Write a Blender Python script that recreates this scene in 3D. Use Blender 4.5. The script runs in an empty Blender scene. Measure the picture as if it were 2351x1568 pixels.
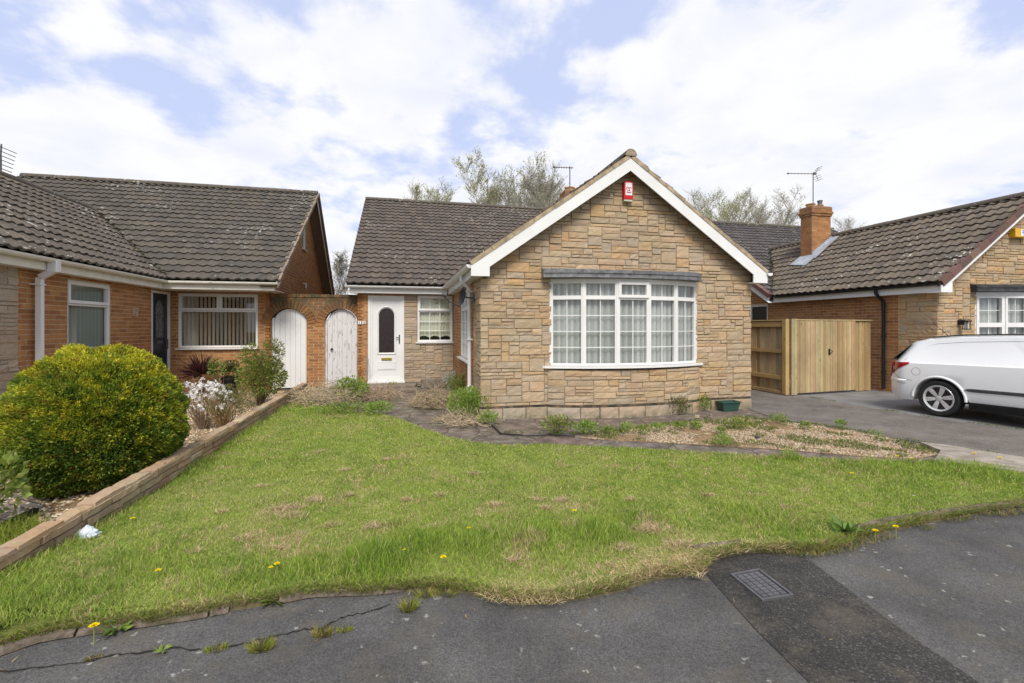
import bpy, bmesh, math, random
import numpy as np
from mathutils import Vector, Matrix
R = math.radians
PI = math.pi
scene = bpy.context.scene
COL = scene.collection
random.seed(7)

# ---------------------------------------------------------------- camera
YAW = R(12.95); CH = 1.56; FPX = 1065.0; CX = 1175.5; HY = 750.0
Fx, Fy = math.sin(YAW), math.cos(YAW)
Rx, Ry = math.cos(YAW), -math.sin(YAW)
cam_d = bpy.data.cameras.new("camera"); cam = bpy.data.objects.new("camera", cam_d); COL.objects.link(cam)
cam.location = (0, 0, CH); cam.rotation_euler = (R(90), 0, -YAW)
cam_d.sensor_width = 36; cam_d.lens = FPX / 2351 * 36; cam_d.shift_y = -34 / 2351.0
cam_d.clip_start = 0.05; cam_d.clip_end = 2000
scene.camera = cam

def ray(px, py):
    u = (px - CX) / FPX; v = (HY - py) / FPX
    return Vector((Fx + u * Rx, Fy + u * Ry, v))
def G(px, py, z=0.0):                    # photo measurement -> point on level ground
    d = ray(px, py); t = (z - CH) / d.z
    return Vector((d.x * t, d.y * t, z))
def AT(px, py, D):                       # point at distance D in front of the lens plane
    d = ray(px, py); return Vector((d.x * D, d.y * D, CH + d.z * D))

# ---------------------------------------------------------------- mesh builder
class MB:
    def __init__(s): s.v = []; s.f = []; s.c = []; s.col = (1, 1, 1)
    def add(s, vs, fs, col=None):
        b = len(s.v); c = col or s.col
        s.v.extend([tuple(p) for p in vs]); s.c.extend([c] * len(vs))
        s.f.extend([tuple(i + b for i in f) for f in fs])
    def box(s, a, b, fr=None, col=None):
        (x0, y0, z0), (x1, y1, z1) = a, b
        x0, x1 = min(x0, x1), max(x0, x1); y0, y1 = min(y0, y1), max(y0, y1); z0, z1 = min(z0, z1), max(z0, z1)
        vs = [(x0,y0,z0),(x1,y0,z0),(x1,y1,z0),(x0,y1,z0),(x0,y0,z1),(x1,y0,z1),(x1,y1,z1),(x0,y1,z1)]
        fs = [(0,3,2,1),(4,5,6,7),(0,1,5,4),(1,2,6,5),(2,3,7,6),(3,0,4,7)]
        if fr: vs = [fr(*p) for p in vs]
        s.add(vs, fs, col)
    def quad(s, a, b, c, d, col=None): s.add([a, b, c, d], [(0,1,2,3)], col)
    def tube(s, pts, rad, n=6, col=None, cap=True):
        pts = [Vector(p) for p in pts]
        if not hasattr(rad, '__len__'): rad = [rad] * len(pts)
        vs = []; fs = []; up = Vector((0.0137, 0.021, 1)); px = None
        for i, p in enumerate(pts):
            t = (pts[min(i+1, len(pts)-1)] - pts[max(i-1, 0)])
            t = t.normalized() if t.length > 1e-9 else Vector((0,0,1))
            if px is None:
                a = up if abs(t.dot(up)) < .95 else Vector((1, .02, 0))
                px = t.cross(a).normalized()
            else:
                px = (px - t * px.dot(t)).normalized()
            py = t.cross(px)
            for k in range(n):
                an = 2 * PI * k / n
                vs.append(p + px * (math.cos(an) * rad[i]) + py * (math.sin(an) * rad[i]))
        for i in range(len(pts) - 1):
            for k in range(n):
                k2 = (k + 1) % n
                fs.append((i*n+k, i*n+k2, (i+1)*n+k2, (i+1)*n+k))
        if cap:
            fs.append(tuple(range(n))[::-1]); fs.append(tuple((len(pts)-1)*n + k for k in range(n)))
        s.add(vs, fs, col)
    def lathe(s, c, prof, n=20, axis='z', col=None, frame=None):
        vs = []; fs = []
        for (r, h) in prof:
            for k in range(n):
                a = 2 * PI * k / n; x, y = r * math.cos(a), r * math.sin(a)
                if frame: vs.append(frame(x, y, h))
                elif axis == 'z': vs.append((c[0]+x, c[1]+y, c[2]+h))
                elif axis == 'y': vs.append((c[0]+x, c[1]+h, c[2]+y))
                else: vs.append((c[0]+h, c[1]+x, c[2]+y))
        m = len(prof)
        for i in range(m - 1):
            for k in range(n):
                k2 = (k+1) % n; fs.append((i*n+k, i*n+k2, (i+1)*n+k2, (i+1)*n+k))
        fs.append(tuple(range(n))[::-1]); fs.append(tuple((m-1)*n+k for k in range(n)))
        s.add(vs, fs, col)
    def prism(s, poly, z0, z1, fr=None, col=None):    # poly in (u,w), extruded along third
        n = len(poly)
        vs = [(p[0], p[1], z0) for p in poly] + [(p[0], p[1], z1) for p in poly]
        if fr: vs = [fr(*p) for p in vs]
        fs = [tuple(range(n))[::-1], tuple(range(n, 2*n))] + [(i, (i+1)%n, n+(i+1)%n, n+i) for i in range(n)]
        s.add(vs, fs, col)
    def map(s, fn): s.v = [tuple(fn(*p)) for p in s.v]; return s
    def join(s, o):
        b = len(s.v); s.v += o.v; s.c += o.c; s.f += [tuple(i + b for i in f) for f in o.f]; return s
    def clip(s, co, no):                               # removes the side the normal points to
        bm = bmesh.new(); lay = bm.verts.layers.float_color.new('Col')
        bv = []
        for p, c in zip(s.v, s.c):
            q = bm.verts.new(p); q[lay] = (c[0], c[1], c[2], 1); bv.append(q)
        for f in s.f:
            try: bm.faces.new([bv[i] for i in f])
            except ValueError: pass
        bmesh.ops.bisect_plane(bm, geom=bm.verts[:] + bm.edges[:] + bm.faces[:], dist=1e-5,
                               plane_co=co, plane_no=no, clear_outer=True)
        bm.verts.index_update()
        s.v = [tuple(v.co) for v in bm.verts]; s.c = [tuple(v[lay])[:3] for v in bm.verts]
        s.f = [tuple(v.index for v in f.verts) for f in bm.faces]
        bm.free(); return s
    def build(s, name, mat, parent=None, smooth=False, bevel=0, local=False, flat_angle=None):
        off = Vector((0, 0, 0)) if (local or parent is None) else WL[parent.name]
        me = bpy.data.meshes.new(name)
        me.from_pydata([(p[0]-off.x, p[1]-off.y, p[2]-off.z) for p in s.v], [], s.f)
        a = me.color_attributes.new('Col', 'FLOAT_COLOR', 'POINT')
        a.data.foreach_set('color', np.array([(c[0], c[1], c[2], 1) for c in s.c], dtype=np.float32).ravel())
        me.materials.append(mat)
        if smooth: me.shade_smooth()
        o = bpy.data.objects.new(name, me); COL.objects.link(o)
        if parent is not None:
            o.parent = parent
        WL[o.name] = off.copy()
        if bevel:
            m = o.modifiers.new('bevel', 'BEVEL'); m.width = bevel; m.segments = 2; m.limit_method = 'ANGLE'; m.angle_limit = R(40)
        if flat_angle:
            try:
                me.shade_smooth(); me.set_sharp_from_angle(angle=R(flat_angle))
            except Exception: pass
        return o
WL = {}
def thing(name, label, cat, loc=(0,0,0), rotz=0, group=None):
    o = bpy.data.objects.new(name, None); COL.objects.link(o); o.empty_display_size = .2
    o.location = loc; o.rotation_euler = (0, 0, rotz); WL[o.name] = Vector(loc)
    o['label'] = label; o['category'] = cat
    if group: o['group'] = group
    return o
def tag(o, label, cat, group=None):
    o['label'] = label; o['category'] = cat
    if group: o['group'] = group
    return o
def kind(o, k): o['kind'] = k; return o
def rc(base, var=.1, hue=.03, rnd=random):
    k = 1 + rnd.uniform(-var, var)
    return tuple(max(0, b * k * (1 + rnd.uniform(-hue, hue))) for b in base)
def np_mesh(name, V, T, C, mat, parent=None):          # big triangle mesh from numpy arrays
    me = bpy.data.meshes.new(name)
    me.vertices.add(len(V)); me.vertices.foreach_set('co', V.astype(np.float32).ravel())
    me.loops.add(T.size); me.loops.foreach_set('vertex_index', T.astype(np.int32).ravel())
    me.polygons.add(len(T)); me.polygons.foreach_set('loop_start', np.arange(0, T.size, 3, dtype=np.int32))
    try: me.polygons.foreach_set('loop_total', np.full(len(T), 3, dtype=np.int32))
    except Exception: pass
    me.update(calc_edges=True)
    a = me.color_attributes.new('Col', 'FLOAT_COLOR', 'POINT')
    cc = np.ones((len(V), 4), dtype=np.float32); cc[:, :3] = C
    a.data.foreach_set('color', cc.ravel())
    me.materials.append(mat)
    o = bpy.data.objects.new(name, me); COL.objects.link(o)
    if parent is not None: o.parent = parent
    WL[o.name] = Vector((0,0,0))
    return o
def hsh(ix, iy, seed):
    n = (ix.astype(np.int64) * 374761393 + iy.astype(np.int64) * 668265263 + seed * 1442695041) & 0x7fffffff
    n = (n ^ (n >> 13)) * 1274126177 & 0x7fffffff
    return ((n ^ (n >> 16)) & 0xffff) / 65535.0
def vn(x, y, sc, seed=0):
    x = np.asarray(x) * sc; y = np.asarray(y) * sc
    ix = np.floor(x); iy = np.floor(y); fx = x - ix; fy = y - iy
    fx = fx*fx*(3-2*fx); fy = fy*fy*(3-2*fy)
    a = hsh(ix, iy, seed); b = hsh(ix+1, iy, seed); c = hsh(ix, iy+1, seed); d = hsh(ix+1, iy+1, seed)
    return (a*(1-fx)+b*fx)*(1-fy) + (c*(1-fx)+d*fx)*fy
def fbm(x, y, sc, seed=0):
    return (vn(x,y,sc,seed) + .5*vn(x,y,sc*2.1,seed+1) + .25*vn(x,y,sc*4.3,seed+2)) / 1.75

# ---------------------------------------------------------------- materials
class NT:
    def __init__(s, name):
        s.m = bpy.data.materials.new(name); s.m.use_nodes = True; s.t = s.m.node_tree
        s.b = s.t.nodes['Principled BSDF']; s.out = s.t.nodes['Material Output']
        s.pos = s.n('ShaderNodeNewGeometry').outputs['Position']
        s.b.inputs['Specular IOR Level'].default_value = .3
    def n(s, typ, **k):
        o = s.t.nodes.new(typ)
        for a, b in k.items(): setattr(o, a, b)
        return o
    def l(s, a, b): s.t.links.new(a, b)
    def noise(s, scale, detail=4, rough=.55, vec=None, dist=0, out='Fac'):
        o = s.n('ShaderNodeTexNoise'); o.inputs['Scale'].default_value = scale; o.inputs['Detail'].default_value = detail
        o.inputs['Roughness'].default_value = rough; o.inputs['Distortion'].default_value = dist
        s.l(vec or s.pos, o.inputs['Vector']); return o.outputs[out]
    def voro(s, scale, vec=None, feature='F1', out='Distance', rand=1):
        o = s.n('ShaderNodeTexVoronoi'); o.feature = feature; o.inputs['Scale'].default_value = scale; o.inputs['Randomness'].default_value = rand
        s.l(vec or s.pos, o.inputs['Vector']); return o.outputs[out]
    def ramp(s, fac, stops):
        o = s.n('ShaderNodeValToRGB'); e = o.color_ramp.elements
        while len(e) < len(stops): e.new(.5)
        for el, (p, c) in zip(e, stops):
            el.position = p
            el.color = (c, c, c, 1) if not hasattr(c, '__len__') else (c[0], c[1], c[2], 1)
        s.l(fac, o.inputs[0]); return o.outputs[0]
    def mix(s, fac, a, b, mode='MIX'):
        o = s.n('ShaderNodeMix', data_type='RGBA', blend_type=mode)
        for i, x in ((0, fac), (6, a), (7, b)):
            if hasattr(x, 'is_linked') or hasattr(x, 'links'): s.l(x, o.inputs[i])
            elif i == 0: o.inputs[0].default_value = x
            else: o.inputs[i].default_value = (x[0], x[1], x[2], 1)
        return o.outputs[2]
    def attr(s): return s.n('ShaderNodeVertexColor', layer_name='Col').outputs['Color']
    def scale(s, sc, rot=(0,0,0), vec=None):
        o = s.n('ShaderNodeMapping'); o.inputs['Scale'].default_value = sc; o.inputs['Rotation'].default_value = rot
        s.l(vec or s.pos, o.inputs['Vector']); return o.outputs[0]
    def bump(s, h, strength=.3, dist=.01):
        o = s.n('ShaderNodeBump'); o.inputs['Strength'].default_value = strength; o.inputs['Distance'].default_value = dist
        s.l(h, o.inputs['Height']); s.l(o.outputs[0], s.b.inputs['Normal']); return o
    def col(s, c):
        if hasattr(c, '__len__'): s.b.inputs['Base Color'].default_value = (c[0], c[1], c[2], 1)
        else: s.l(c, s.b.inputs['Base Color'])
    def rough(s, r): s.b.inputs['Roughness'].default_value = r

def simple(name, c, rough=.5, metal=0, var=.12, nsc=6, bump=0, bsc=60, attr=False):
    t = NT(name)
    base = t.attr() if attr else None
    f = t.noise(nsc, 5); v = t.ramp(f, [(.3, 1-var), (.7, 1+var)])
    t.col(t.mix(1, base if attr else c, v, 'MULTIPLY')); t.rough(rough); t.b.inputs['Metallic'].default_value = metal
    if bump: t.bump(t.noise(bsc, 4), bump, .005)
    return t.m

def m_stone():
    t = NT('stone'); a = t.attr()
    n1 = t.noise(9, 6, .65); st = t.noise(14, 5, .6, t.scale((1, 1, 3.5)), dist=.6)
    c = t.mix(t.ramp(n1, [(.45, 0), (.72, .4)]), a, (.46, .30, .165))
    c = t.mix(t.ramp(st, [(.28, .4), (.48, 0)]), c, (.22, .165, .115))
    c = t.mix(t.ramp(t.noise(.8, 4, .6), [(.48, 0), (.72, .3)]), c, (.26, .21, .15))
    g = t.noise(3, 4); c = t.mix(t.ramp(g, [(.5, 0), (.75, .35)]), c, (.42, .39, .33))
    sp = t.sepz(); 
    damp = t.mix(1, t.ramp(sp, [(.0, .6), (.12, 0)]), t.ramp(t.noise(6, 4), [(.4, 0), (.6, 1)]), 'MULTIPLY')
    c = t.mix(damp, c, (.10, .12, .06))
    c = t.mix(1, c, t.ramp(t.noise(120, 2), [(.3, .88), (.7, 1.1)]), 'MULTIPLY')
    t.col(c); t.rough(.9)
    t.bump(t.mix(.5, st, t.noise(30, 6, .7)), .9, .018)
    return t.m
def _sepz(s):
    o = s.n('ShaderNodeSeparateXYZ'); s.l(s.pos, o.inputs[0]); return o.outputs[2]
NT.sepz = _sepz
def m_brick():
    t = NT('brick'); a = t.attr()
    c = t.mix(t.ramp(t.noise(14, 4), [(.4, 0), (.7, .4)]), a, (.26, .12, .045))
    c = t.mix(t.ramp(t.noise(1.3, 4), [(.5, 0), (.75, .35)]), c, (.30, .20, .12))
    c = t.mix(1, c, t.ramp(t.noise(90, 3), [(.3, .8), (.7, 1.15)]), 'MULTIPLY')
    t.col(c); t.rough(.88); t.bump(t.noise(160, 4), .5, .004); return t.m
def m_mossbrick():
    t = NT('mossy_brick'); a = t.attr()
    z = t.sepz()
    c = t.mix(t.ramp(t.noise(14, 4), [(.4, 0), (.7, .4)]), a, (.26, .12, .045))
    f = t.mix(1, t.ramp(t.noise(5, 6, .75), [(.34, .25), (.55, 1)]), t.maprange(z, 1.55, 2.30), 'MULTIPLY')
    c = t.mix(f, c, (.075, .062, .035)); t.col(c); t.rough(.9); t.bump(t.noise(80, 5), .7, .008); return t.m
def _mr(s, v, a, b):
    o = s.n('ShaderNodeMapRange'); o.inputs['From Min'].default_value = a; o.inputs['From Max'].default_value = b; s.l(v, o.inputs['Value']); return o.outputs[0]
NT.maprange = _mr
def m_tile():
    t = NT('roof_tile'); a = t.attr()
    c = t.mix(t.ramp(t.noise(25, 5, .7), [(.35, .5), (.6, 0)]), a, (.045, .038, .032))
    c = t.mix(t.ramp(t.noise(2.2, 5, .65), [(.55, 0), (.75, .5)]), c, (.12, .105, .06))
    sp = t.mix(1, t.ramp(t.noise(13, 3, .6), [(.61, 0), (.65, 1)]), t.ramp(t.noise(.8, 4, .65), [(.50, 0), (.62, 1)]), 'MULTIPLY')
    c = t.mix(sp, c, (.48, .47, .42))
    sp2 = t.mix(1, t.ramp(t.voro(8), [(.05, 1), (.10, 0)]), t.ramp(t.noise(5, 2), [(.58, 0), (.62, 1)]), 'MULTIPLY')
    c = t.mix(sp2, c, (.5, .5, .46))
    t.col(c); t.rough(.85); t.bump(t.noise(120, 5, .7), .5, .006); return t.m
def m_asphalt(name, base, contrast=1.0, lichen=True, coarse=1.0):
    t = NT(name)
    n = t.noise(110*coarse, 4, .75); g = t.voro(170*coarse, out='Color'); gs = t.n('ShaderNodeSeparateColor'); t.l(g, gs.inputs[0])
    B = lambda k: tuple(b*k for b in base)
    c = t.ramp(n, [(.32, B(1-.5*contrast)), (.5, base), (.70, B(1+.8*contrast))])
    c = t.mix(t.ramp(gs.outputs[0], [(.80, 0), (.97, .42*contrast)]), c, (.17, .165, .155)); c = t.mix(t.ramp(gs.outputs[1], [(.72, 0), (.95, .6*contrast)]), c, B(.35))
    c = t.mix(1, c, t.ramp(t.noise(1.3, 7, .7), [(.3, .62), (.7, 1.42)]), 'MULTIPLY')
    c = t.mix(t.ramp(t.noise(3.1, 6, .75), [(.50, 0), (.70, .6)]), c, (.115, .098, .072))
    if lichen:
        d = t.voro(2.6, t.warp(.22, 14)); l = t.mix(1, t.ramp(d, [(.06, 1), (.10, 0)]), t.ramp(t.noise(1.5, 2), [(.42, 0), (.48, 1)]), 'MULTIPLY')
        c = t.mix(l, c, (.25, .24, .205))
        d2 = t.voro(11, t.warp(.06, 40)); l2 = t.mix(1, t.ramp(d2, [(.09, 1), (.17, 0)]), t.ramp(t.noise(3, 2), [(.46, 0), (.54, 1)]), 'MULTIPLY')
        c = t.mix(l2, c, (.26, .26, .23))
    t.col(c); t.rough(.9)
    t.bump(t.mix(.5, n, gs.outputs[0]), .8, .006/coarse); return t.m
def _warp(s, amt, sc):
    n = s.n('ShaderNodeTexNoise'); n.inputs['Scale'].default_value = sc; s.l(s.pos, n.inputs['Vector'])
    o = s.n('ShaderNodeVectorMath', operation='MULTIPLY_ADD'); s.l(n.outputs['Color'], o.inputs[0]); o.inputs[1].default_value = (amt, amt, amt); s.l(s.pos, o.inputs[2])
    return o.outputs[0]
NT.warp = _warp
def m_crazy():
    t = NT('old_paving'); w = t.warp(.25, 2.5)
    e = t.voro(1.6, w, 'DISTANCE_TO_EDGE'); cc = t.voro(1.6, w, 'F1', 'Color')
    b = t.ramp(t.noise(5, 6, .65), [(.3, (.075, .06, .048)), (.52, (.16, .13, .105)), (.75, (.30, .25, .20))])
    b = t.mix(.05, b, cc, 'OVERLAY')
    c = t.mix(t.ramp(e, [(.006, .7), (.022, 0)]), b, (.06, .05, .035))
    m = t.mix(1, t.ramp(t.noise(9, 3), [(.66, 0), (.70, 1)]), t.ramp(t.noise(1.3, 2), [(.45, 0), (.55, 1)]), 'MULTIPLY')
    c = t.mix(m, c, (.36, .34, .30)); c = t.mix(t.ramp(t.noise(3.1, 4), [(.58, 0), (.7, .6)]), c, (.07, .075, .03))
    t.col(c); t.rough(.9); t.bump(t.mix(.6, t.ramp(e, [(0, 0), (.03, 1)]), t.noise(22, 7, .75)), 1, .03); return t.m
def m_glass(name='window_glass', tint=(.86, .89, .88), refl=1.0):
    t = NT(name); t.t.nodes.remove(t.b)
    tr = t.n('ShaderNodeBsdfTransparent'); tr.inputs[0].default_value = (*tint, 1)
    gl = t.n('ShaderNodeBsdfGlossy'); gl.inputs['Roughness'].default_value = .02
    ge = t.n('ShaderNodeNewGeometry'); dp_ = t.n('ShaderNodeVectorMath', operation='DOT_PRODUCT'); t.l(ge.outputs['Normal'], dp_.inputs[0]); t.l(ge.outputs['Incoming'], dp_.inputs[1])
    def mm(op, a, b=0):
        o = t.n('ShaderNodeMath', operation=op)
        for i, x in enumerate((a, b)):
            if hasattr(x, 'links'): t.l(x, o.inputs[i])
            else: o.inputs[i].default_value = x
        return o.outputs[0]
    f5 = mm('POWER', mm('SUBTRACT', 1, mm('ABSOLUTE', dp_.outputs['Value'])), 5); fres = mm('ADD', mm('MULTIPLY', f5, .85), .09)
    mx = t.n('ShaderNodeMixShader'); t.l(fres, mx.inputs[0]); t.l(tr.outputs[0], mx.inputs[1]); t.l(gl.outputs[0], mx.inputs[2])
    t.l(mx.outputs[0], t.out.inputs[0]); return t.m
def m_leaf(name, rough=.55, trans=.3):
    t = NT(name); a = t.attr(); t.col(a); t.rough(rough)
    tr = t.n('ShaderNodeBsdfTranslucent'); t.l(a, tr.inputs[0])
    mx = t.n('ShaderNodeMixShader'); mx.inputs[0].default_value = trans
    t.l(t.b.outputs[0], mx.inputs[1]); t.l(tr.outputs[0], mx.inputs[2]); t.l(mx.outputs[0], t.out.inputs[0]); return t.m
def m_lawnbase():
    t = NT('lawn_turf')
    c = t.ramp(t.noise(1.6, 6, .7), [(.3, (.14, .19, .03)), (.55, (.24, .26, .07)), (.75, (.38, .31, .15))])
    c = t.mix(1, c, t.ramp(t.noise(90, 3), [(.3, .6), (.7, 1.4)]), 'MULTIPLY'); t.col(c); t.rough(.95); t.bump(t.noise(60, 4), .8, .02); return t.m
def m_wood(name='fence_timber'):
    t = NT(name); a = t.attr()
    g = t.noise(10, 6, .7, t.scale((6, 6, .5)), dist=.3)
    c = t.mix(t.ramp(g, [(.35, .55), (.6, 0)]), a, (.27, .17, .07))
    k = t.ramp(t.voro(3.2, t.scale((2.2, 2.2, .9))), [(.05, 1), (.10, 0)]); c = t.mix(k, c, (.15, .08, .03))
    c = t.mix(1, c, t.ramp(t.noise(1.8, 3), [(.3, .85), (.7, 1.12)]), 'MULTIPLY')
    t.col(c); t.rough(.75); t.bump(g, .3, .004); return t.m
def m_peel():
    t = NT('peeling_white_paint')
    g = t.noise(16, 6, .7, t.scale((1, 1, .25)))
    c = t.mix(t.ramp(g, [(.56, 0), (.60, 1)]), (.62, .60, .60), (.36, .32, .28))
    c = t.mix(t.ramp(t.noise(3, 4), [(.4, 0), (.75, .3)]), c, (.50, .47, .44)); t.col(c); t.rough(.7); return t.m
M = {}
M['stone'] = m_stone(); M['brick'] = m_brick(); M['mossbrick'] = m_mossbrick(); M['tile'] = m_tile()
M['white'] = simple('white_upvc', (.70, .70, .69), .35, var=.05, nsc=2)
M['oldwhite'] = simple('weathered_white_board', (.66, .65, .62), .5, var=.12, nsc=3)
M['cream'] = simple('cream_gutter', (.72, .70, .62), .4, var=.07)
M['peel'] = m_peel()
M['black'] = simple('black_plastic', (.015, .015, .017), .35, var=.2)
M['lead'] = simple('lead_sheet', (.15, .15, .155), .55, .3, var=.45, nsc=11, bump=.5, bsc=25)
M['darklead'] = simple('dark_lead', (.045, .045, .05), .6, .1, var=.5, nsc=6, bump=.8, bsc=14)
M['flash'] = simple('grey_flashing', (.36, .39, .43), .5, .3, var=.25, nsc=8)
M['mortar'] = simple('verge_mortar', (.34, .27, .18), .9, var=.4, nsc=7, bump=.8, bsc=30)
M['glass'] = m_glass()
M['darkglass'] = simple('obscured_dark_glass', (.03, .022, .022), .18, var=.5, nsc=40, bump=.4, bsc=70)
M['net'] = m_leaf('net_curtain_or_backing', .9, .10)
M['dark'] = simple('dark_interior', (.02, .018, .016), .9)
M['brass'] = simple('brass', (.55, .40, .08), .35, .9)
M['steel'] = simple('dark_steel', (.12, .12, .12), .4, .8)
M['alu'] = simple('aerial_aluminium', (.16, .15, .16), .5, .6)
M['wood'] = m_wood(); M['leaf'] = m_leaf('foliage'); M['grass'] = m_leaf('grass_blades', .6, .35)
M['bark'] = simple('bark', (.12, .10, .085), .9, attr=False, var=.3, nsc=20)
M['attr'] = simple('painted_detail', (1,1,1), .5, attr=True, var=.03)
M['attrrough'] = simple('rough_detail', (1,1,1), .9, attr=True, var=.25, nsc=20, bump=.5, bsc=50)
M['terracotta'] = simple('clay_pot', (.50, .26, .10), .8, var=.2)
M['concrete'] = simple('concrete', (.19, .155, .12), .9, var=.35, nsc=9, bump=.9, bsc=45)
# ---------------------------------------------------------------- wall helpers
def FR(O, U, N):
    O, U, N = Vector(O), Vector(U).normalized(), Vector(N).normalized()
    def f(u, d, z): return (O.x + U.x*u + N.x*d, O.y + U.y*u + N.y*d, O.z + z)
    return f
def edges(a, b, cuts, step):
    pts = sorted({round(x, 4) for x in [a, b] + [c for c in cuts if a < c < b]}); out = [a]
    for p, q in zip(pts[:-1], pts[1:]):
        n = max(1, round((q - p) / step))
        out += [p + (q - p) * i / n for i in range(1, n + 1)]
    return out
def backing(mb, fr, u0, u1, z0, z1, ops, col, th=.12, reveal=.11):
    E = edges(u0, u1, [x for o in ops for x in o[:2]], 9); Z = edges(z0, z1, [x for o in ops for x in o[2:]], 9)
    for i in range(len(E)-1):
        for j in range(len(Z)-1):
            cu, cz = (E[i]+E[i+1])/2, (Z[j]+Z[j+1])/2
            if any(o[0] < cu < o[1] and o[2] < cz < o[3] for o in ops): continue
            mb.box((E[i], -th, Z[j]), (E[i+1], 0, Z[j+1]), fr, col)
STONES = [(.50,.365,.22),(.49,.365,.23),(.52,.385,.24),(.48,.365,.24),(.52,.345,.185),(.47,.36,.235),(.52,.385,.25),(.51,.355,.21),(.44,.355,.25),(.43,.33,.22)]
def stone_wall(mb, fr, u0, u1, z0, z1, ops=(), seed=1, us=.045, zs=.0575, sat=1.0, inside=None):
    rnd = random.Random(seed)
    U = edges(u0, u1, [x for o in ops for x in o[:2]], us); Z = edges(z0, z1, [x for o in ops for x in o[2:]], zs)
    nu, nz = len(U)-1, len(Z)-1
    occ = [[False]*nz for _ in range(nu)]
    for i in range(nu):
        for j in range(nz):
            cu, cz = (U[i]+U[i+1])/2, (Z[j]+Z[j+1])/2
            if any(o[0] < cu < o[1] and o[2] < cz < o[3] for o in ops): occ[i][j] = True
    for j in range(nz):
        i = 0
        while i < nu:
            if occ[i][j]: i += 1; continue
            h = rnd.choices([1, 2, 3, 4], [.34, .52, .13, .015])[0]
            w = {1: rnd.randint(4, 13), 2: rnd.choice([3, 5, 6, 7, 8, 9, 10, 11, 12]), 3: rnd.choice([3, 4, 6, 8, 9]), 4: rnd.randint(5, 6)}[h]
            run = 0
            while i+run < nu and not occ[i+run][j] and run < 16: run += 1
            w = min(w, run)
            if run - w in (1, 2) : w = run if run <= 12 else w
            h = min(h, nz - j)
            while h > 1 and any(occ[i+a][j+b] for a in range(w) for b in range(h)): h -= 1
            for a in range(w):
                for b in range(h): occ[i+a][j+b] = True
            stone_block(mb, fr, U[i], U[i+w], Z[j], Z[j+h], rnd, sat)
            i += w
def stone_block(mb, fr, a, b, c, e, rnd, sat=1.0, dep=.016):
    g = .0035; a += g; b -= g; c += g; e -= g
    if b - a < .01 or e - c < .01: return
    base = rnd.choice(STONES); k = .86*(1 + rnd.uniform(-.12, .11)); m = sum(base)/3
    col = tuple((m + (x - m) * sat * rnd.uniform(.85, 1.1)) * k for x in base)
    nu = max(1, int((b-a)/.07)); nz = max(1, int((e-c)/.05)); d0 = dep + rnd.uniform(-.007, .010)
    ch = .006; P = [[None]*(nz+1) for _ in range(nu+1)]; vs = []; fs = []
    for i in range(nu+1):
        for j in range(nz+1):
            x = a+ch + (b-a-2*ch)*i/nu; z = c+ch + (e-c-2*ch)*j/nz
            ed = i in (0, nu) or j in (0, nz)
            P[i][j] = len(vs); vs.append((x, d0 - (.003 if ed else 0) + rnd.uniform(-.005, .006), z))
    for i in range(nu):
        for j in range(nz): fs.append((P[i][j], P[i+1][j], P[i+1][j+1], P[i][j+1]))
    ring = [P[i][0] for i in range(nu+1)] + [P[nu][j] for j in range(1, nz+1)] + [P[i][nz] for i in range(nu-1, -1, -1)] + [P[0][j] for j in range(nz-1, 0, -1)]
    n = len(ring); o = len(vs)
    for r in ring:
        x, d, z = vs[r]
        x = a if abs(x-a-ch) < 1e-6 else b if abs(x-b+ch) < 1e-6 else x
        z = c if abs(z-c-ch) < 1e-6 else e if abs(z-e+ch) < 1e-6 else z
        vs.append((x, -.004, z))
    for q in range(n): fs.append((ring[q], o+q, o+(q+1) % n, ring[(q+1) % n]))
    mb.add([fr(*p) for p in vs], fs, col)
BRICKS = [(.37,.165,.062),(.41,.19,.07),(.34,.15,.056),(.43,.215,.085),(.38,.18,.07),(.30,.13,.055)]
def brick_wall(mb, fr, u0, u1, z0, z1, ops=(), seed=1, dark=1.0, dep=.006):
    rnd = random.Random(seed); nr = max(1, round((z1-z0)/.075)); ch = (z1-z0)/nr
    for r in range(nr):
        a, b = z0 + r*ch, z0 + (r+1)*ch; zc = (a+b)/2
        iv = [(u0, u1)]
        for o in ops:
            if o[2] < zc < o[3]:
                iv = [q for p in iv for q in ((p[0], min(p[1], o[0])), (max(p[0], o[1]), p[1])) if q[1]-q[0] > .005] if True else iv
        for (p, q) in iv:
            x = math.floor(p/.225)*.225 - (.1125 if r % 2 else 0)
            while x < q:
                s, t = max(x, p), min(x+.225, q)
                if t - s > .02:
                    k = dark*(1 + rnd.uniform(-.14, .14)); base = rnd.choice(BRICKS)
                    d = dep*.6 + rnd.uniform(-.001, .001); g = .0058
                    mb.add([fr(s+g, 0, a+g), fr(t-g, 0, a+g), fr(t-g, 0, b-g), fr(s+g, 0, b-g),
                            fr(s+g, d, a+g), fr(t-g, d, a+g), fr(t-g, d, b-g), fr(s+g, d, b-g)],
                           [(4,5,6,7), (0,1,5,4), (1,2,6,5), (2,3,7,6), (3,0,4,7)], tuple(c*k for c in base))
                x += .225
STMORT = (.28, .22, .155); BRMORT = (.55, .43, .28)

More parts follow.
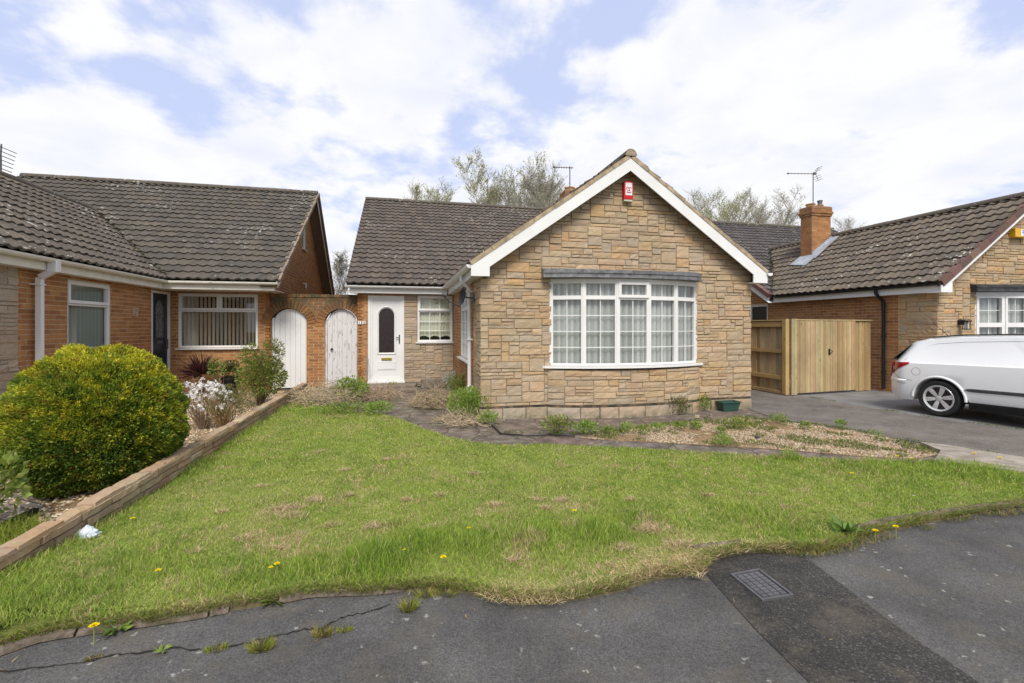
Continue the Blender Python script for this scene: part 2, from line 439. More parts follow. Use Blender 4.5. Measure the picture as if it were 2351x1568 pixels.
# ---------------------------------------------------------------- roofs
TILES = [(.106,.088,.073),(.094,.080,.067),(.12,.10,.080),(.088,.077,.067),(.11,.093,.079)]
def slope(O, U, S, width, length, tint=(1,1,1), gauge=.31, pitch=.2, seed=3, phase=0):
    mb = MB(); rnd = random.Random(seed); O, U, S = Vector(O), Vector(U).normalized(), Vector(S).normalized(); N = U.cross(S)
    if N.z < 0: N = -N
    def P(u, s, h): return O + U*u + S*s + N*h
    n = 7; rows = math.ceil(length/gauge); cols = math.ceil(width/pitch)
    for r in range(rows):
        s0, s1 = r*gauge, min(length, (r+1)*gauge + .03)
        if s0 >= length: break
        for c in range(cols):
            u0 = c*pitch; u1 = min(width, u0+pitch)
            if u1-u0 < .02: continue
            js, jh, jt = rnd.uniform(-.009, .009), rnd.uniform(-.003, .005), rnd.uniform(-.004, .004)
            base = rnd.choice(TILES); k = 1+rnd.uniform(-.15, .15); col = tuple(b*k*t for b, t in zip(base, tint))
            A, B, C = [], [], []
            for i in range(n):
                u = u0 + (u1-u0)*i/(n-1); w = .5 + .5*math.cos(2*PI*(u/pitch) + phase); h = .030*w**1.4
                A.append(P(u, s0+js, .046+h+jh+jt*(i/n-.5))); B.append(P(u, s1, .010+h+jh)); C.append(P(u, s0+js+.006, .006+h+jh))
            fs = [(i, i+1, n+i+1, n+i) for i in range(n-1)] + [(2*n+i, 2*n+i+1, i+1, i) for i in range(n-1)]
            fs += [(2*n, 0, n), (n-1, 3*n-1, 2*n-1)]
            mb.add(A+B+C, fs, col)
    mb.quad(P(0,0,-.03), P(width,0,-.03), P(width,length,-.03), P(0,length,-.03), (.03,.025,.02))
    return mb
def ridge_line(mb, A, B, r=.115, seg=.42, col=(.11,.095,.075), seed=1, drop=.03):
    A, B = Vector(A), Vector(B); L = (B-A).length; n = max(1, round(L/seg)); t = (B-A)/L
    side = Vector((t.y, -t.x, 0)).normalized(); rnd = random.Random(seed)
    for i in range(n):
        p, q = A + t*(L*i/n + .006), A + t*(L*(i+1)/n - .002); rr = r + rnd.uniform(-.004, .004); m = 9
        up = side.cross(t); up = up if up.z > 0 else -up
        vs = []
        for (c, rad) in ((p, rr), (q, rr), (p, rr-.02), (q, rr-.02)):
            for k in range(m):
                a = PI*k/(m-1); vs.append(c + side*(math.cos(a)*rad) + up*(math.sin(a)*rad - drop))
        fs = [(k, k+1, m+k+1, m+k) for k in range(m-1)] + [(k, k+1, 2*m+k+1, 2*m+k) for k in range(m-1)] + [(m+k, m+k+1, 3*m+k+1, 3*m+k) for k in range(m-1)]
        mb.add(vs, fs, rc(col, .15))
def beam(mb, A, B, w, h, up=(0,0,1), col=None, n=1, gap=0, dz=0):
    """solid bar along A->B; w across, h along up (hangs down from the line)"""
    A, B = Vector(A), Vector(B); t = (B-A).normalized(); s = t.cross(Vector(up)).normalized(); u = s.cross(t).normalized()
    L = (B-A).length
    for i in range(n):
        p, q = A + t*(L*i/n), A + t*(L*(i+1)/n - gap)
        vs = [c + s*a + u*b for c in (p, q) for a, b in ((-w/2, -h), (w/2, -h), (w/2, dz), (-w/2, dz))]
        mb.add(vs, [(0,1,2,3), (7,6,5,4), (0,4,5,1), (1,5,6,2), (2,6,7,3), (3,7,4,0)], col)
def gutter(mb, pts, out, r=.058, col=None, brackets=True):
    """half-round gutter along pts, open upwards"""
    pts = [Vector(p) for p in pts]; m = 9
    rings = []
    for i, p in enumerate(pts):
        t = (pts[min(i+1, len(pts)-1)] - pts[max(i-1, 0)]).normalized(); s = Vector((t.y, -t.x, 0)).normalized()
        k = 1.0
        if 0 < i < len(pts)-1:
            t1 = (p-pts[i-1]).normalized(); k = 1/max(.3, abs(Vector((t1.y, -t1.x, 0)).dot(s)))
        rings.append([p + s*(math.cos(PI+PI*q/(m-1))*rr*k) + Vector((0,0,1))*(math.sin(PI+PI*q/(m-1))*rr) for rr in (r, r-.008) for q in range(m)])
    vs = [v for g in rings for v in g]; fs = []; w = 2*m
    for i in range(len(rings)-1):
        for q in range(m-1):
            fs += [(i*w+q, i*w+q+1, (i+1)*w+q+1, (i+1)*w+q), (i*w+m+q, (i+1)*w+m+q, (i+1)*w+m+q+1, i*w+m+q+1)]
        fs += [(i*w, (i+1)*w, (i+1)*w+m, i*w+m), (i*w+m-1, i*w+2*m-1, (i+1)*w+2*m-1, (i+1)*w+m-1)]
    for e in (0, len(rings)-1): fs.append(tuple(e*w+q for q in range(m)))
    mb.add(vs, fs, col)
    if brackets:
        for a, b in zip(pts[:-1], pts[1:]):
            L = (b-a).length; t = (b-a)/L if L else None
            for k in range(int(L/1.9)):
                c = a + t*(.9+1.9*k); s = Vector((t.y, -t.x, 0)).normalized()
                vs = [c + t*q + s*(math.cos(PI+PI*w/8)*(r+.004)) + Vector((0,0,1))*(math.sin(PI+PI*w/8)*(r+.004)) for q in (-.03, .03) for w in range(9)]
                mb.add(vs, [(w, w+1, 9+w+1, 9+w) for w in range(8)], col)

# ---------------------------------------------------------------- windows and doors
def ring(mb, fr, u0, u1, z0, z1, w, d0, d1, col=None):
    mb.box((u0, d0, z0), (u1, d1, z0+w), fr, col); mb.box((u0, d0, z1-w), (u1, d1, z1), fr, col)
    mb.box((u0, d0, z0+w), (u0+w, d1, z1-w), fr, col); mb.box((u1-w, d0, z0+w), (u1, d1, z1-w), fr, col)
def window(root, fr, u0, u1, z0, z1, cells, sill=.06, net='pleat', seed=1, bars=.016, ft=.03, dback=-.075, netcol=(.68,.67,.64), label=None, blinds=False, revd=True, sub=None):
    """cells: (u0,u1,z0,z1,nu,nz,casement) ; returns the window part"""
    f = MB(); ring(f, fr, u0, u1, z0, z1, ft, dback, -.012)
    g = MB(); bb = MB()
    for (a, b, c, e, nu, nz, cas) in cells:
        w = .052 if cas else .032; dd = .004 if cas else -.022
        ring(f, fr, a+.002, b-.002, c+.002, e-.002, w, dback+.004, dd)
        if cas: ring(f, fr, a+w-.008, b-w+.008, c+w-.008, e-w+.008, .014, dback+.006, dd-.018)
        ga, gb, gc, ge = a+w, b-w, c+w, e-w
        g.quad(fr(ga-.01, -.048, gc-.01), fr(gb+.01, -.048, gc-.01), fr(gb+.01, -.048, ge+.01), fr(ga-.01, -.048, ge+.01))
        for i in range(1, nu):
            x = ga + (gb-ga)*i/nu; bb.box((x-bars/2, -.053, gc), (x+bars/2, -.036, ge), fr)
        for j in range(1, nz):
            z = gc + (ge-gc)*j/nz; bb.box((ga, -.052, z-bars/2), (gb, -.037, z+bars/2), fr)
    p = f.build('window', M['white'], root)
    if label: p['label'] = label
    q = g.build('window_pane', M['glass'], p); WL[q.name] = WL[p.name]
    if bb.v: bb.build('glazing_bar', M['white'], p)
    if sill:
        s = MB(); s.box((u0-.05, -.06, z0-.035), (u1+.05, sill, z0-.004), fr); s.build('window_sill', M['white'], p)
    rnd = random.Random(seed)
    if net == 'pleat':
        c = MB(); n = int((u1-u0)/.022); pts = []
        for i in range(n+1):
            u = u0+.02 + (u1-u0-.04)*i/n; d = -.17 + .022*math.sin(i*1.25 + .6*math.sin(i*.23)) + rnd.uniform(-.004, .004)
            pts.append((u, d+.06, i))
        for (a, d1, i), (b, d2, _) in zip(pts[:-1], pts[1:]):
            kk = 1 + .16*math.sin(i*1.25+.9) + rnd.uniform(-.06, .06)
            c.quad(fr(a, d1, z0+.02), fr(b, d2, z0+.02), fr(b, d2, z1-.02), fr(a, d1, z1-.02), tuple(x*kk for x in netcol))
        c.build('net_curtain_or_backing', M['net'], p)
    elif net == 'scallop':
        c = MB(); n = 60; W = u1-u0-.05
        for i in range(n):
            a, b = u0+.025+W*i/n, u0+.025+W*(i+1)/n
            za, zb = [z0+.13+.05*abs(math.sin(PI*3*k/n)) - .02 for k in (i, i+1)]
            kk = 1+.1*math.sin(i*1.9)
            c.quad(fr(a, -.10+.01*math.sin(i), za), fr(b, -.10+.01*math.sin(i+1), zb), fr(b, -.10, z1-.03), fr(a, -.10, z1-.03), tuple(x*kk for x in (.66,.64,.50)))
        c.build('net_curtain_or_backing', M['net'], p)
    elif net == 'blinds':
        c = MB(); x = u0+.06; i = 0
        c.quad(fr(u0+.04, -.17, z0+.03), fr(u0+.34, -.17, z0+.03), fr(u0+.34, -.17, z1-.03), fr(u0+.04, -.17, z1-.03), (.50,.48,.44))
        while x < u1-.06:
            an = .30; w = .085
            kk = rnd.uniform(.85, 1.1)
            c.quad(fr(x, -.13, z0+.05), fr(x+w*math.sin(an)*1.0, -.13-w*math.cos(an), z0+.05), fr(x+w*math.sin(an), -.13-w*math.cos(an), z1-.05), fr(x, -.13, z1-.05), tuple(v*kk for v in (.80,.66,.52)))
            x += .088; i += 1
        c.build('vertical_blind', M['net'], p)
    elif net == 'plain':
        c = MB(); n = 40
        for i in range(n):
            a, b = u0+.02+(u1-u0-.04)*i/n, u0+.02+(u1-u0-.04)*(i+1)/n
            kk = 1+.12*math.sin(i*1.7)
            c.quad(fr(a, -.09, z0+.02), fr(b, -.09, z0+.02), fr(b, -.09, z1-.02), fr(a, -.09, z1-.02), tuple(v*kk for v in netcol))
        c.build('net_curtain_or_backing', M['net'], p)
    return p

def bow_window(root, mid, Yw, rise, chord, z0, z1, cells_fn, nseg=5, seed=1, canopy=None, apron=True, net=True, canopy_mat='lead'):
    """faceted bow window projecting towards -Y from the wall plane Yw"""
    hw = chord/2; xs = [-hw, -hw*.625, -hw*.21, hw*.21, hw*.625, hw]; ys = [0, .69*rise, rise, rise, .69*rise, 0]
    V = [Vector((mid+x, Yw-y, 0)) for x, y in zip(xs, ys)]
    F = MB(); Gm = MB(); B = MB(); N_ = MB(); S = MB(); rnd = random.Random(seed)
    for i in range(5):
        a, b = V[i], V[i+1]; U = (b-a).normalized(); Nn = Vector((U.y, -U.x, 0)); L = (b-a).length
        fr = FR(a, U, Nn)
        ring(F, fr, .0, L, z0, z1, .022, -.07, .012)
        for (c, e, nu, nz, cas) in cells_fn(i):
            w = .05 if cas else .034; dd = .028 if cas else .002
            ring(F, fr, .012, L-.012, c, e, w, -.06, dd)
            ga, gb, gc, ge = .012+w, L-.012-w, c+w, e-w
            Gm.quad(fr(ga-.008, -.03, gc-.008), fr(gb+.008, -.03, gc-.008), fr(gb+.008, -.03, ge+.008), fr(ga-.008, -.03, ge+.008))
            for k in range(1, nu): x = ga+(gb-ga)*k/nu; B.box((x-.007, -.036, gc), (x+.007, -.022, ge), fr)
            for k in range(1, nz): z = gc+(ge-gc)*k/nz; B.box((ga, -.035, z-.007), (gb, -.023, z+.007), fr)
        n = int(L/.02)
        if net:
            for k in range(n):
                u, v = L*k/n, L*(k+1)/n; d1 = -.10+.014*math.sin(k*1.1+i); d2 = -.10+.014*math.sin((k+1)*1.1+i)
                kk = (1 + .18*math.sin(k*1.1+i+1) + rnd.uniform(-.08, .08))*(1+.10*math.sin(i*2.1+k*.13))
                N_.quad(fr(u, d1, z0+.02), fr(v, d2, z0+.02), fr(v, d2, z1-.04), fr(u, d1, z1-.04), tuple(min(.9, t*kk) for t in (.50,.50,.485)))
    for p in V:                                           # corner posts
        F.tube([(p.x, p.y+.02, z0), (p.x, p.y+.02, z1)], .034, 8)
    p = F.build('bow_window', M['white'], root)
    q = Gm.build('window_pane', M['glass'], p); B.build('glazing_bar', M['white'], p)
    if net: N_.build('net_curtain_or_backing', M['net'], p)
    # curved sill
    outline = [(mid-hw-.16, Yw), (mid-hw-.12, Yw-.05)] + [(v.x, v.y-.075) for v in V[1:-1]] + [(mid+hw+.12, Yw-.05), (mid+hw+.16, Yw)]
    S.prism(outline, z0-.045, z0-.006); S.build('window_sill', M['white'], p)
    # lead canopy
    cz0, cz1, ex = canopy
    pts = [(mid-hw-ex-.08, Yw-.15), (mid-hw*.93, Yw-.25), (mid-hw*.6, Yw-.34), (mid-hw*.2, Yw-.375), (mid+hw*.2, Yw-.375), (mid+hw*.6, Yw-.34), (mid+hw*.90, Yw-.25), (mid+hw+ex-.08, Yw-.15)]
    C = MB(); n = len(pts)
    ins = [(x, min(Yw, y+.05)) for x, y in pts]
    vs = [(x, y, cz0) for x, y in pts] + [(x, y+.01, cz1-.02) for x, y in pts] + [(x, Yw+.02, cz1+.03) for x, y in pts] + [(x, Yw+.02, cz0) for x, y in pts]
    fs = [(i, i+1, n+i+1, n+i) for i in range(n-1)] + [(n+i, n+i+1, 2*n+i+1, 2*n+i) for i in range(n-1)] + [(3*n+i, 3*n+i+1, i+1, i) for i in range(n-1)]
    fs += [(0, n, 2*n, 3*n), (n-1, 4*n-1, 3*n-1, 2*n-1)]
    C.add(vs, fs)
    for i in range(n-1):                                   # drip edge rolls
        C.tube([(pts[i][0], pts[i][1]-.004, cz0+.012), (pts[i+1][0], pts[i+1][1]-.004, cz0+.012)], .014, 6)
        C.tube([(pts[i][0], pts[i][1]-.004, cz0+.085), (pts[i+1][0], pts[i+1][1]-.004, cz0+.085)], .006, 6)
    C.build('lead_canopy', M[canopy_mat], root)
    H = MB()                                              # head board between window top and canopy
    H.prism([(mid-hw-.01, Yw-.03)] + [(v.x, v.y-.03) for v in V[1:-1]] + [(mid+hw+.01, Yw-.03)] + [(mid+hw, Yw+.02), (mid-hw, Yw+.02)], z1-.001, cz0-.002); H.build('window_head', M['white'], root)
    return V

def arc_pts(c, r, a0, a1, n): return [(c[0]+r*math.cos(a0+(a1-a0)*i/n), c[1]+r*math.sin(a0+(a1-a0)*i/n)) for i in range(n+1)]
# ================================================================ MIDDLE HOUSE
ORANGE_RIDGE = (.17, .14, .10)
def house_roof(root, P, front_tint=(1,1,1), wing_tint=(1,1,1), seed=1):
    """P: main X0,X1,eY,zE,rY,zR,bY,zB ; wing a0,ap,a1,zW,fY (tile eave z = zE, apex z = zW)"""
    mb = MB()
    sm = (P['zR']-P['zE'])/(P['rY']-P['eY']); nm = Vector((0, -sm, 1)).normalized()
    Sm = Vector((0, 1, sm)).normalized(); Lm = math.hypot(P['rY']-P['eY'], P['zR']-P['zE'])
    a = slope((P['X0'], P['eY'], P['zE']), (1,0,0), Sm, P['X1']-P['X0'], Lm, front_tint, seed=seed)
    mb.join(a)
    mb.quad((P['X0'], P['rY'], P['zR']), (P['X1'], P['rY'], P['zR']), (P['X1'], P['bY'], P['zB']), (P['X0'], P['bY'], P['zB']), (.06,.05,.045))
    mb.quad((P['X0'], P['rY'], P['zR']-.1), (P['X1'], P['rY'], P['zR']-.1), (P['X1'], P['bY'], P['zB']-.1), (P['X0'], P['bY'], P['zB']-.1), (.06,.05,.045))
    yv = P['eY'] + (P['zW']-P['zE'])/sm + .15; L = yv - P['fY']
    zEw = P.get('zEw', P['zE'])
    for side in (0, 1):
        xe = P['a0'] if side == 0 else P['a1']
        S = Vector((P['ap']-xe, 0, P['zW']-zEw)); Ls = S.length
        w = slope((xe, P['fY']+.03, zEw), (0,1,0), S.normalized(), L-.03, Ls, wing_tint, seed=seed+3+side)
        w.clip(Vector((0, P['eY'], P['zE']-.02)), -nm)
        mb.join(w)
    roof = mb.build('roof', M['tile'], root)
    rt = MB(); ridge_line(rt, (P['X0'], P['rY'], P['zR']+.03), (P['X1'], P['rY'], P['zR']+.03), seed=seed)
    rt.build('ridge_tile_row', M['tile'], root)
    rt = MB(); ridge_line(rt, (P['ap'], P['fY']-.02, P['zW']+.035), (P['ap'], P['eY'] + (P['zW']-P['zE'])/sm + .1, P['zW']+.035), seed=seed+1, col=P.get('wridge', (.12,.10,.08)))
    ec = Vector((P['ap'], P['fY']-.0, P['zW']-.01)); rt.add([ec+Vector((math.cos(PI*k/10)*.112, -.022, math.sin(PI*k/10)*.115)) for k in range(11)], [tuple(range(11))], (.34,.27,.18))
    rt.build('ridge_tile_row', M['tile'], root)
    return sm
def barge(root, P, front, zE, hb=.21, mat='white', box=True):
    """white barge boards on the wing gable and their boxed ends"""
    mb = MB()
    a0, ap, a1, zW, y = P['a0'], P['ap'], P['a1'], P['zW'], P['fY']
    def lz(x): return zE + (zW-zE)*(1-abs(x-ap)/((a1-a0)/2))
    for s in (-1, 1):
        xe = a0 if s < 0 else a1
        poly = [(xe, zE-.03), (ap, zW-.03), (ap, zW-.03-hb*1.12), (xe-s*.31, lz(xe-s*.31)-.03-hb*1.12), (xe-s*.31, zE-.205), (xe, zE-.205)]
        mb.prism(poly, y, y+.022, lambda a, b, c: (a, c, b))
        if box: mb.box((xe, y+.022, zE-.205), (xe-s*.30, front-.001, zE-.19))
    return mb.build('barge_board', M[mat], root)
def verge(root, P, zE, mat, n, w=.09, h=.055, col=(1,1,1), dy=-.012):
    mb = MB(); a0, ap, a1, zW, y = P['a0'], P['ap'], P['a1'], P['zW'], P['fY']; rnd = random.Random(5)
    for xe in (a0-.02*(1), a1+.02):
        A, B = Vector((xe, y+w/2+dy, zE-.022+.05)), Vector((ap, y+w/2+dy, zW-.022+.06))
        for i in range(n):
            p, q = A+(B-A)*(i/n), A+(B-A)*((i+1)/n - .002)
            beam(mb, p, q, w, h+rnd.uniform(-.004, .004), col=rc(col, .25, .08), dz=rnd.uniform(-.004, .012))
    return mb.build('verge', M[mat], root)

C = dict(X0=-1.44, X1=6.75, eY=12.12, zE=2.62, rY=18.0, zR=6.27, bY=23.7, zB=2.6, a0=1.05, ap=3.905, a1=6.76, zW=4.60, fY=7.56, zEw=2.60)
H2 = thing('bungalow', 'middle bungalow with pale coursed stone gable, white bow window and number 13 front door', 'house', (2.7, 10, 0))
house_roof(H2, C, (1.05,1,1), (1.1,1,.9), seed=11)
FW = FR((0, 7.78, 0), (1,0,0), (0,-1,0))                      # gable wall
SWc = FR((1.25, 0, 0), (0,1,0), (-1,0,0))                      # its left side wall
ops = [(2.50, 5.34, .84, 2.50)]
st = MB()
backing(st, FW, 1.25, 6.56, -.05, 2.56, ops, STMORT)
stone_wall(st, FW, 1.238, 6.572, .195, 4.5, ops, seed=21)
pl = MB(); pl.prism([(1.25, 2.56), (6.56, 2.56), (3.905, 4.45)], 0, .12, lambda a, b, c: (a, 7.78+c, b), STMORT); st.join(pl)
sl = (4.60-2.60)/2.855
st.clip(Vector((1.05, 0, 2.54)), Vector((-sl, 0, 1)).normalized()); st.clip(Vector((6.76, 0, 2.54)), Vector((sl, 0, 1)).normalized())
rnd = random.Random(4)
x = 1.22
while x < 6.57:                                               # plinth course
    w = rnd.uniform(.33, .62); x2 = min(6.57, x+w)
    if not (2.36 < (x+x2)/2 < 5.4): stone_block(st, FW, x, x2, -.04, .165, rnd, .75, .03)
    x = x2
st.box((1.24, -.01, .165), (6.57, .012, .195), FW, (.03,.028,.022))
# stone return on the left side
stone_wall(st, SWc, 7.77, 8.53, .195, 2.40, seed=31, us=.06)
stone_wall(st, SWc, 7.77, 8.53, -.03, .165, seed=32, us=.09, zs=.09)
# curved apron below the bow window
def bowmap(u, d, z):                                           # u along chord -1.5..1.5 about 3.905
    k = max(-1, min(1, u/1.5)); y = 7.78 - .30*(1-k*k)**.62
    k2 = max(-1, min(1, (u+.01)/1.5)); 
    sl_ = (-.30*(1-k2*k2)**.62 + .30*(1-k*k)**.62)/.01 if abs(k) < .97 else -math.copysign(.5, -k)*1
    n = Vector((sl_, -1, 0)).normalized()
    return (3.92+u + n.x*d, y + n.y*d, z)
ap_ = MB()
for i in range(60):
    a, b = -1.5+3*i/60, -1.5+3*(i+1)/60
    ap_.quad(bowmap(a, 0, -.05), bowmap(b, 0, -.05), bowmap(b, 0, .80), bowmap(a, 0, .80), STMORT)
stone_wall(ap_, bowmap, -1.5, 1.5, .195, .80, seed=41)
x = -1.5
while x < 1.49:
    w = rnd.uniform(.3, .6); x2 = min(1.5, x+w); stone_block(ap_, bowmap, x, x2, -.04, .165, rnd, .75, .03); x = x2
for i in range(40): 
    a, b = -1.5+3*i/40, -1.5+3*(i+1)/40; ap_.quad(bowmap(a, .022, .160), bowmap(b, .022, .160), bowmap(b, .022, .2), bowmap(a, .022, .2), (.03,.028,.022))
st.join(ap_)
st.build('stone_wall', M['stone'], H2); st = MB()
# stone panel beside the door
DW = FR((0, 12.40, 0), (1,0,0), (0,-1,0))
backing(st, DW, -.03, 1.25, 0, 2.42, [(.31, 1.22, 1.14, 2.38)], STMORT)
stone_wall(st, DW, -.03, 1.25, .05, 2.42, [(.30, 1.23, 1.12, 2.42)], seed=51, sat=.75)
st.build('stone_wall', M['stone'], H2)
br = MB()
op = [(9.0, 10.72, .86, 2.34)]
backing(br, SWc, 7.9, 12.4, -.05, 2.5, op, BRMORT); brick_wall(br, SWc, 8.54, 12.4, 0, 2.44, op, seed=5)
opd = [(-.93, -.03, .14, 2.36)]
backing(br, DW, -1.19, -.03, -.02, 2.42, opd, BRMORT); brick_wall(br, DW, -1.19, -.03, 0, 2.42, opd, seed=6)
LW = FR((-1.19, 0, 0), (0,1,0), (-1,0,0))
backing(br, LW, 12.4, 23.4, -.05, 2.5, [], BRMORT); brick_wall(br, LW, 12.4, 23.4, 0, 2.5, seed=7)
gb = MB(); backing(gb, LW, 12.4, 23.4, 2.5, 6.3, [], BRMORT)
sm = (C['zR']-C['zE'])/(C['rY']-C['eY'])
gb.clip(Vector((0, 12.1, 2.45)), Vector((0, -sm, 1)).normalized()); gb.clip(Vector((0, 23.7, 2.45)), Vector((0, sm, 1)).normalized()); br.join(gb)
RW = FR((6.56, 0, 0), (0,1,0), (1,0,0))
backing(br, RW, 7.9, 23.4, -.05, 2.5, [], BRMORT); brick_wall(br, RW, 7.9, 14, 0, 2.5, seed=8)
gb = MB(); backing(gb, RW, 12.4, 23.4, 2.5, 6.3, [], BRMORT)
gb.clip(Vector((0, 12.1, 2.45)), Vector((0, -sm, 1)).normalized()); gb.clip(Vector((0, 23.7, 2.45)), Vector((0, sm, 1)).normalized()); br.join(gb)
br.box((-1.19, 23.3, -.05), (6.56, 23.4, 2.5), None, BRMORT)
br.build('brick_wall', M['brick'], H2)
# eaves
e = MB()
e.box((-1.36, 12.20, 2.41), (1.07, 12.22, 2.585)); e.box((-1.36, 12.22, 2.41), (1.07, 12.41, 2.425))
e.box((1.09, 7.585, 2.40), (1.11, 12.2, 2.57)); e.box((1.11, 7.6, 2.40), (1.26, 12.2, 2.413))
e.box((1.27, 7.60, 2.395), (1.36, 7.775, 2.41)); e.build('fascia', M['white'], H2)
e = MB(); e.box((6.70, 7.585, 2.40), (6.72, 12.2, 2.57)); e.box((6.55, 7.6, 2.40), (6.71, 12.2, 2.413)); e.build('fascia', M['white'], H2)
gm = MB(); gutter(gm, [(-1.46, 12.135, 2.585), (1.035, 12.135, 2.585), (1.035, 7.60, 2.585)], 1); gm.build('gutter', M['white'], H2)
gm = MB(); gutter(gm, [(6.79, 7.52, 2.585), (6.79, 12.2, 2.585)], 1); gm.build('gutter', M['white'], H2)
barge(H2, C, 7.78, 2.60)
verge(H2, C, 2.60, 'mortar', 8, w=.10, h=.06, dy=-.01)
b = MB(); 
for (pa, pb) in (((-1.43, 12.12, 2.62), (-1.43, 18.0, 6.27)), ((-1.43, 18.0, 6.27), (-1.43, 23.7, 2.6))): beam(b, Vector(pa)-Vector((0,0,.0)), Vector(pb), .03, .2, up=(0,0,1))
b.build('verge_board', M['white'], H2)
dp = MB()
dp.tube([(1.035, 8.80, 2.53), (1.035, 8.80, 2.44), (1.18, 8.80, 2.30), (1.19, 8.80, 2.24), (1.19, 8.80, .12)], .036, 10)
for z in (2.22, 1.3, .4): dp.box((1.14, 8.745, z), (1.25, 8.855, z+.03))
dp.build('downpipe', M['white'], H2)
# windows
bow_cells = lambda i: ([(2.07, 2.35, 2, 1, i == 2), (.885, 2.07, 2, 4, False)])
bow_window(H2, 3.92, 7.78, .29, 2.88, .88, 2.37, bow_cells, canopy=(2.40, 2.565, .09))
window(H2, DW, .31, 1.22, 1.16, 2.38, [(.33, 1.20, 1.98, 2.36, 3, 1, True), (.33, 1.20, 1.18, 1.98, 3, 3, False)], net='scallop', label='small kitchen window with scalloped net curtain')
window(H2, SWc, 9.0, 10.72, .88, 2.34, [(9.02+.56*i, 9.02+.56*(i+1), 1.95, 2.32, 2, 1, False) for i in range(3)] + [(9.02+.56*i, 9.02+.56*(i+1), .9, 1.95, 2, 4, False) for i in range(3)], sill=.09)
# front door
d = MB(); X0 = -.93; Z0 = .15
L = lambda a, b, c: (X0+a, 12.40-b, Z0+c)
ring(d, L, 0, .90, 0, 2.21, .055, -.07, .012); ring(d, L, .055, .845, .055, 2.155, .05, -.06, -.004)
arc = arc_pts((.4575, 1.70), .1935, 0, PI, 14)
# leaf as grid with arched hole
def holed(mb, fr, u0, u1, z0, z1, poly, d):
    pl = [(u1, z0), (u1, z1), (u0, z1), (u0, z0)]
    hole = poly
    n = len(hole)
    outer = []
    for (hx, hz) in hole:                                     # radial projection to the rectangle
        cx, cz = .4575, 1.25; vx, vz = hx-cx, hz-cz
        t = min([((u1-cx)/vx) if vx > 1e-6 else 9e9, ((u0-cx)/vx) if vx < -1e-6 else 9e9, ((z1-cz)/vz) if vz > 1e-6 else 9e9, ((z0-cz)/vz) if vz < -1e-6 else 9e9])
        outer.append((cx+vx*t, cz+vz*t))
    for i in range(n):
        j = (i+1) % n
        a, b2 = outer[i], outer[j]; mid = []
        if abs(a[0]-b2[0]) > (u1-u0)*.98: mid = [(a[0], z0 if a[1] < 1.25 else z1), (b2[0], z0 if a[1] < 1.25 else z1)]
        elif abs(a[0]-b2[0]) > 1e-6 and abs(a[1]-b2[1]) > 1e-6:
            mid = [(u1 if max(a[0], b2[0]) > .4575 else u0, z1 if max(a[1], b2[1]) > 1.25 else z0)]
        pts = [hole[i], a] + mid + [b2, hole[j]]
        mb.add([fr(p[0], d, p[1]) for p in pts], [tuple(range(len(pts)))])
        mb.quad(fr(*[hole[i][0], d, hole[i][1]]), fr(hole[j][0], d, hole[j][1]), fr(hole[j][0], d-.03, hole[j][1]), fr(hole[i][0], d-.03, hole[i][1]))
hole = [(.651, .74)] + arc_pts((.4575, 1.70), .1935, 0, PI, 14) + [(.264, .74)]
hole = [(.651, .74), (.651, 1.2)] + arc[0:] + [(.264, 1.2), (.264, .74)]
holed(d, L, .105, .795, .105, 2.105, hole, -.02)
d.quad(L(.1, -.055, .1), L(.8, -.055, .1), L(.8, -.055, .74), L(.1, -.055, .74))
mould = [(.681, .71)] + arc_pts((.4575, 1.70), .2235, 0, PI, 16) + [(.234, .71), (.681, .71)]
d.tube([L(p[0], -.014, p[1]) for p in mould], .014, 6)
for (a, b_, c, e_) in ((.22, .69, .30, .51),):
    ring(d, L, a, b_, c, e_, .018, -.03, -.008)
d.box((.24, -.02, .32), (.67, -.006, .49), L)
door = d.build('front_door', M['white'], H2)
q = MB(); q.add([L(p[0], -.035, p[1]) for p in hole], [tuple(range(len(hole)))]); q.build('door_glass', M['darkglass'], door)
q = MB(); q.box((.33, -.03, .55), (.585, .006, .605), L); q.build('letterbox', M['brass'], door)
q = MB(); q.box((.765, -.012, .98), (.795, .004, 1.2), L); q.box((.765, .004, 1.12), (.785, .03, 1.14), L); q.box((.69, .022, 1.12), (.785, .036, 1.14), L); q.build('door_handle', M['steel'], door)
q = MB(); q.box((-.02, -.06, -.04), (.92, .06, 0), L); q.build('door_sill', M['white'], door)
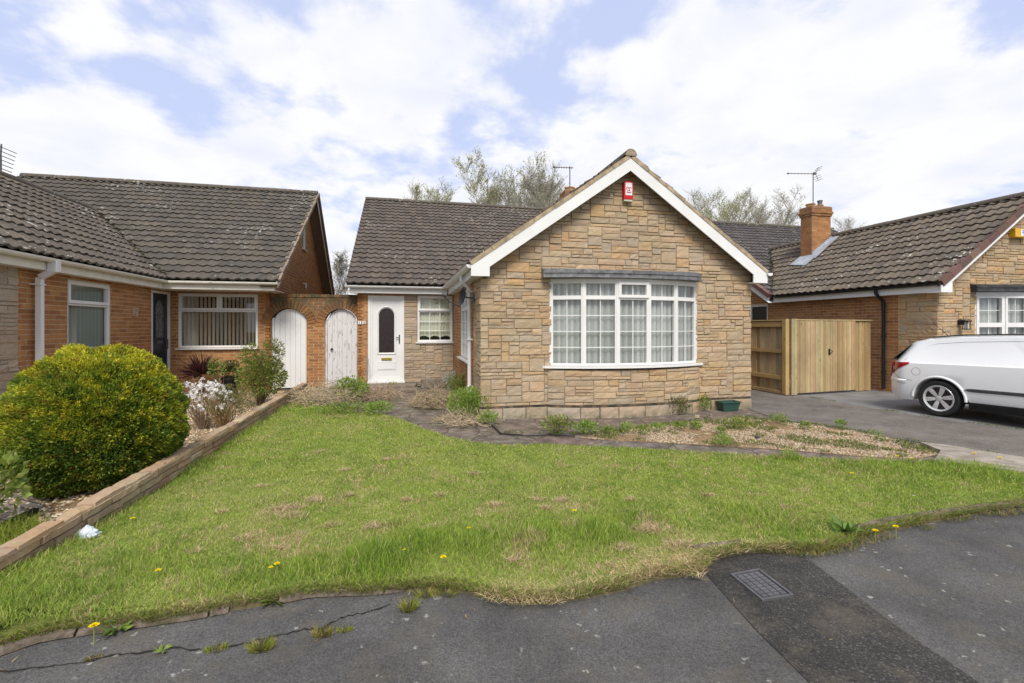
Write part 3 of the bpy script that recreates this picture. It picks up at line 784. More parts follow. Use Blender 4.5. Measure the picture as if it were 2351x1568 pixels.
# chimney
def chimney(root, x0, x1, y0, y1, zb, zt, pots, sl_at):
    mb = MB()
    for (fr, a, b2) in ((FR((0,y0,0),(1,0,0),(0,-1,0)), x0, x1), (FR((x0,0,0),(0,1,0),(-1,0,0)), y0, y1), (FR((x1,0,0),(0,1,0),(1,0,0)), y0, y1), (FR((0,y1,0),(1,0,0),(0,1,0)), x0, x1)):
        brick_wall(mb, fr, a, b2, zb, zt-.3, seed=int(x0*7))
        for k, (o, z_a, z_b) in enumerate(((.03, zt-.3, zt-.225), (.055, zt-.225, zt-.15), (.03, zt-.15, zt))):
            f2 = (lambda f, o: (lambda u, d_, z: f(u, d_+o, z)))(fr, o); brick_wall(mb, f2, a-o, b2+o, z_a, z_b, seed=3+k, dark=.75)
    mb.box((x0, y0, zb), (x1, y1, zt-.29), None, (.30,.22,.14))
    mb.box((x0-.03, y0-.03, zt-.3), (x1+.03, y1+.03, zt-.005), None, (.2,.15,.1)); mb.box((x0-.054, y0-.054, zt-.224), (x1+.054, y1+.054, zt-.151), None, (.2,.15,.1))
    mb.box((x0-.02, y0-.02, zt-.006), (x1+.02, y1+.02, zt+.02), None, (.25,.22,.18))
    c = mb.build('chimney', M['brick'], root)
    for (px_, py_, r, h, m) in pots:
        p = MB(); p.lathe((px_, py_, zt+.01), [(r*.86, 0), (r*.82, h*.75), (r*1.0, h*.8), (r*1.0, h), (r*.8, h), (r*.8, h*.6)], 18); p.build('chimney_pot', M[m], c, flat_angle=40)
    return c
chimney(H2, 4.47, 5.22, 12.58, 13.02, 3.3, 5.46, [(4.67, 12.8, .15, .14, 'terracotta'), (5.0, 12.8, .15, .13, 'terracotta')], None)

# ================================================================ LEFT HOUSE
Lh = dict(X0=-11.1, X1=-2.87, eY=11.66, zE=2.60, rY=16.7, zR=6.02, bY=20.9, zB=2.25, a0=-11.25, ap=-8.2, a1=-5.16, zW=4.68, fY=7.05)
H1 = thing('bungalow', 'orange brick bungalow on the left with navy door, mossy brown roof and wide casement window', 'house', (-7, 11, 0))
smL = house_roof(H1, Lh, (.92,.95,.92), (1.08,1.06,1.02), seed=51)
SL = FR((-5.40, 0, 0), (0,1,0), (1,0,0)); FL = FR((0, 12.50, 0), (1,0,0), (0,-1,0)); GL = FR((-3.25, 0, 0), (0,1,0), (1,0,0))
b = MB()
opL = [(9.05, 10.18, .92, 2.34), (11.62, 12.44, .05, 2.36)]
backing(b, SL, 7.3, 12.5, -.05, 2.5, opL, BRMORT); brick_wall(b, SL, 8.04, 12.5, 0, 2.43, opL, seed=61)
opF = [(-5.25, -3.53, 1.03, 2.36)]
backing(b, FL, -5.4, -3.25, -.05, 2.5, opF, BRMORT); brick_wall(b, FL, -5.4, -3.25, 0, 2.43, opF, seed=62)
g = MB(); opG = [(16.12, 16.66, 4.08, 4.86)]
backing(g, GL, 12.5, 20.6, -.05, 6.1, opG, BRMORT); brick_wall(g, GL, 12.49, 20.6, 0, 6.1, opG, seed=63)
nb = (Lh['zR']-Lh['zB'])/(Lh['bY']-Lh['rY'])
g.clip(Vector((0, 11.66, 2.45)), Vector((0, -smL, 1)).normalized()); g.clip(Vector((0, 20.9, 2.12)), Vector((0, nb, 1)).normalized())
b.join(g)
b.box((-11.0, 20.5, -.05), (-3.3, 20.6, 2.3), None, BRMORT); b.box((-11.0, 7.3, -.05), (-10.9, 20.5, 2.5), None, BRMORT)
b.build('brick_wall', M['brick'], H1)
s = MB(); FLw = FR((0, 7.3, 0), (1,0,0), (0,-1,0))
stone_wall(s, SL, 7.29, 8.04, 0, 2.43, seed=71, sat=.7, us=.06)
backing(s, FLw, -10.9, -5.4, -.05, 2.56, [], STMORT); stone_wall(s, FLw, -10.9, -5.39, 0, 4.55, seed=72, sat=.8)
s.prism([(-10.9, 2.56), (-5.4, 2.56), (-8.2, 4.5)], 0, .1, lambda a, b_, c: (a, 7.3+c, b_), STMORT)
slL = (4.68-2.60)/3.045
s.clip(Vector((-11.25, 0, 2.54)), Vector((-slL, 0, 1)).normalized()); s.clip(Vector((-5.16, 0, 2.54)), Vector((slL, 0, 1)).normalized())
s.build('stone_wall', M['stone'], H1)
e = MB()
e.box((-5.225, 7.1, 2.40), (-5.205, 11.72, 2.575)); e.box((-5.42, 7.1, 2.40), (-5.225, 12.5, 2.412)); e.box((-5.225, 11.72, 2.40), (-2.95, 11.74, 2.575)); e.box((-5.42, 11.74, 2.403), (-2.95, 12.52, 2.415))
e.build('fascia', M['cream'], H1)
gm = MB(); gutter(gm, [(-5.135, 7.1, 2.575), (-5.135, 11.645, 2.575), (-2.86, 11.645, 2.575)], 1); gm.build('gutter', M['cream'], H1)
barge(H1, Lh, 7.3, 2.60)
verge(H1, Lh, 2.60, 'mortar', 8)
v = MB(); rr = random.Random(3)
for i in range(17):                                           # mortared verge of the main gable
    A, B = Vector((-2.875, 11.66, 2.655)), Vector((-2.875, 16.7, 6.07)); p, q_ = A+(B-A)*(i/17), A+(B-A)*((i+1)/17)
    beam(v, p+Vector((0,0,.0)), q_-(q_-p)*.06, .11, .07, col=rc((.22,.17,.13), .2, .05), dz=.012 if i % 2 else 0)
    A, B = Vector((-2.875, 20.9, 2.30)), Vector((-2.875, 16.7, 6.07)); p, q_ = A+(B-A)*(i/17), A+(B-A)*((i+1)/17)
    beam(v, p, q_, .11, .07, col=rc((.2,.16,.12), .2, .05))
v.build('verge', M['attrrough'], H1)
v = MB()
beam(v, (-2.90, 11.66, 2.60), (-2.90, 16.7, 6.02), .022, .17); beam(v, (-2.90, 20.9, 2.25), (-2.90, 16.7, 6.02), .022, .17)
sof = MB(); sof.quad((-2.9, 20.9, 2.12), (-3.26, 20.9, 2.12), (-3.26, 16.7, 5.89), (-2.9, 16.7, 5.89)); sof.quad((-2.9, 11.66, 2.47), (-3.26, 11.66, 2.47), (-3.26, 16.7, 5.89), (-2.9, 16.7, 5.89))
sof.build('verge_soffit', simple('brown_soffit', (.20,.15,.11), .7), H1)
v.build('verge_board', M['oldwhite'], H1)
# mossy valley between the two slopes
def valley(root, P, side, sm_, seed):
    mb = MB(); rnd = random.Random(seed); xe = P['a0'] if side < 0 else P['a1']; zEw = P.get('zEw', P['zE']); sw = (P['zW']-zEw)/abs(P['ap']-xe)
    A = Vector((xe, P['eY']+.02, P['zE']+.05)); B = Vector((P['ap'], P['eY']+(P['zW']-P['zE'])/sm_, P['zW']+.05))
    mb.tube([A-Vector((0,0,.05)), B-Vector((0,0,.05))], .05, 6, (.05,.045,.03))
    for i in range(420):
        t = rnd.random()**.9; c = A+(B-A)*t + Vector((rnd.gauss(0, .05), rnd.gauss(0, .05), rnd.uniform(-.01, .03)))
        r = rnd.uniform(.015, .05); k = rnd.uniform(.5, 1.4); col = rnd.choice([(.05,.045,.025), (.08,.08,.03), (.035,.03,.025)])
        vs = [c + Vector((rnd.uniform(-r, r), rnd.uniform(-r, r), rnd.uniform(-r*.3, r*.9))) for _ in range(5)]
        mb.add(vs, [(0,1,2), (0,2,3), (1,2,4), (2,3,4), (0,1,4)], tuple(x_*k for x_ in col))
    return mb.build('valley_moss', M['attrrough'], root)
valley(H1, Lh, 1, smL, 3)
m = MB()
for s_ in (-1, 1): beam(m, (-8.2+s_*.125, 10.3, 4.66), (-8.2+s_*.10, 14.75, 4.665), .05, .055, col=None)
m.build('ridge_mortar', simple('pale_ridge_mortar', (.50,.42,.28), .9, var=.3, nsc=5), H1)
window(H1, SL, 9.05, 10.18, .94, 2.34, [(9.07, 10.16, 1.95, 2.32, 1, 1, True), (9.07, 10.16, .96, 1.95, 1, 1, False)], net='plain', netcol=(.30,.33,.29), label='tall two pane window in the side wall with pale blinds')
window(H1, FL, -5.25, -3.53, 1.05, 2.36, [(-5.23, -4.38, 1.95, 2.34, 1, 1, True), (-4.38, -3.55, 1.95, 2.34, 1, 1, True), (-5.23, -3.55, 1.07, 1.95, 1, 1, False)], net='blinds', label='wide window with vertical blinds')
window(H1, GL, 16.12, 16.66, 4.10, 4.86, [(16.13, 16.65, 4.12, 4.84, 1, 1, False)], net='plain', label='small window high in the brick gable')
# navy door
nv = simple('navy_door_paint', (.012, .02, .032), .3, var=.2)
d = MB(); L1 = lambda a, b_, c: (-5.40+b_, 11.62+a, c+.05)
ring(d, L1, 0, .82, 0, 2.31, .05, -.07, .01); dr = d.build('navy_front_door_frame', M['white'], H1)
q = MB(); q.box((.05, -.06, .05), (.77, -.03, 2.26), L1)
q.tube([L1(p[0], -.026, p[1]) for p in [(.60, 1.25)] + arc_pts((.41, 1.93), .19, 0, PI, 12) + [(.22, 1.25), (.60, 1.25)]], .012, 6)
for (a_, c_) in ((.15, .2), (.45, .2)):
    q.tube([L1(x_, -.028, z_) for x_, z_ in ((a_, c_), (a_+.22, c_), (a_+.22, c_+.7), (a_, c_+.7), (a_, c_))], .01, 6)
lf = q.build('door_leaf', nv, dr)
q = MB(); q.add([L1(p[0], -.027, p[1]) for p in [(.59, 1.26)] + arc_pts((.41, 1.93), .18, 0, PI, 12) + [(.23, 1.26)]], [tuple(range(15))]); q.build('door_glass', simple('leaded_door_glass', (.10,.12,.12), .15, var=.7, nsc=25), dr)
q = MB(); q.box((.30, -.03, 1.13), (.54, -.018, 1.19), L1); q.build('letterbox', M['alu'], dr); q = MB(); q.box((.72, -.03, 1.0), (.75, .0, 1.22), L1); q.build('door_handle', M['alu'], dr)
dp = MB()
dp.box((-5.19, 8.27, 2.38), (-5.07, 8.36, 2.54)); beam(dp, (-5.12, 8.315, 2.45), (-5.32, 8.315, 2.33), .07, .075)
dp.box((-5.345, 8.28, .05), (-5.275, 8.35, 2.29))
for z in (2.18,): dp.box((-5.40, 8.25, z), (-5.265, 8.37, z+.02))
dp.build('downpipe', M['white'], H1)

# ================================================================ RIGHT HOUSE
Rh = dict(X0=10.95, X1=19.7, eY=12.22, zE=2.54, rY=18.0, zR=6.14, bY=23.8, zB=2.5, a0=11.10, ap=14.0, a1=16.9, zW=4.58, fY=7.56, zEw=2.50)
H3 = thing('bungalow', 'stone fronted bungalow on the right with black gutter, behind the white car', 'house', (14, 11, 0))
smR = house_roof(H3, Rh, (.8,.85,1.0), (1.3,1.25,1.15), seed=81)
SR = FR((11.40, 0, 0), (0,1,0), (-1,0,0)); FRt = FR((0, 7.84, 0), (1,0,0), (0,-1,0))
s = MB(); opr = [(12.52, 15.36, .86, 2.42)]
backing(s, FRt, 11.4, 16.6, -.05, 2.48, opr, STMORT); stone_wall(s, FRt, 11.388, 16.61, 0, 4.5, opr, seed=91, sat=1.15)
s.prism([(11.4, 2.48), (16.6, 2.48), (14.0, 4.38)], 0, .12, lambda a, b_, c: (a, 7.84+c, b_), STMORT)
slR = (4.58-2.50)/2.9
s.clip(Vector((11.1, 0, 2.44)), Vector((-slR, 0, 1)).normalized()); s.clip(Vector((16.9, 0, 2.44)), Vector((slR, 0, 1)).normalized())
stone_wall(s, SR, 7.83, 8.66, 0, 2.36, seed=92, sat=1.15, us=.06)
s.join(MB()); 
for i in range(5): pass
sb = MB()
def bow2(u, d_, z):
    q_ = bowmap(u, d_, z); return (q_[0]+10.02, q_[1]+.06, q_[2])
for i in range(50):
    a, b2 = -1.5+3*i/50, -1.5+3*(i+1)/50; sb.quad(bow2(a, 0, -.05), bow2(b2, 0, -.05), bow2(b2, 0, .82), bow2(a, 0, .82), STMORT)
stone_wall(sb, bow2, -1.5, 1.5, 0, .82, seed=93); s.join(sb)
s.build('stone_wall', M['stone'], H3)
b = MB(); opS = [(12.75, 13.55, 1.5, 2.28)]
g = MB(); backing(g, SR, 7.95, 23.5, -.05, 6.2, opS, BRMORT); brick_wall(g, SR, 8.67, 14.5, 0, 6.2, opS, seed=95, dark=.92); brick_wall(g, SR, 14.5, 23.5, 0, 3.2, seed=96)
# eave on the wing part, gable further back
g2 = MB(); g2.v, g2.f, g2.c = list(g.v), list(g.f), list(g.c)
g.clip(Vector((0, 12.2, 0)), Vector((0, 1, 0))); g.clip(Vector((0, 0, 2.37)), Vector((0, 0, 1)))
g2.clip(Vector((0, 12.2, 0)), Vector((0, -1, 0))); g2.clip(Vector((0, 12.22, 2.40)), Vector((0, -smR, 1)).normalized()); g2.clip(Vector((0, 23.8, 2.4)), Vector((0, smR, 1)).normalized())
b.join(g); b.join(g2)
b.box((16.5, 7.95, -.05), (16.6, 12.5, 2.45), None, BRMORT); b.box((16.6, 12.5, -.05), (19.4, 12.6, 2.45), None, BRMORT); b.box((19.3, 12.6, -.05), (19.4, 23.5, 2.45), None, BRMORT)
b.build('brick_wall', M['brick'], H3)
e = MB()
e.box((11.16, 7.58, 2.31), (11.18, 12.25, 2.48)); e.box((11.18, 7.6, 2.31), (11.41, 12.25, 2.322))
beam(e, (11.0, 12.2, 2.49), (11.0, 18.0, 6.10), .025, .2); beam(e, (11.0, 23.8, 2.45), (11.0, 18.0, 6.10), .025, .2); e.quad((10.95, 12.2, 2.3), (11.41, 12.2, 2.3), (11.41, 18, 5.9), (10.95, 18, 5.9))
e.build('fascia', M['white'], H3)
gm = MB(); gutter(gm, [(11.095, 7.56, 2.50), (11.095, 12.3, 2.50)], 1, r=.055); gm.build('gutter', M['black'], H3)
barge(H3, Rh, 7.84, 2.50, hb=.15)
verge(H3, Rh, 2.50, 'attr', 11, w=.13, h=.12, col=(.14, .075, .062), dy=-.03)
v = MB()
for i in range(18):
    A, B = Vector((10.97, 12.15, 2.56)), Vector((10.97, 18.0, 6.20)); p, q_ = A+(B-A)*(i/18), A+(B-A)*((i+.96)/18); beam(v, p, q_, .14, .11, col=rc((.15,.075,.065), .15), dz=.015)
v.build('verge', M['attr'], H3)
valley(H3, Rh, -1, smR, 9)
dp = MB()
dp.tube([(11.095, 8.97, 2.46), (11.10, 8.97, 2.36), (11.32, 8.97, 2.18), (11.33, 8.97, 2.1), (11.33, 8.97, .05)], .038, 10)
for z in (2.06, 1.3, .45): dp.tube([(11.33, 8.97, z), (11.33, 8.97, z+.05)], .048, 10)
dp.build('downpipe', M['black'], H3)
c2 = lambda i: [(1.60, 2.25, 2, 2, True), (.885, 1.60, 2, 2, True)]
bow_window(H3, 13.94, 7.84, .29, 2.88, .88, 2.27, c2, canopy=(2.34, 2.50, .09), canopy_mat='darklead', seed=4)
window(H3, SR, 12.75, 13.55, 1.5, 2.28, [(12.77, 13.53, 1.52, 2.26, 1, 1, False)], net='plain', netcol=(.03, .03, .035))  # near-black backing sheet stands in for the dark room, not a net curtain
ch = chimney(H3, 12.95, 13.70, 12.58, 13.02, 3.4, 5.50, [(13.12, 12.8, .15, .12, 'terracotta'), (13.47, 12.8, .13, .10, 'terracotta')], None)
q = MB(); q.lathe((13.50, 12.8, 5.6), [(.07, 0), (.07, .13), (.085, .14), (.085, .17), (.02, .19)], 14); q.build('flue_cowl', M['alu'], ch)
f = MB()                                                     # lead flashing up the slope
swR = (Rh['zW']-Rh['zEw'])/(Rh['ap']-Rh['a0'])
zr = lambda x_: Rh['zEw'] + swR*(x_-Rh['a0'])
n = 11
for i in range(n):
    xa, xb = 12.95+.80*i/n, 12.95+.80*(i+1)/n
    f.box((xa, 12.56, zr(xa)+.04), (xb, 12.578, zr(xb)+.15))
f.prism([(12.72, 12.22), (13.80, 12.36), (13.80, 12.57), (12.94, 12.57), (12.94, 13.03), (12.72, 13.03)], 0, .012, lambda a, b_, c: (a, b_, zr(a)+.085+c))
f.prism([(12.40, 12.30), (12.95, 12.30), (12.95, 13.05), (12.55, 13.05)], 0, .012, lambda a, b_, c: (a, b_, zr(a)+.082+c))
f.build('chimney_flashing', M['flash'], H3)
f = MB()                                                     # apron flashing on the middle house chimney is hidden; rear lead saddle only
f.box((4.40, 12.50, 4.20), (5.28, 12.578, 4.30)); f.build('chimney_flashing', M['flash'], H2)
# ================================================================ GROUND
def sheet(name, pts, mat, z=None, thick=.0):
    mb = MB(); P_ = [(p[0], p[1], (z if z is not None else p[2])) for p in pts]
    mb.add(P_, [tuple(range(len(P_)))])
    o = mb.build(name, mat); kind(o, 'structure')
    bm = bmesh.new(); bm.from_mesh(o.data); bmesh.ops.triangulate(bm, faces=bm.faces[:])
    for f in bm.faces:
        if f.normal.z < 0: f.normal_flip()
    bm.to_mesh(o.data); bm.free(); return o
M['crazy'] = m_crazy()
sheet('ground', [(-260, -120), (260, -120), (260, 400), (-260, 400)], simple('rough_ground', (.09, .10, .05), .95, var=.3, nsc=.6), -.07)
sheet('pavement', [(-30, -14), (40, -14), (40, 5.4), (-30, 5.4)], m_asphalt('old_asphalt', (.082, .079, .076), .9), -.04)
sheet('path', [(-2.3, 3.4), (18, 3.4), (18, 9.0), (8.7, 13), (-1.3, 13), (-2.3, 12.6)], M['crazy'], -.026)
Z1 = -.04
tr = [G(1606, 1300, Z1), G(1625, 1272, Z1), G(1680, 1256, Z1), G(1790, 1248, Z1), G(1835, 1262, Z1), G(1862, 1290, Z1), G(2060, 1440, Z1), G(2252, 1572, Z1), G(2640, 1840, Z1), G(2250, 1900, Z1), G(1862, 1572, Z1), G(1740, 1452, Z1), G(1650, 1352, Z1)]
sheet('pavement_trench', tr, m_asphalt('coarse_dark_asphalt', (.038, .035, .032), 1.15, False, .8), -.035)
# older surface strip between kerb line and the crack
cr = [(-60, 1550), (60, 1534), (140, 1527), (240, 1508), (300, 1500), (400, 1487), (470, 1492), (560, 1476), (620, 1462), (700, 1443), (740, 1441), (790, 1415), (850, 1402), (905, 1386)]
mb = MB(); rnd = random.Random(2)
fine = []
for (a, b2) in zip(cr[:-1], cr[1:]):
    for k in range(6):
        t = k/6; fine.append((a[0]+(b2[0]-a[0])*t, a[1]+(b2[1]-a[1])*t + rnd.uniform(-3, 3)))
for (a, b2) in zip(fine[:-1], fine[1:]):
    w1, w2 = rnd.uniform(1.2, 4), rnd.uniform(1.2, 4)
    mb.quad(G(a[0], a[1]-w1/2, -.036), G(b2[0], b2[1]-w1/2, -.036), G(b2[0], b2[1]+w1/2, -.036), G(a[0], a[1]+w1/2, -.036))
kind(mb.build('pavement_crack', simple('crack_shadow_soil', (.018, .016, .012), 1)), 'structure')
lawn_px_front = [(-320, 1560), (-120, 1500), (0, 1474), (60, 1452), (140, 1436), (230, 1424), (330, 1414), (400, 1405), (520, 1383), (600, 1370), (700, 1352), (790, 1348), (860, 1346), (935, 1338), (1010, 1334), (1075, 1342), (1110, 1352), (1180, 1366), (1260, 1366),
                 (1350, 1352), (1420, 1338), (1500, 1312), (1560, 1306), (1604, 1300), (1622, 1272), (1700, 1256), (1800, 1250), (1870, 1256), (1930, 1240), (1960, 1222), (2060, 1200), (2150, 1182), (2250, 1165), (2351, 1152), (2600, 1126), (2900, 1105)]
lawn_px_back = [(2900, 1150), (2600, 1112), (2420, 1094), (2351, 1084), (2260, 1070), (2160, 1060), (2050, 1060), (1950, 1060), (1850, 1054), (1760, 1048), (1650, 1042), (1500, 1032), (1380, 1026), (1250, 1020), (1150, 1024), (1085, 1016), (1030, 1005), (985, 990), (940, 972), (900, 958), (870, 950), (800, 946), (730, 930), (700, 908)]
LAWN = [G(*p) for p in lawn_px_front] + [G(*p) for p in lawn_px_back] + [Vector((-2.3, 11.3, 0)), Vector((-2.3, 1.2, 0))]
sheet('lawn_soil', LAWN, m_lawnbase(), 0)
mb = MB()
for (a, b2) in zip(LAWN[:len(lawn_px_front)-1], LAWN[1:len(lawn_px_front)]):
    nn = Vector(((b2-a).y, -(b2-a).x, 0)).normalized(); nn = nn if nn.y < 0 else -nn
    mb.add([a, b2, b2+nn*.03+Vector((0,0,-.045)), a+nn*.03+Vector((0,0,-.045))], [(0,1,2,3)], (.10,.085,.04))
kind(mb.build('lawn_edge_soil', M['attrrough']), 'structure')
drive = [Vector((6.5, 13, 0)), Vector((6.5, 7.8, 0)), G(1722, 938), G(1780, 958), G(1850, 970), G(1950, 985), G(2060, 1004), G(2200, 1028), G(2351, 1050), G(2700, 1100), G(2900, 1090), G(2600, 1026), G(2351, 986), G(2200, 966), G(2060, 945), G(1950, 926), G(1838, 908), Vector((8.57, 9.0, 0)), Vector((8.57, 13, 0))]
sheet('driveway', drive, m_asphalt('worn_drive_tarmac', (.145, .128, .113), .8, True, .8), -.018)
ndr = [Vector((8.57, 8.95, 0)), G(1838, 908), G(1950, 926), G(2060, 945), G(2200, 966), G(2351, 986), G(2600, 1026), G(2900, 1090), Vector((20, 1, 0)), Vector((20, 9.0, 0)), Vector((8.57, 9.6, 0))]
sheet('neighbour_driveway', ndr, simple('smooth_concrete_drive', (.175, .172, .172), .8, var=.22, nsc=2.2, bump=.4, bsc=60), -.020)
# left garden
M['gravelbase'] = simple('gravel_bed_soil', (.22, .15, .08), .95, var=.45, nsc=25, bump=.8, bsc=60)
sheet('gravel_bed', [(-5.4, 3.0), (-2.38, 1.0), (-2.38, 12.5), (-5.4, 12.5)], M['gravelbase'], -.02)
t = NT('block_paving'); bt = t.n('ShaderNodeTexBrick'); bt.inputs['Scale'].default_value = 1; bt.inputs['Brick Width'].default_value = .2; bt.inputs['Row Height'].default_value = .1
bt.inputs['Color1'].default_value = (.17,.15,.13,1); bt.inputs['Color2'].default_value = (.22,.19,.165,1); bt.inputs['Mortar'].default_value = (.05,.045,.04,1); bt.inputs['Mortar Size'].default_value = .008
t.l(t.scale((1,1,1), (0,0,.6)), bt.inputs['Vector']); t.col(bt.outputs[0]); t.rough(.9)
sheet('block_paving', [(-14, 1), (-3.2, 1.0), (-3.14, 3.4), (-3.04, 4.75), (-3.9, 7.2), (-5.4, 7.2), (-14, 7.0)], t.m, -.012)
mb = MB(); beam(mb, (-3.18, 2.0, .03), (-3.04, 4.72, .03), .04, .06); kind(mb.build('edging_strip', M['black']), 'structure')

def inpoly(x, y, poly):
    n = len(poly); c = np.zeros(x.shape, bool); j = n-1
    for i in range(n):
        xi, yi, xj, yj = poly[i][0], poly[i][1], poly[j][0], poly[j][1]
        if yi != yj: c ^= ((yi > y) != (yj > y)) & (x < (xj-xi)*(y-yi)/(yj-yi) + xi)
        j = i
    return c
# gravel stones
RS = np.random.RandomState(5)
def pebbles(name, poly, n, cols, r0=.008, r1=.018, z=0., seed=1, mask=None):
    rs = np.random.RandomState(seed); P_ = np.array([(p[0], p[1]) for p in poly]); lo, hi = P_.min(0), P_.max(0)
    x = rs.uniform(lo[0], hi[0], n*3); y = rs.uniform(lo[1], hi[1], n*3); k = inpoly(x, y, poly)
    if mask is not None: k &= mask(x, y)
    x, y = x[k][:n], y[k][:n]; n = len(x)
    r = rs.uniform(r0, r1, n); V = np.zeros((n, 5, 3)); a = rs.uniform(0, 2*PI, n)
    for i in range(4):
        rr = r*rs.uniform(.7, 1.3, n); V[:, i, 0] = x+np.cos(a+i*PI/2)*rr; V[:, i, 1] = y+np.sin(a+i*PI/2)*rr*.75; V[:, i, 2] = z+r*rs.uniform(.0, .5, n)
    V[:, 4, 0] = x; V[:, 4, 1] = y; V[:, 4, 2] = z+r*rs.uniform(.7, 1.3, n)
    T = np.array([(0,1,4), (1,2,4), (2,3,4), (3,0,4)]); T = (T[None]+5*np.arange(n)[:, None, None]).reshape(-1, 3)
    c = np.array(cols)[rs.randint(0, len(cols), n)]*rs.uniform(.7, 1.25, (n, 1)); Cc = np.repeat(c, 5, axis=0)
    return kind(np_mesh(name, V.reshape(-1, 3), T, Cc, M['attrrough']), 'stuff')
GC = [(.50,.38,.22), (.42,.28,.15), (.55,.46,.33), (.34,.22,.12), (.46,.40,.32), (.28,.20,.13)]
gravel_px = [(1330, 1002), (1420, 985), (1500, 972), (1600, 963), (1690, 956), (1760, 960), (1820, 968), (1900, 976), (1980, 990), (2060, 1006), (2120, 1022), (2160, 1040), (2100, 1050), (2000, 1046), (1880, 1036), (1750, 1026), (1640, 1020), (1500, 1012), (1400, 1008)]
GRV = [G(*p) for p in gravel_px]
sheet('gravel_soil', GRV, M['gravelbase'], -.022)
pebbles('gravel', GRV, 15000, [(.40,.30,.18), (.33,.23,.13), (.46,.38,.27), (.26,.18,.10), (.40,.34,.27), (.22,.16,.10)], .007, .016, -.020, 3, mask=lambda x, y: fbm(x, y, 1.9, 61)+.25*vn(x, y, 9, 62) > .50)
pebbles('gravel', [(-5.3, 5.0), (-2.4, 3.0), (-2.4, 12.3), (-5.3, 12.3)], 16000, GC, .010, .022, -.018, 4)

# kerb edging
t = NT('weathered_kerb'); kc = t.ramp(t.noise(18, 6, .7), [(.3, (.07, .055, .04)), (.5, (.17, .135, .105)), (.7, (.27, .225, .18))]); kc = t.mix(t.ramp(t.noise(5, 5, .7), [(.48, 0), (.6, .85)]), kc, (.075, .07, .03)); t.col(kc); t.rough(.95); t.bump(t.noise(70, 6, .75), 1, .012); M['kerb'] = t.m
def kerb(name, pts, r, seg, col, seed, z=-.02, depth=.06):
    mb = MB(); rnd = random.Random(seed)
    pts = [Vector((p[0], p[1], 0)) for p in pts]; L = [0]
    for a, b2 in zip(pts[:-1], pts[1:]): L.append(L[-1]+(b2-a).length)
    def at(s):
        for i in range(len(L)-1):
            if s <= L[i+1]: return pts[i]+(pts[i+1]-pts[i])*((s-L[i])/(L[i+1]-L[i]))
        return pts[-1]
    s = 0
    while s < L[-1]-.05:
        e_ = min(L[-1], s+seg); m = 9; ring_ = []
        for k in range(m):
            p = at(s+.006+(e_-s-.012)*k/(m-1)); q = at(min(L[-1], s+(e_-s)*k/(m-1)+.05)); tt = (q-p).normalized() if (q-p).length > 1e-6 else tt; sd_ = Vector((tt.y, -tt.x, 0))
            row = []
            for a in range(8):
                an = PI*a/7; rr = r*(1+rnd.uniform(-.10, .10)); row.append(p+sd_*math.cos(an)*rr+Vector((0, 0, z+math.sin(an)*rr*.9 + rnd.uniform(-.002, .002))))
            ring_.append(row)
        vs = [v for g_ in ring_ for v in g_]; fs = [(i*8+a, i*8+a+1, (i+1)*8+a+1, (i+1)*8+a) for i in range(m-1) for a in range(7)] + [tuple(range(8)), tuple((m-1)*8+a for a in range(8))[::-1]]
        mb.add(vs, fs, rc(col, .15)); s = e_
    return kind(mb.build(name, M['kerb'], flat_angle=50), 'structure')
kerb('kerb', [G(*p, -.0) for p in [(1962, 1211), (2000, 1203), (2050, 1193), (2120, 1181), (2200, 1170), (2280, 1160), (2351, 1151), (2600, 1124), (2900, 1102)]], .042, .9, (1,1,1), 1)
kerb('kerb', [G(*p, -.0) for p in [(-200, 1520), (0, 1482), (80, 1455), (160, 1440), (280, 1424), (420, 1405), (530, 1385)]], .034, .6, (1,1,1), 2, z=-.034)
kerb('kerb', [G(*p, -.0) for p in [(640, 1366), (720, 1351), (800, 1348), (870, 1345), (935, 1337)]], .034, .6, (1,1,1), 3, z=-.034)
kerb('kerb', [G(*p, -.0) for p in [(1590, 1258), (1640, 1250), (1700, 1243)]], .032, .6, (1,1,1), 4, z=-.015)

# ================================================================ GRASS
def blades(x, y, z, length, width, lean, cols, seed, heading=None):
    rs = np.random.RandomState(seed); n = len(x); a = rs.uniform(0, 2*PI, n); h = rs.uniform(0, 2*PI, n) if heading is None else heading
    dx, dy = np.cos(a)*width/2, np.sin(a)*width/2; lx, ly = np.cos(h)*lean*length, np.sin(h)*lean*length
    up = np.sqrt(np.clip(1-lean**2, .05, 1))*length
    V = np.zeros((n, 5, 3))
    V[:, 0] = np.stack([x-dx, y-dy, z], 1); V[:, 1] = np.stack([x+dx, y+dy, z], 1)
    mx_, my_, mz = x+lx*.35, y+ly*.35, z+up*.62
    V[:, 2] = np.stack([mx_-dx*.8, my_-dy*.8, mz], 1); V[:, 3] = np.stack([mx_+dx*.8, my_+dy*.8, mz], 1)
    V[:, 4] = np.stack([x+lx, y+ly, z+up], 1)
    T = np.array([(0,1,3), (0,3,2), (2,3,4)]); T = (T[None]+5*np.arange(n)[:, None, None]).reshape(-1, 3)
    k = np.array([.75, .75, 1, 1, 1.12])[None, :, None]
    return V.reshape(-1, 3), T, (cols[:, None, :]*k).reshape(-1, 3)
def bankz(x, y):
    k = np.clip((4.9-y)/2.2, 0, 1); k = k*k*(3-2*k); return .125*k*np.exp(-(np.maximum(x+2.3, 0)/.42)**2)
mb = MB()
for i in range(12):
    for j in range(28):
        xs_ = [-2.305+.1*i, -2.305+.1*(i+1)]; ys_ = [1.3+.14*j, 1.3+.14*(j+1)]; P4 = [(xs_[a], ys_[b_]) for a, b_ in ((0,0), (1,0), (1,1), (0,1))]
        mb.add([(x_, y_, .002+float(bankz(np.array(x_), np.array(y_)))) for x_, y_ in P4], [(0,1,2,3)])
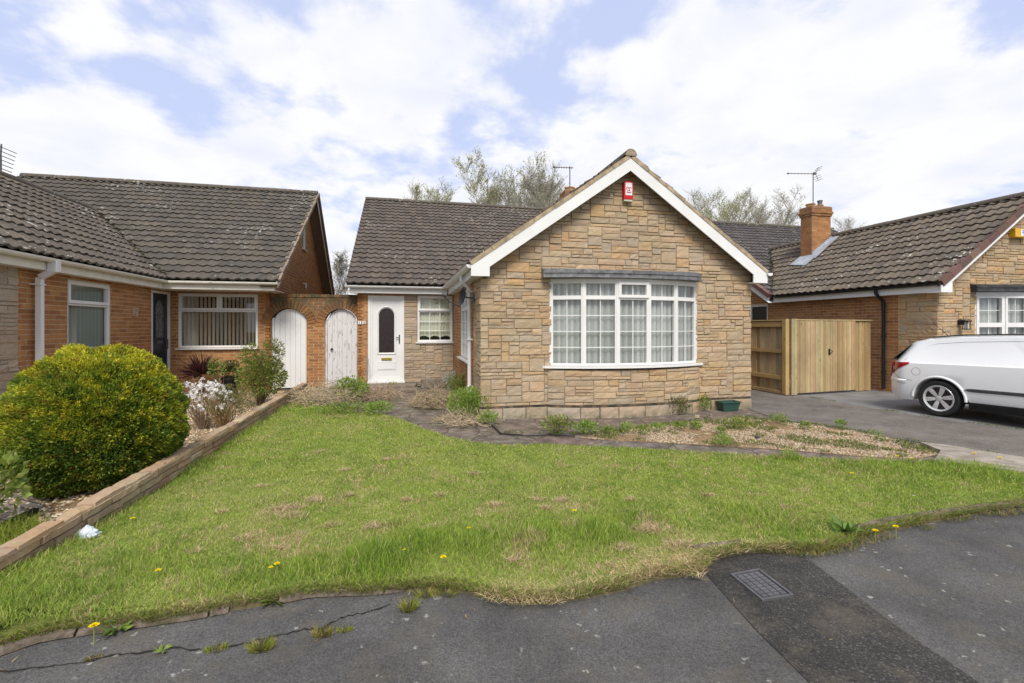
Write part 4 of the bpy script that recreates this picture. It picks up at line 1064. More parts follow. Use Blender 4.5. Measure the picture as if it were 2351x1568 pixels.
bk = mb.build('lawn_bank', m_lawnbase()); kind(bk, 'structure')
bm = bmesh.new(); bm.from_mesh(bk.data); keep = inpoly(np.array([v.co.x for v in bm.verts]), np.array([v.co.y for v in bm.verts]), LAWN+[])
bm.verts.ensure_lookup_table(); bmesh.ops.delete(bm, geom=[v for v, q in zip(bm.verts, keep) if not q and v.co.x > -2.29], context='VERTS'); bm.to_mesh(bk.data); bm.free()
def grass_field(name, poly, dens, lenfn, seed, zb=0, colfn=None, dmax=16, maxn=400000, wk=1.0, vis=True):
    rs = np.random.RandomState(seed); P_ = np.array([(p[0], p[1]) for p in poly]); lo, hi = P_.min(0), P_.max(0); hi[0] = min(hi[0], 13)
    n = int((hi[0]-lo[0])*(hi[1]-lo[1])*dens); x = rs.uniform(lo[0], hi[0], n); y = rs.uniform(lo[1], hi[1], n)
    D = Fx*x+Fy*y; u = (Rx*x+Ry*y)/np.maximum(D, .1)
    k = inpoly(x, y, poly) & (D > 1.3) & (rs.uniform(0, 1, n) < np.clip((3.3/np.maximum(D, .1))**1.15, .12, 1)) & (np.abs(u) < 1.45)
    x, y, D = x[k], y[k], D[k]; n = len(x)
    pres = rs.uniform(0, 1, n)
    ln, lean = lenfn(x, y, rs)
    c = colfn(x, y, rs)
    w = .0034*np.clip(D/3.2, 1, 3.0)*rs.uniform(.7, 1.3, n)*wk
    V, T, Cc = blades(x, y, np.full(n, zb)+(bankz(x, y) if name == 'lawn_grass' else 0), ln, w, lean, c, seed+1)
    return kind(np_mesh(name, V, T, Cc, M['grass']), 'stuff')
edge_front = np.array([(G(*p).x, G(*p).y) for p in lawn_px_front])
def dist_edge(x, y, E=edge_front):
    d = np.full(x.shape, 9.)
    for a, b2 in zip(E[:-1], E[1:]):
        v = b2-a; L2 = (v**2).sum(); t = np.clip(((x-a[0])*v[0]+(y-a[1])*v[1])/L2, 0, 1); d = np.minimum(d, np.hypot(x-a[0]-t*v[0], y-a[1]-t*v[1]))
    return d
edge_back = np.array([(G(*p).x, G(*p).y) for p in lawn_px_back])
# tall tufty patches seen along the front strip
TUFT = [(G(860, 1290), .42, .14), (G(960, 1250), .35, .10), (G(1100, 1245), .4, .09), (G(1220, 1235), .35, .09), (G(1350, 1225), .4, .10), (G(1480, 1190), .4, .04), (G(330, 1300), .6, .035), (G(540, 1330), .5, .045), (G(1810, 1052), .22, .12), (G(905, 1205), .12, .06), (G(2250, 1085), .7, .07), (G(1990, 1068), .8, .045), (G(100, 1400), .6, .045), (G(720, 1300), .4, .06), (G(1750, 1190), .6, .04)]
STRAW = [(G(650, 1175), .35), (G(720, 1145), .25), (G(860, 1215), .2), (G(1290, 1150), .12), (G(1320, 1170), .3), (G(1140, 1165), .2), (G(1400, 1300), .35), (G(1500, 1290), .4), (G(1560, 1240), .35), (G(1480, 1215), .2), (G(780, 1150), .3), (G(940, 1150), .2), (G(1060, 1100), .25), (G(1250, 1340), .35), (G(1580, 1290), .3), (G(640, 1250), .3), (G(1450, 1320), .3)]
def blobsum(x, y, L_):
    s = np.zeros(x.shape)
    for q in L_: s = np.maximum(s, np.exp(-((x-q[0].x)**2+(y-q[0].y)**2)/(q[1]*.6)**2)*(q[2] if len(q) > 2 else 1))
    return s
def l_len(x, y, rs):
    base = .013+.015*fbm(x, y, 1.4, 3)+.016*vn(x, y, 7, 9)+blobsum(x, y, TUFT)*.8
    ebk = dist_edge(x, y, edge_back); base = base+.03*np.exp(-(ebk/.10)**2)*vn(x, y, 9, 4)
    xl = np.exp(-((x+2.3)/.12)**2); base = base+.09*xl*vn(y, x, 3, 5)
    de = dist_edge(x, y); base = base*(1-.35*np.exp(-(de/.08)**2))
    ln = base*rs.uniform(.55, 1.25, len(x)); tfz = np.clip(blobsum(x, y, TUFT)*9, 0, 1); return ln, np.clip(rs.uniform(.35, 1.1, len(x))*(1-.45*tfz), 0, .985)
def l_col(x, y, rs):
    n = len(x); g1 = np.array((.245, .365, .038)); g2 = np.array((.36, .44, .085)); g3 = np.array((.12, .235, .022)); st = np.array((.62, .49, .27)); yl = np.array((.50, .48, .17))
    a = fbm(x, y, 1.1, 11)[:, None]; b_ = vn(x, y, 5, 13)[:, None]; r_ = rs.uniform(0, 1, (n, 1))
    c = g1*(1-a)+g2*a; c = c*(1-.35*(b_ < .4))+g3*.35*(b_ < .4)
    tf = np.clip(blobsum(x, y, TUFT)*9, 0, 1)[:, None]; c = c*(1-.45*tf)+g3*1.15*.45*tf
    ps = .05+.34*np.clip(fbm(x, y, 2.6, 17)-.47, 0, 1)*2.2+.5*(vn(x, y, 6.5, 19) > .80)*(vn(x, y, 1.2, 29) > .4)+.55*blobsum(x, y, STRAW)*(vn(x, y, 9, 8) > .3); ps = ps-.2*tf[:, 0]
    m = r_[:, 0] < ps; c[m] = (st*(rs.uniform(.6, 1.15, (n, 1))))[m]
    m = (rs.uniform(0, 1, n) < .10); c[m] = yl
    return c*rs.uniform(.62, 1.28, (n, 1))
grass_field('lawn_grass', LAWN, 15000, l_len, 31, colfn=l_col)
# dry matted grass on the kerb edge
def straw_len(x, y, rs): return rs.uniform(.03, .085, len(x)), rs.uniform(.9, .99, len(x))
def straw_col(x, y, rs):
    c = np.array((.76, .58, .35))*rs.uniform(.55, 1.2, (len(x), 1)); m = rs.uniform(0, 1, len(x)) < .2; c[m] = (.20, .26, .04); return c
rs = np.random.RandomState(99); ex, ey, eh = [], [], []
E_ = edge_front
for (a, b2) in zip(E_[:-1], E_[1:]):
    v = b2-a; L_ = np.hypot(*v); n = int(L_*2600); t_ = rs.uniform(0, 1, n); nn = np.array((v[1], -v[0]))/L_; nn = nn if nn[1] < 0 else -nn
    o_ = rs.uniform(-.05, .04, n); ex.append(a[0]+v[0]*t_+nn[0]*o_); ey.append(a[1]+v[1]*t_+nn[1]*o_); eh.append(np.full(n, math.atan2(nn[1], nn[0]))+rs.normal(size=n)*.9)
ex, ey, eh = map(np.concatenate, (ex, ey, eh)); k = vn(ex*1.0, ey, 3.5, 77)+.3*rs.uniform(0, 1, len(ex)) > .36; ex, ey, eh = ex[k], ey[k], eh[k]
ec = l_col(ex, ey, rs)*.85; kd = rs.uniform(0, 1, len(ex)) < .3; ec[kd] = np.array((.40, .29, .15))*rs.uniform(.5, 1.1, (kd.sum(), 1))
V, T, Cc = blades(ex, ey, np.full(len(ex), -.012), rs.uniform(.025, .075, len(ex)), rs.uniform(.003, .005, len(ex)), rs.uniform(.55, .98, len(ex)), ec, 5, heading=eh)
kind(np_mesh('edge_grass', V, T, Cc, M['grass']), 'stuff')
# fallen bits on the asphalt along the verge
n = 1500; rs = np.random.RandomState(3); bx = rs.uniform(-2.6, 4.6, n); by = rs.uniform(1.6, 3.4, n); de = dist_edge(bx, by); k = (~inpoly(bx, by, LAWN)) & (rs.uniform(0, 1, n) < np.exp(-de/.16)+.02) & (by < 3.6); bx, by = bx[k], by[k]; n = len(bx)
V, T, Cc = blades(bx, by, np.full(n, -.036), rs.uniform(.008, .045, n), rs.uniform(.003, .010, n), np.full(n, .985), np.array([(.33, .22, .11), (.20, .13, .08), (.42, .33, .18), (.10, .08, .05)])[rs.randint(0, 4, n)]*rs.uniform(.6, 1.2, (n, 1)), 8)
kind(np_mesh('leaf_litter', V, T, Cc, M['grass']), 'stuff')
# mats of dry mown grass lying on the lawn
mats = [(650, 1172, .16), (668, 1188, .10), (1290, 1152, .08), (1500, 1218, .14), (1430, 1262, .07), (720, 1152, .09), (800, 1140, .06), (1135, 1163, .07), (1237, 1150, .06), (1255, 1170, .06), (860, 1212, .09), (640, 1262, .07), (985, 1215, .07), (1450, 1150, .06), (1085, 1090, .07), (790, 1082, .08), (885, 1058, .06), (730, 1040, .06), (560, 1240, .07), (1340, 1235, .05), (600, 1120, .07), (1560, 1255, .12), (1800, 1168, .06), (1625, 1140, .05), (930, 1150, .06), (760, 1210, .06), (1010, 1140, .05), (1180, 1290, .06), (445, 1270, .06), (510, 1180, .06)]
hx, hy, hz, hh = [], [], [], []
for i, (px_, py_, r_) in enumerate(mats):
    c = G(px_, py_); n = int(3600*r_*r_*PI)+32; a = rs.uniform(0, 2*PI, n); q = r_*np.sqrt(rs.uniform(0, 1, n))*(.3+1.3*vn(np.cos(a)*2+i*3.1, np.sin(a)*2+7, 1.3, i)); hx.append(c.x+np.cos(a)*q); hy.append(c.y+np.sin(a)*q*.7); hz.append(.008+.012*rs.uniform(0, 1, n)*(1-q/r_/1.3))
hx, hy, hz = map(np.concatenate, (hx, hy, hz)); n = len(hx)
V, T, Cc = blades(hx, hy, hz, rs.uniform(.03, .08, n), rs.uniform(.0035, .006, n), rs.uniform(.85, .99, n), np.array((.66, .50, .31))*rs.uniform(.5, 1.15, (n, 1)), 6)
kind(np_mesh('dry_grass_mats', V, T, Cc, M['grass']), 'stuff')
SP = [G(*p) for p in [(1090, 1352), (1180, 1330), (1250, 1345), (1330, 1310), (1400, 1290), (1480, 1262), (1560, 1250), (1640, 1248), (1740, 1238), (1850, 1246), (1850, 1258), (1740, 1262), (1650, 1276), (1625, 1296), (1612, 1330), (1570, 1318), (1500, 1322), (1420, 1342), (1340, 1370), (1260, 1388), (1170, 1388), (1110, 1380)]]
grass_field('dry_grass', SP, 7500, straw_len, 37, zb=-.005, colfn=straw_col, wk=1.1)
SP2 = [G(*p) for p in [(2000, 1206), (2150, 1184), (2351, 1160), (2500, 1146), (2500, 1170), (2351, 1176), (2200, 1192), (2120, 1215), (2020, 1238), (1940, 1262), (1860, 1272), (1700, 1258), (1780, 1246), (1880, 1240), (1950, 1228)]]
def e_col(x, y, rs):
    c = np.array((.16, .19, .03))*rs.uniform(.5, 1.3, (len(x), 1)); m = rs.uniform(0, 1, len(x)) < .35; c[m] = (.34, .24, .12); return c
grass_field('verge_weeds', SP2, 9000, lambda x, y, rs: (rs.uniform(.015, .05, len(x))*(vn(x, y, 6, 3) > .38), rs.uniform(.4, .98, len(x))), 41, zb=-.025, colfn=e_col)
LG = [(-3.1, 2.0), (-2.42, 2.0), (-2.42, 4.15), (-3.0, 4.5)]
grass_field('garden_grass', LG, 5000, lambda x, y, rs: (rs.uniform(.07, .17, len(x))*(vn(x, y, 5, 3) > .3), rs.uniform(.2, .75, len(x))), 43, zb=-.015, colfn=lambda x, y, rs: np.array((.24, .30, .035))*rs.uniform(.6, 1.2, (len(x), 1)), wk=1.4)
# moss/weed line in the drive joints
def strip_px(pxs, w):
    A = [G(*p) for p in pxs]; L_, R_ = [], []
    for i, p in enumerate(A):
        tt = (A[min(i+1, len(A)-1)]-A[max(i-1, 0)]).normalized(); s_ = Vector((tt.y, -tt.x, 0))*w; L_.append(p+s_); R_.append(p-s_)
    return L_+R_[::-1]
for i, (pxs, w_, h_) in enumerate((([(1838, 908), (1950, 926), (2060, 945), (2200, 966), (2351, 986)], .035, .03), ([(1780, 958), (1850, 970), (1950, 985), (2060, 1004), (2200, 1028), (2351, 1050)], .05, .035), ([(1150, 992), (1300, 996), (1400, 990), (1500, 976), (1600, 968)], .04, .04))):
    grass_field('joint_weeds', strip_px(pxs, w_), 9000, (lambda hh: lambda x, y, rs: (rs.uniform(.3, 1, len(x))*hh*(vn(x, y, 3.2, 5) > .52), rs.uniform(.3, .95, len(x))))(h_), 50+i, zb=-.004, colfn=lambda x, y, rs: np.array((.16, .20, .035))*rs.uniform(.5, 1.3, (len(x), 1)), wk=1.2)
grass_field('gravel_weeds', GRV, 6000, lambda x, y, rs: (rs.uniform(.012, .050, len(x))*(fbm(x, y, 2.6, 5) > .50), rs.uniform(.3, .95, len(x))), 57, zb=-.004, colfn=lambda x, y, rs: np.array((.16, .21, .045))*rs.uniform(.5, 1.3, (len(x), 1)), wk=1.2)
# ================================================================ GARDEN WALL
GWl = thing('garden_wall', 'long low garden wall of tan split bricks between the lawn and the gravel bed', 'wall', (-2.35, 7, 0))
mb = MB(); rnd = random.Random(12)
fw = FR((-2.30, 0, 0), (0,1,0), (1,0,0)); fl = FR((-2.405, 0, 0), (0,1,0), (-1,0,0))
mb.box((-2.40, 1.0, -.08), (-2.305, 12.0, .21), None, (.10,.075,.05))
TAN = [(.40,.29,.17), (.33,.24,.15), (.43,.33,.20), (.29,.20,.125), (.39,.26,.14)]
def tanblock(fr, a, b2, c, e_, dep=.012):
    n0 = len(mb.c); stone_block(mb, fr, a, b2, c, e_, rnd, .6, dep); col = rc(rnd.choice(TAN), .15, .05)
    for i in range(n0, len(mb.c)): mb.c[i] = col
for j in range(4):
    z0, z1 = -.06+.065*j+.005, -.06+.065*(j+1)+.005; y = 1.0+rnd.uniform(-.2, 0)
    while y < 12.0:
        w = rnd.uniform(.28, .46); y2 = min(12.0, y+w); tanblock(fw, max(1, y), y2, z0, z1)
        if j > 1: tanblock(fl, max(1, y), y2, z0, z1)
        y = y2
tp = lambda u, d_, z: (-2.30-z, u, .20+d_)
y = 1.0
while y < 12.0:
    y2 = min(12.0, y+rnd.uniform(.28, .45)); tanblock(tp, y, y2, -.015, .118, .02); y = y2
mb.build('wall_block_courses', M['stone'], GWl)
# ================================================================ ARCHED WALL + GATES
AW = thing('arched_wall', 'mossy orange brick wall with two arched openings joining the left and middle houses', 'wall', (-2.2, 12.5, 0))
g1 = (-3.22, -2.42, 1.76, 2.02); g2 = (-1.985, -1.20, 1.72, 2.02)
def segarc(a, b2, zs, zt, n=12):
    w = (b2-a)/2; h = zt-zs; r = (w*w+h*h)/(2*h); c = ((a+b2)/2, zt-r); t0 = math.asin(w/r)
    return [(c[0]+r*math.sin(-t0+2*t0*i/n), c[1]+r*math.cos(-t0+2*t0*i/n)) for i in range(n+1)], c, r, t0
mb = MB(); FA = FR((0, 12.50, 0), (1,0,0), (0,-1,0))
for (a, b2, zs, zt) in (g1, g2):
    P_, c, r, t0 = segarc(a, b2, zs, zt, 16)
    for (p, q) in zip(P_[:-1], P_[1:]):
        mb.add([FA(p[0], 0, p[1]), FA(q[0], 0, q[1]), FA(q[0], 0, 2.3), FA(p[0], 0, 2.3), FA(p[0], -.215, p[1]), FA(q[0], -.215, q[1]), FA(q[0], -.215, 2.3), FA(p[0], -.215, 2.3)],
               [(0,1,2,3), (0,4,5,1), (4,7,6,5)], (.16,.11,.06))
    n = 15; rr = random.Random(4)
    for k in range(-2, n+2):                                  # ring of bricks on edge
        t1, t2 = -t0+2*t0*(k+.09)/n, -t0+2*t0*(k+.91)/n
        pts = [(c[0]+ra*math.sin(tt), c[1]+ra*math.cos(tt)) for tt, ra in ((t1, r), (t2, r), (t2, r+.21), (t1, r+.21))]
        col = rc(tuple(v*.8 for v in rr.choice(BRICKS)), .28); mb.add([FA(p[0], 0, p[1]) for p in pts]+[FA(p[0], .018, p[1]) for p in pts], [(4,5,6,7), (0,1,5,4), (1,2,6,5), (2,3,7,6), (3,0,4,7)], col)
    P3 = [(c[0]+(r+.22)*math.sin(-t0*1.15+2.3*t0*i/14), c[1]+(r+.22)*math.cos(-t0*1.15+2.3*t0*i/14)) for i in range(15)]
opsA = [(g1[0], g1[1], -1, 1.76), (g2[0], g2[1], -1, 1.72), (g1[0], g1[1], 1.70, 2.31), (g2[0], g2[1], 1.70, 2.31)]
mb.box((g1[1], 12.50, -.05), (g2[0], 12.715, 2.3), None, BRMORT); brick_wall(mb, FA, g1[1], g2[0], 0, 1.8, seed=201, dark=.9); brick_wall(mb, FA, g1[1]+.0, g2[0], 1.8, 2.25, seed=203, dark=.8)
mb.box((-3.24, 12.505, 2.24), (-1.19, 12.70, 2.31), None, (.2,.15,.09)); brick_wall(mb, FA, -3.24, -1.19, 2.23, 2.305, seed=202, dark=.8)
x = -3.24; rr = random.Random(6)
while x < -1.2:                                               # brick on edge coping
    x2 = min(-1.19, x+.073); mb.box((x+.003, 12.48, 2.30), (x2-.003, 12.72, 2.375+rr.uniform(-.004, .006)), None, rc(rr.choice(BRICKS), .25)); x = x2
for (x0_, x1_) in ((-3.25, -3.22), (-1.20, -1.185)): mb.box((x0_, 12.505, -.05), (x1_, 12.7, 2.3), None, (.25,.14,.07))
mb.build('brick_wall', M['mossbrick'], AW)
def gate(name, a, b2, zs, zt, label, boards, handle, seed, mat):
    t_ = thing(name, label, 'gate', ((a+b2)/2, 12.58, 0), group=None)
    mb = MB(); rr = random.Random(seed); P_, c, r, t0 = segarc(a+.05, b2-.02, zs-.02, zt-.015)
    def top(x): return c[1]+math.sqrt(max(.0001, r*r-(x-c[0])**2))
    n = boards; A, B = a+.055, b2-.025
    for k in range(n):
        xa, xb = A+(B-A)*k/n+.002, A+(B-A)*(k+1)/n-.002; dd = 12.565+rr.uniform(-.003, .003)
        m = 4; pts = [(xa, .03), (xb, .03)]+[(xb-(xb-xa)*i/m, top(xb-(xb-xa)*i/m)) for i in range(m+1)]
        mb.prism(pts, dd, dd+.022, lambda p, q, s_: (p, s_, q))
    mb.build('boarding', mat, t_)
    f = MB(); f.box((a+.003, 12.545, .0), (a+.05, 12.60, zs+.02)); f.box((b2-.022, 12.56, 0), (b2-.003, 12.60, zs)); f.build('gate_frame', mat, t_)
    if handle:
        h = MB(); hx = a+.16; h.lathe((hx, 12.552, .99), [(.026, 0), (.026, .012)], 12, 'y'); h.tube([(hx+.03*math.cos(q), 12.545, .965+.035*math.sin(q)) for q in [i*PI/6 for i in range(13)]], .006, 6); h.build('gate_handle', M['black'], t_)
    return t_
gate('garden_gate', *g1, 'clean white arched board gate, the left one of the arched wall', 6, False, 1, M['white'])
gate('garden_gate', *g2, 'flaking white arched board gate with black ring handle beside number 13', 6, True, 2, M['peel'])
# number tiles
def digits(mb, ch, x, z, h, y, w):
    S_ = {'1': [((.5, 0), (.5, 1)), ((.5, 1), (.25, .78))], '3': [((.15, 1), (.8, 1)), ((.8, 1), (.8, 0)), ((.8, 0), (.15, 0)), ((.3, .52), (.8, .52))]}[ch]
    for (p, q) in S_: beam(mb, (x+p[0]*h*.6, y, z+p[1]*h), (x+q[0]*h*.6, y, z+q[1]*h), .004, w, up=(0.01,0,1) if p[1] != q[1] and p[0] == q[0] else (0,0,1), dz=0) if abs(p[0]-q[0]) > .01 else mb.box((x+p[0]*h*.6-w/2, y-.002, z+min(p[1], q[1])*h), (x+p[0]*h*.6+w/2, y+.002, z+max(p[1], q[1])*h))
t_ = thing('number_plaque', 'two small white tiles reading 13 on the brick pier beside the front door', 'house number', (-1.1, 12.38, 1.66))
mb = MB(); mb.box((-1.172, 12.375, 1.625), (-1.092, 12.392, 1.705)); mb.box((-1.068, 12.375, 1.625), (-.988, 12.392, 1.705)); mb.build('tile_pair', M['white'], t_)
mb = MB(); digits(mb, '1', -1.150, 1.64, .05, 12.371, .011); digits(mb, '3', -1.045, 1.64, .05, 12.371, .011); mb.build('numerals', M['black'], t_)
# alarm boxes
t_ = thing('alarm_box', 'red and white burglar alarm box high in the middle gable', 'alarm box', (3.925, 7.76, 4.0))
mb = MB(); mb.prism([(3.835, 4.17), (3.835, 3.86), (4.015, 3.86), (4.015, 4.17), (3.99, 4.185), (3.86, 4.185)], 7.68, 7.765, lambda a, b_, c: (a, c, b_)); mb.build('box_cover', simple('alarm_red', (.50, .012, .02), .4), t_, bevel=.006)
mb = MB(); mb.box((3.862, 7.676, 3.93), (3.992, 7.681, 4.155)); mb.build('box_label', simple('faded_label_white', (.72,.70,.70), .5), t_)
mb = MB(); rr = random.Random(8)
for cx_, cz_ in ((3.90, 4.05), (3.955, 4.05)): mb.tube([(cx_+.020*math.cos(q), 7.674, cz_+.024*math.sin(q)) for q in [i*PI/5 for i in range(8)]], .006, 5)
mb.tube([(3.885, 7.674, 3.99), (3.91, 7.674, 3.975), (3.95, 7.674, 3.98), (3.975, 7.674, 3.995)], .007, 5); mb.box((3.90, 7.673, 4.005), (3.95, 7.675, 4.02)); mb.build('box_emblem', simple('emblem_red', (.45,.03,.03), .5), t_)
mb = MB(); mb.box((3.845, 7.69, 3.825), (4.005, 7.765, 3.862)); mb.build('strobe_lens', simple('strobe_grey_green', (.45,.47,.36), .4), t_)
t_ = thing('alarm_box', 'yellow burglar alarm box with white label on the right hand gable', 'alarm box', (13.7, 7.8, 3.7))
mb = MB(); mb.prism([(13.50, 3.60), (13.93, 3.60), (13.97, 3.79), (13.50, 3.80)], 7.70, 7.825, lambda a, b_, c: (a, c, b_)); mb.build('box_cover', simple('alarm_yellow', (.62, .36, .03), .45), t_, bevel=.008)
mb = MB(); mb.box((13.66, 7.694, 3.63), (13.93, 7.699, 3.775)); mb.build('box_label', simple('label_white', (.75,.75,.74), .5), t_)
mb = MB()
for i, (a, b_) in enumerate(((13.70, 13.76), (13.78, 13.88), (13.70, 13.88))): mb.box((a, 7.690, 3.735-.035*(i//2)*1.2), (b_, 7.6935, 3.755-.035*(i//2)*1.2))
mb.box((13.74, 7.690, 3.65), (13.84, 7.6935, 3.67)); mb.build('label_lettering', simple('label_blue', (.06,.08,.35), .5), t_)
# lantern
t_ = thing('wall_lantern', 'black glazed wall lantern on the stone beside the right house window', 'lantern', (12.0, 7.8, 1.6))
mb = MB(); mb.box((11.955, 7.74, 1.60), (12.045, 7.825, 1.71)); mb.box((11.94, 7.62, 1.665), (12.06, 7.78, 1.70)); mb.box((11.95, 7.64, 1.50), (12.05, 7.73, 1.515))
for x_ in (11.955, 12.045):
    for y_ in (7.645, 7.725): mb.box((x_-.006, y_-.006, 1.51), (x_+.006, y_+.006, 1.67))
mb.build('lantern_body', M['black'], t_)
mb = MB(); mb.lathe((12.0, 7.685, 1.515), [(.035, 0), (.035, .15)], 14); mb.build('lantern_glass', simple('frosted_glass', (.5,.5,.48), .2), t_)
# ceramic plaque
t_ = thing('ceramic_plaque', 'small square floral tile plaque on the brick between window and navy door', 'plaque', (-5.39, 11.0, 1.85))
mb = MB(); mb.box((-5.40, 10.88, 1.77), (-5.37, 11.06, 1.95)); mb.build('tile_body', simple('glazed_buff_tile', (.42,.34,.26), .3), t_)
mb = MB(); rr = random.Random(5)
for i in range(12):
    y_, z_ = 10.97+rr.uniform(-.055, .055), 1.86+rr.uniform(-.06, .05); q = rr.uniform(.008, .02); mb.lathe((-5.369, y_, z_), [(q, 0), (q*.9, .003)], 8, 'x', col=rr.choice([(.5,.25,.03), (.35,.06,.03), (.1,.16,.05), (.55,.5,.4)]))
mb.build('tile_flowers', M['attr'], t_)
# satellite dish
t_ = thing('satellite_dish', 'small black mesh satellite dish on the side wall of the middle house', 'satellite dish', (1.2, 8.45, 2.1))
mb = MB(); dc = Vector((1.0, 8.42, 2.11)); dn = Vector((-.975, -.16, .2)).normalized(); dx_ = dn.cross(Vector((0,0,1))).normalized(); dz_ = dx_.cross(dn)
dfr = lambda x_, y_, h: tuple(dc + dx_*x_ + dz_*y_ + dn*h)
mb.lathe(None, [(.001, -.035), (.08, -.032), (.14, -.02), (.18, 0), (.183, .003), (.18, -.004), (.14, -.026), (.08, -.037), (.001, -.04)], 26, frame=dfr); mb.build('dish_reflector', M['black'], t_, flat_angle=40)
mb = MB(); fp = Vector(dfr(0, -.05, .36)); mb.tube([dfr(0, -.19, .0), dfr(0, -.15, .2), fp], .011, 6); mb.tube([fp, fp-dn*.08], .026, 8); mb.tube([fp+Vector((0,0,.02)), fp+Vector((0,0,.09)), fp+Vector((.08, .03, .12)), dc+Vector((.05, 0, .12))], .004, 5); mb.build('feed_arm', M['steel'], t_)
mb = MB(); mb.tube([dfr(0, 0, -.03), tuple(dc+Vector((.12, .02, -.02))), (1.25, 8.46, 2.08)], .014, 6); mb.box((1.21, 8.40, 2.0), (1.245, 8.52, 2.16)); mb.build('wall_bracket', M['steel'], t_)
# aerials
def aerial(label, foot, h, boom_dir, boom_a, boom_b, n_el, el_len, el_dir=(0,0,1), refl=True, r=.016, tilt=0):
    t_ = thing('tv_aerial', label, 'tv aerial', foot); f = Vector(foot); top = f+Vector((0, 0, h)); bd = Vector(boom_dir).normalized()
    mb = MB(); mb.tube([f, top+Vector((0,0,.04))], r, 6); mb.build('mast', M['alu'], t_)
    mb = MB(); A, B = top+bd*boom_a, top+bd*boom_b; mb.tube([A, B], r*.75, 5)
    ed = Vector(el_dir).normalized()
    for i in range(n_el):
        c = A+(B-A)*(i+.3)/n_el; l_ = el_len*(.75+.35*i/n_el); mb.tube([c-ed*l_/2, c+ed*l_/2], r*.42, 4)
    mb.tube([A-bd*.0, A+bd*.05], r*1.6, 6); mb.build('boom', M['alu'], t_)
    if refl:
        mb = MB(); e2 = bd.cross(ed).normalized()
        for s in (-1, 1):
            c = B-bd*.05; mb.tube([c, c+ed*.22*s-bd*.02+bd*.12], r*.6, 4)
            for k in (.08, .14, .2): q = c+ed*k*s+bd*.06*k/.2*2; mb.tube([q-e2*.15, q+e2*.15], r*.42, 4)
        mb.box((B.x-.14, B.y-.03, B.z-.035), (B.x-.06, B.y+.03, B.z+.035)); mb.build('reflector', M['alu'], t_)
    return t_
aerial('thin grey television aerial on the chimney behind the middle gable', (4.60, 12.60, 5.40), .72, (1, .25, .13), -.56, .12, 8, .07, refl=False)
aerial('television aerial with X reflectors on the tall chimney of the right house', (13.02, 12.60, 5.25), 1.32, (1, -.1, .03), -.92, .14, 9, .07)
aerial('large television aerial cut off by the left edge above the mossy roof', (-8.2, 11.78, 4.7), .36, (.03, .02, 1), -.32, .30, 7, .72, el_dir=(.02, 1, .01), refl=False, r=.02)
# overflow pipe on the left gable
t_ = MB(); t_.tube([(-3.25, 16.3, 2.98), (-3.16, 16.3, 2.96)], .02, 8); t_.tube([(-3.17, 16.3, 2.99), (-3.17, 16.3, 2.82)], .03, 8); t_.build('overflow_pipe', M['white'], H1)
# ================================================================ TIMBER FENCE AND GATE
TB = [(.46,.345,.18), (.40,.29,.15), (.52,.41,.23), (.34,.24,.12), (.45,.31,.18), (.43,.355,.20), (.37,.31,.19)]
def boards(mb, A, B, z0, z1, w, th, off, seed, lap=.0):
    rr = random.Random(seed); A, B = Vector(A), Vector(B); t = (B-A).normalized(); n_ = Vector((t.y, -t.x, 0)); L_ = (B-A).length; n = max(1, round(L_/w))
    for k in range(n):
        p, q = A+t*(L_*k/n+.0015)+n_*(off+rr.uniform(-.002, .002)+lap*(k % 2)), A+t*(L_*(k+1)/n-.0015)+n_*(off+lap*(k % 2)); zt = z1+rr.uniform(-.004, .004)
        vs = [tuple(v+Vector((0,0,z))) for z in (z0, zt) for v in (p, q, q+n_*th, p+n_*th)]; mb.add(vs, [(0,3,2,1), (4,5,6,7), (0,1,5,4), (1,2,6,5), (2,3,7,6), (3,0,4,7)], rc(rr.choice(TB), .14, .04))
Fn = thing('timber_fence', 'new closeboard timber fence panel showing its rails beside the middle house', 'fence', (8.55, 10.5, 0))
mb = MB(); boards(mb, (8.56, 13.5, 0), (8.56, 9.0, 0), .03, 1.70, .105, .018, -.03, 3, .008); mb.build('fence_boards', M['wood'], Fn)
for z, h in ((1.56, .12), (.95, .08), (.33, .09)):
    mb = MB(); mb.box((8.50, 9.05, z), (8.557, 13.5, z+h), None, (.45,.31,.13)); mb.build('rail', M['wood'], Fn)
mb = MB(); mb.box((8.48, 9.0, 1.70), (8.62, 13.5, 1.725), None, (.50,.38,.19)); mb.build('capping', M['wood'], Fn)
mb = MB(); mb.box((8.49, 9.02, 0), (8.55, 13.5, .07), None, (.42,.30,.14)); mb.build('gravel_board', M['wood'], Fn)
mb = MB(); mb.box((8.47, 8.93, 0), (8.57, 9.03, 1.74), None, (.46,.32,.13)); mb.build('post', M['wood'], Fn)
Gt = thing('timber_gate', 'new double timber drive gate of vertical boards with small black handle', 'gate', (9.9, 9.0, 0))
gA, gB = Vector((8.575, 8.90, 0)), Vector((11.36, 9.16, 0)); gt = (gB-gA).normalized()
mb = MB(); boards(mb, gA, gA+gt*.17, 0, 1.74, .085, .03, .0, 5); mb.build('gate_post', M['wood'], Gt)
mb = MB(); boards(mb, gA+gt*.18, gA+gt*1.20, .035, 1.70, .078, .02, .0, 6, .006); mb.build('gate_leaf', M['wood'], Gt)
mb = MB(); boards(mb, gA+gt*1.208, gA+gt*2.05, .035, 1.70, .078, .02, .0, 7, .006); mb.build('gate_leaf', M['wood'], Gt)
mb = MB(); boards(mb, gA+gt*2.09, gA+gt*2.60, .0, 1.70, .1, .02, -.03, 8, .01); mb.build('side_panel', M['wood'], Gt)
mb = MB(); beam(mb, gA+gt*.1+Vector((0,0,1.728)), gA+gt*2.62+Vector((0,0,1.728)), .07, .022, col=(.52,.42,.22)); mb.build('capping', M['wood'], Gt)
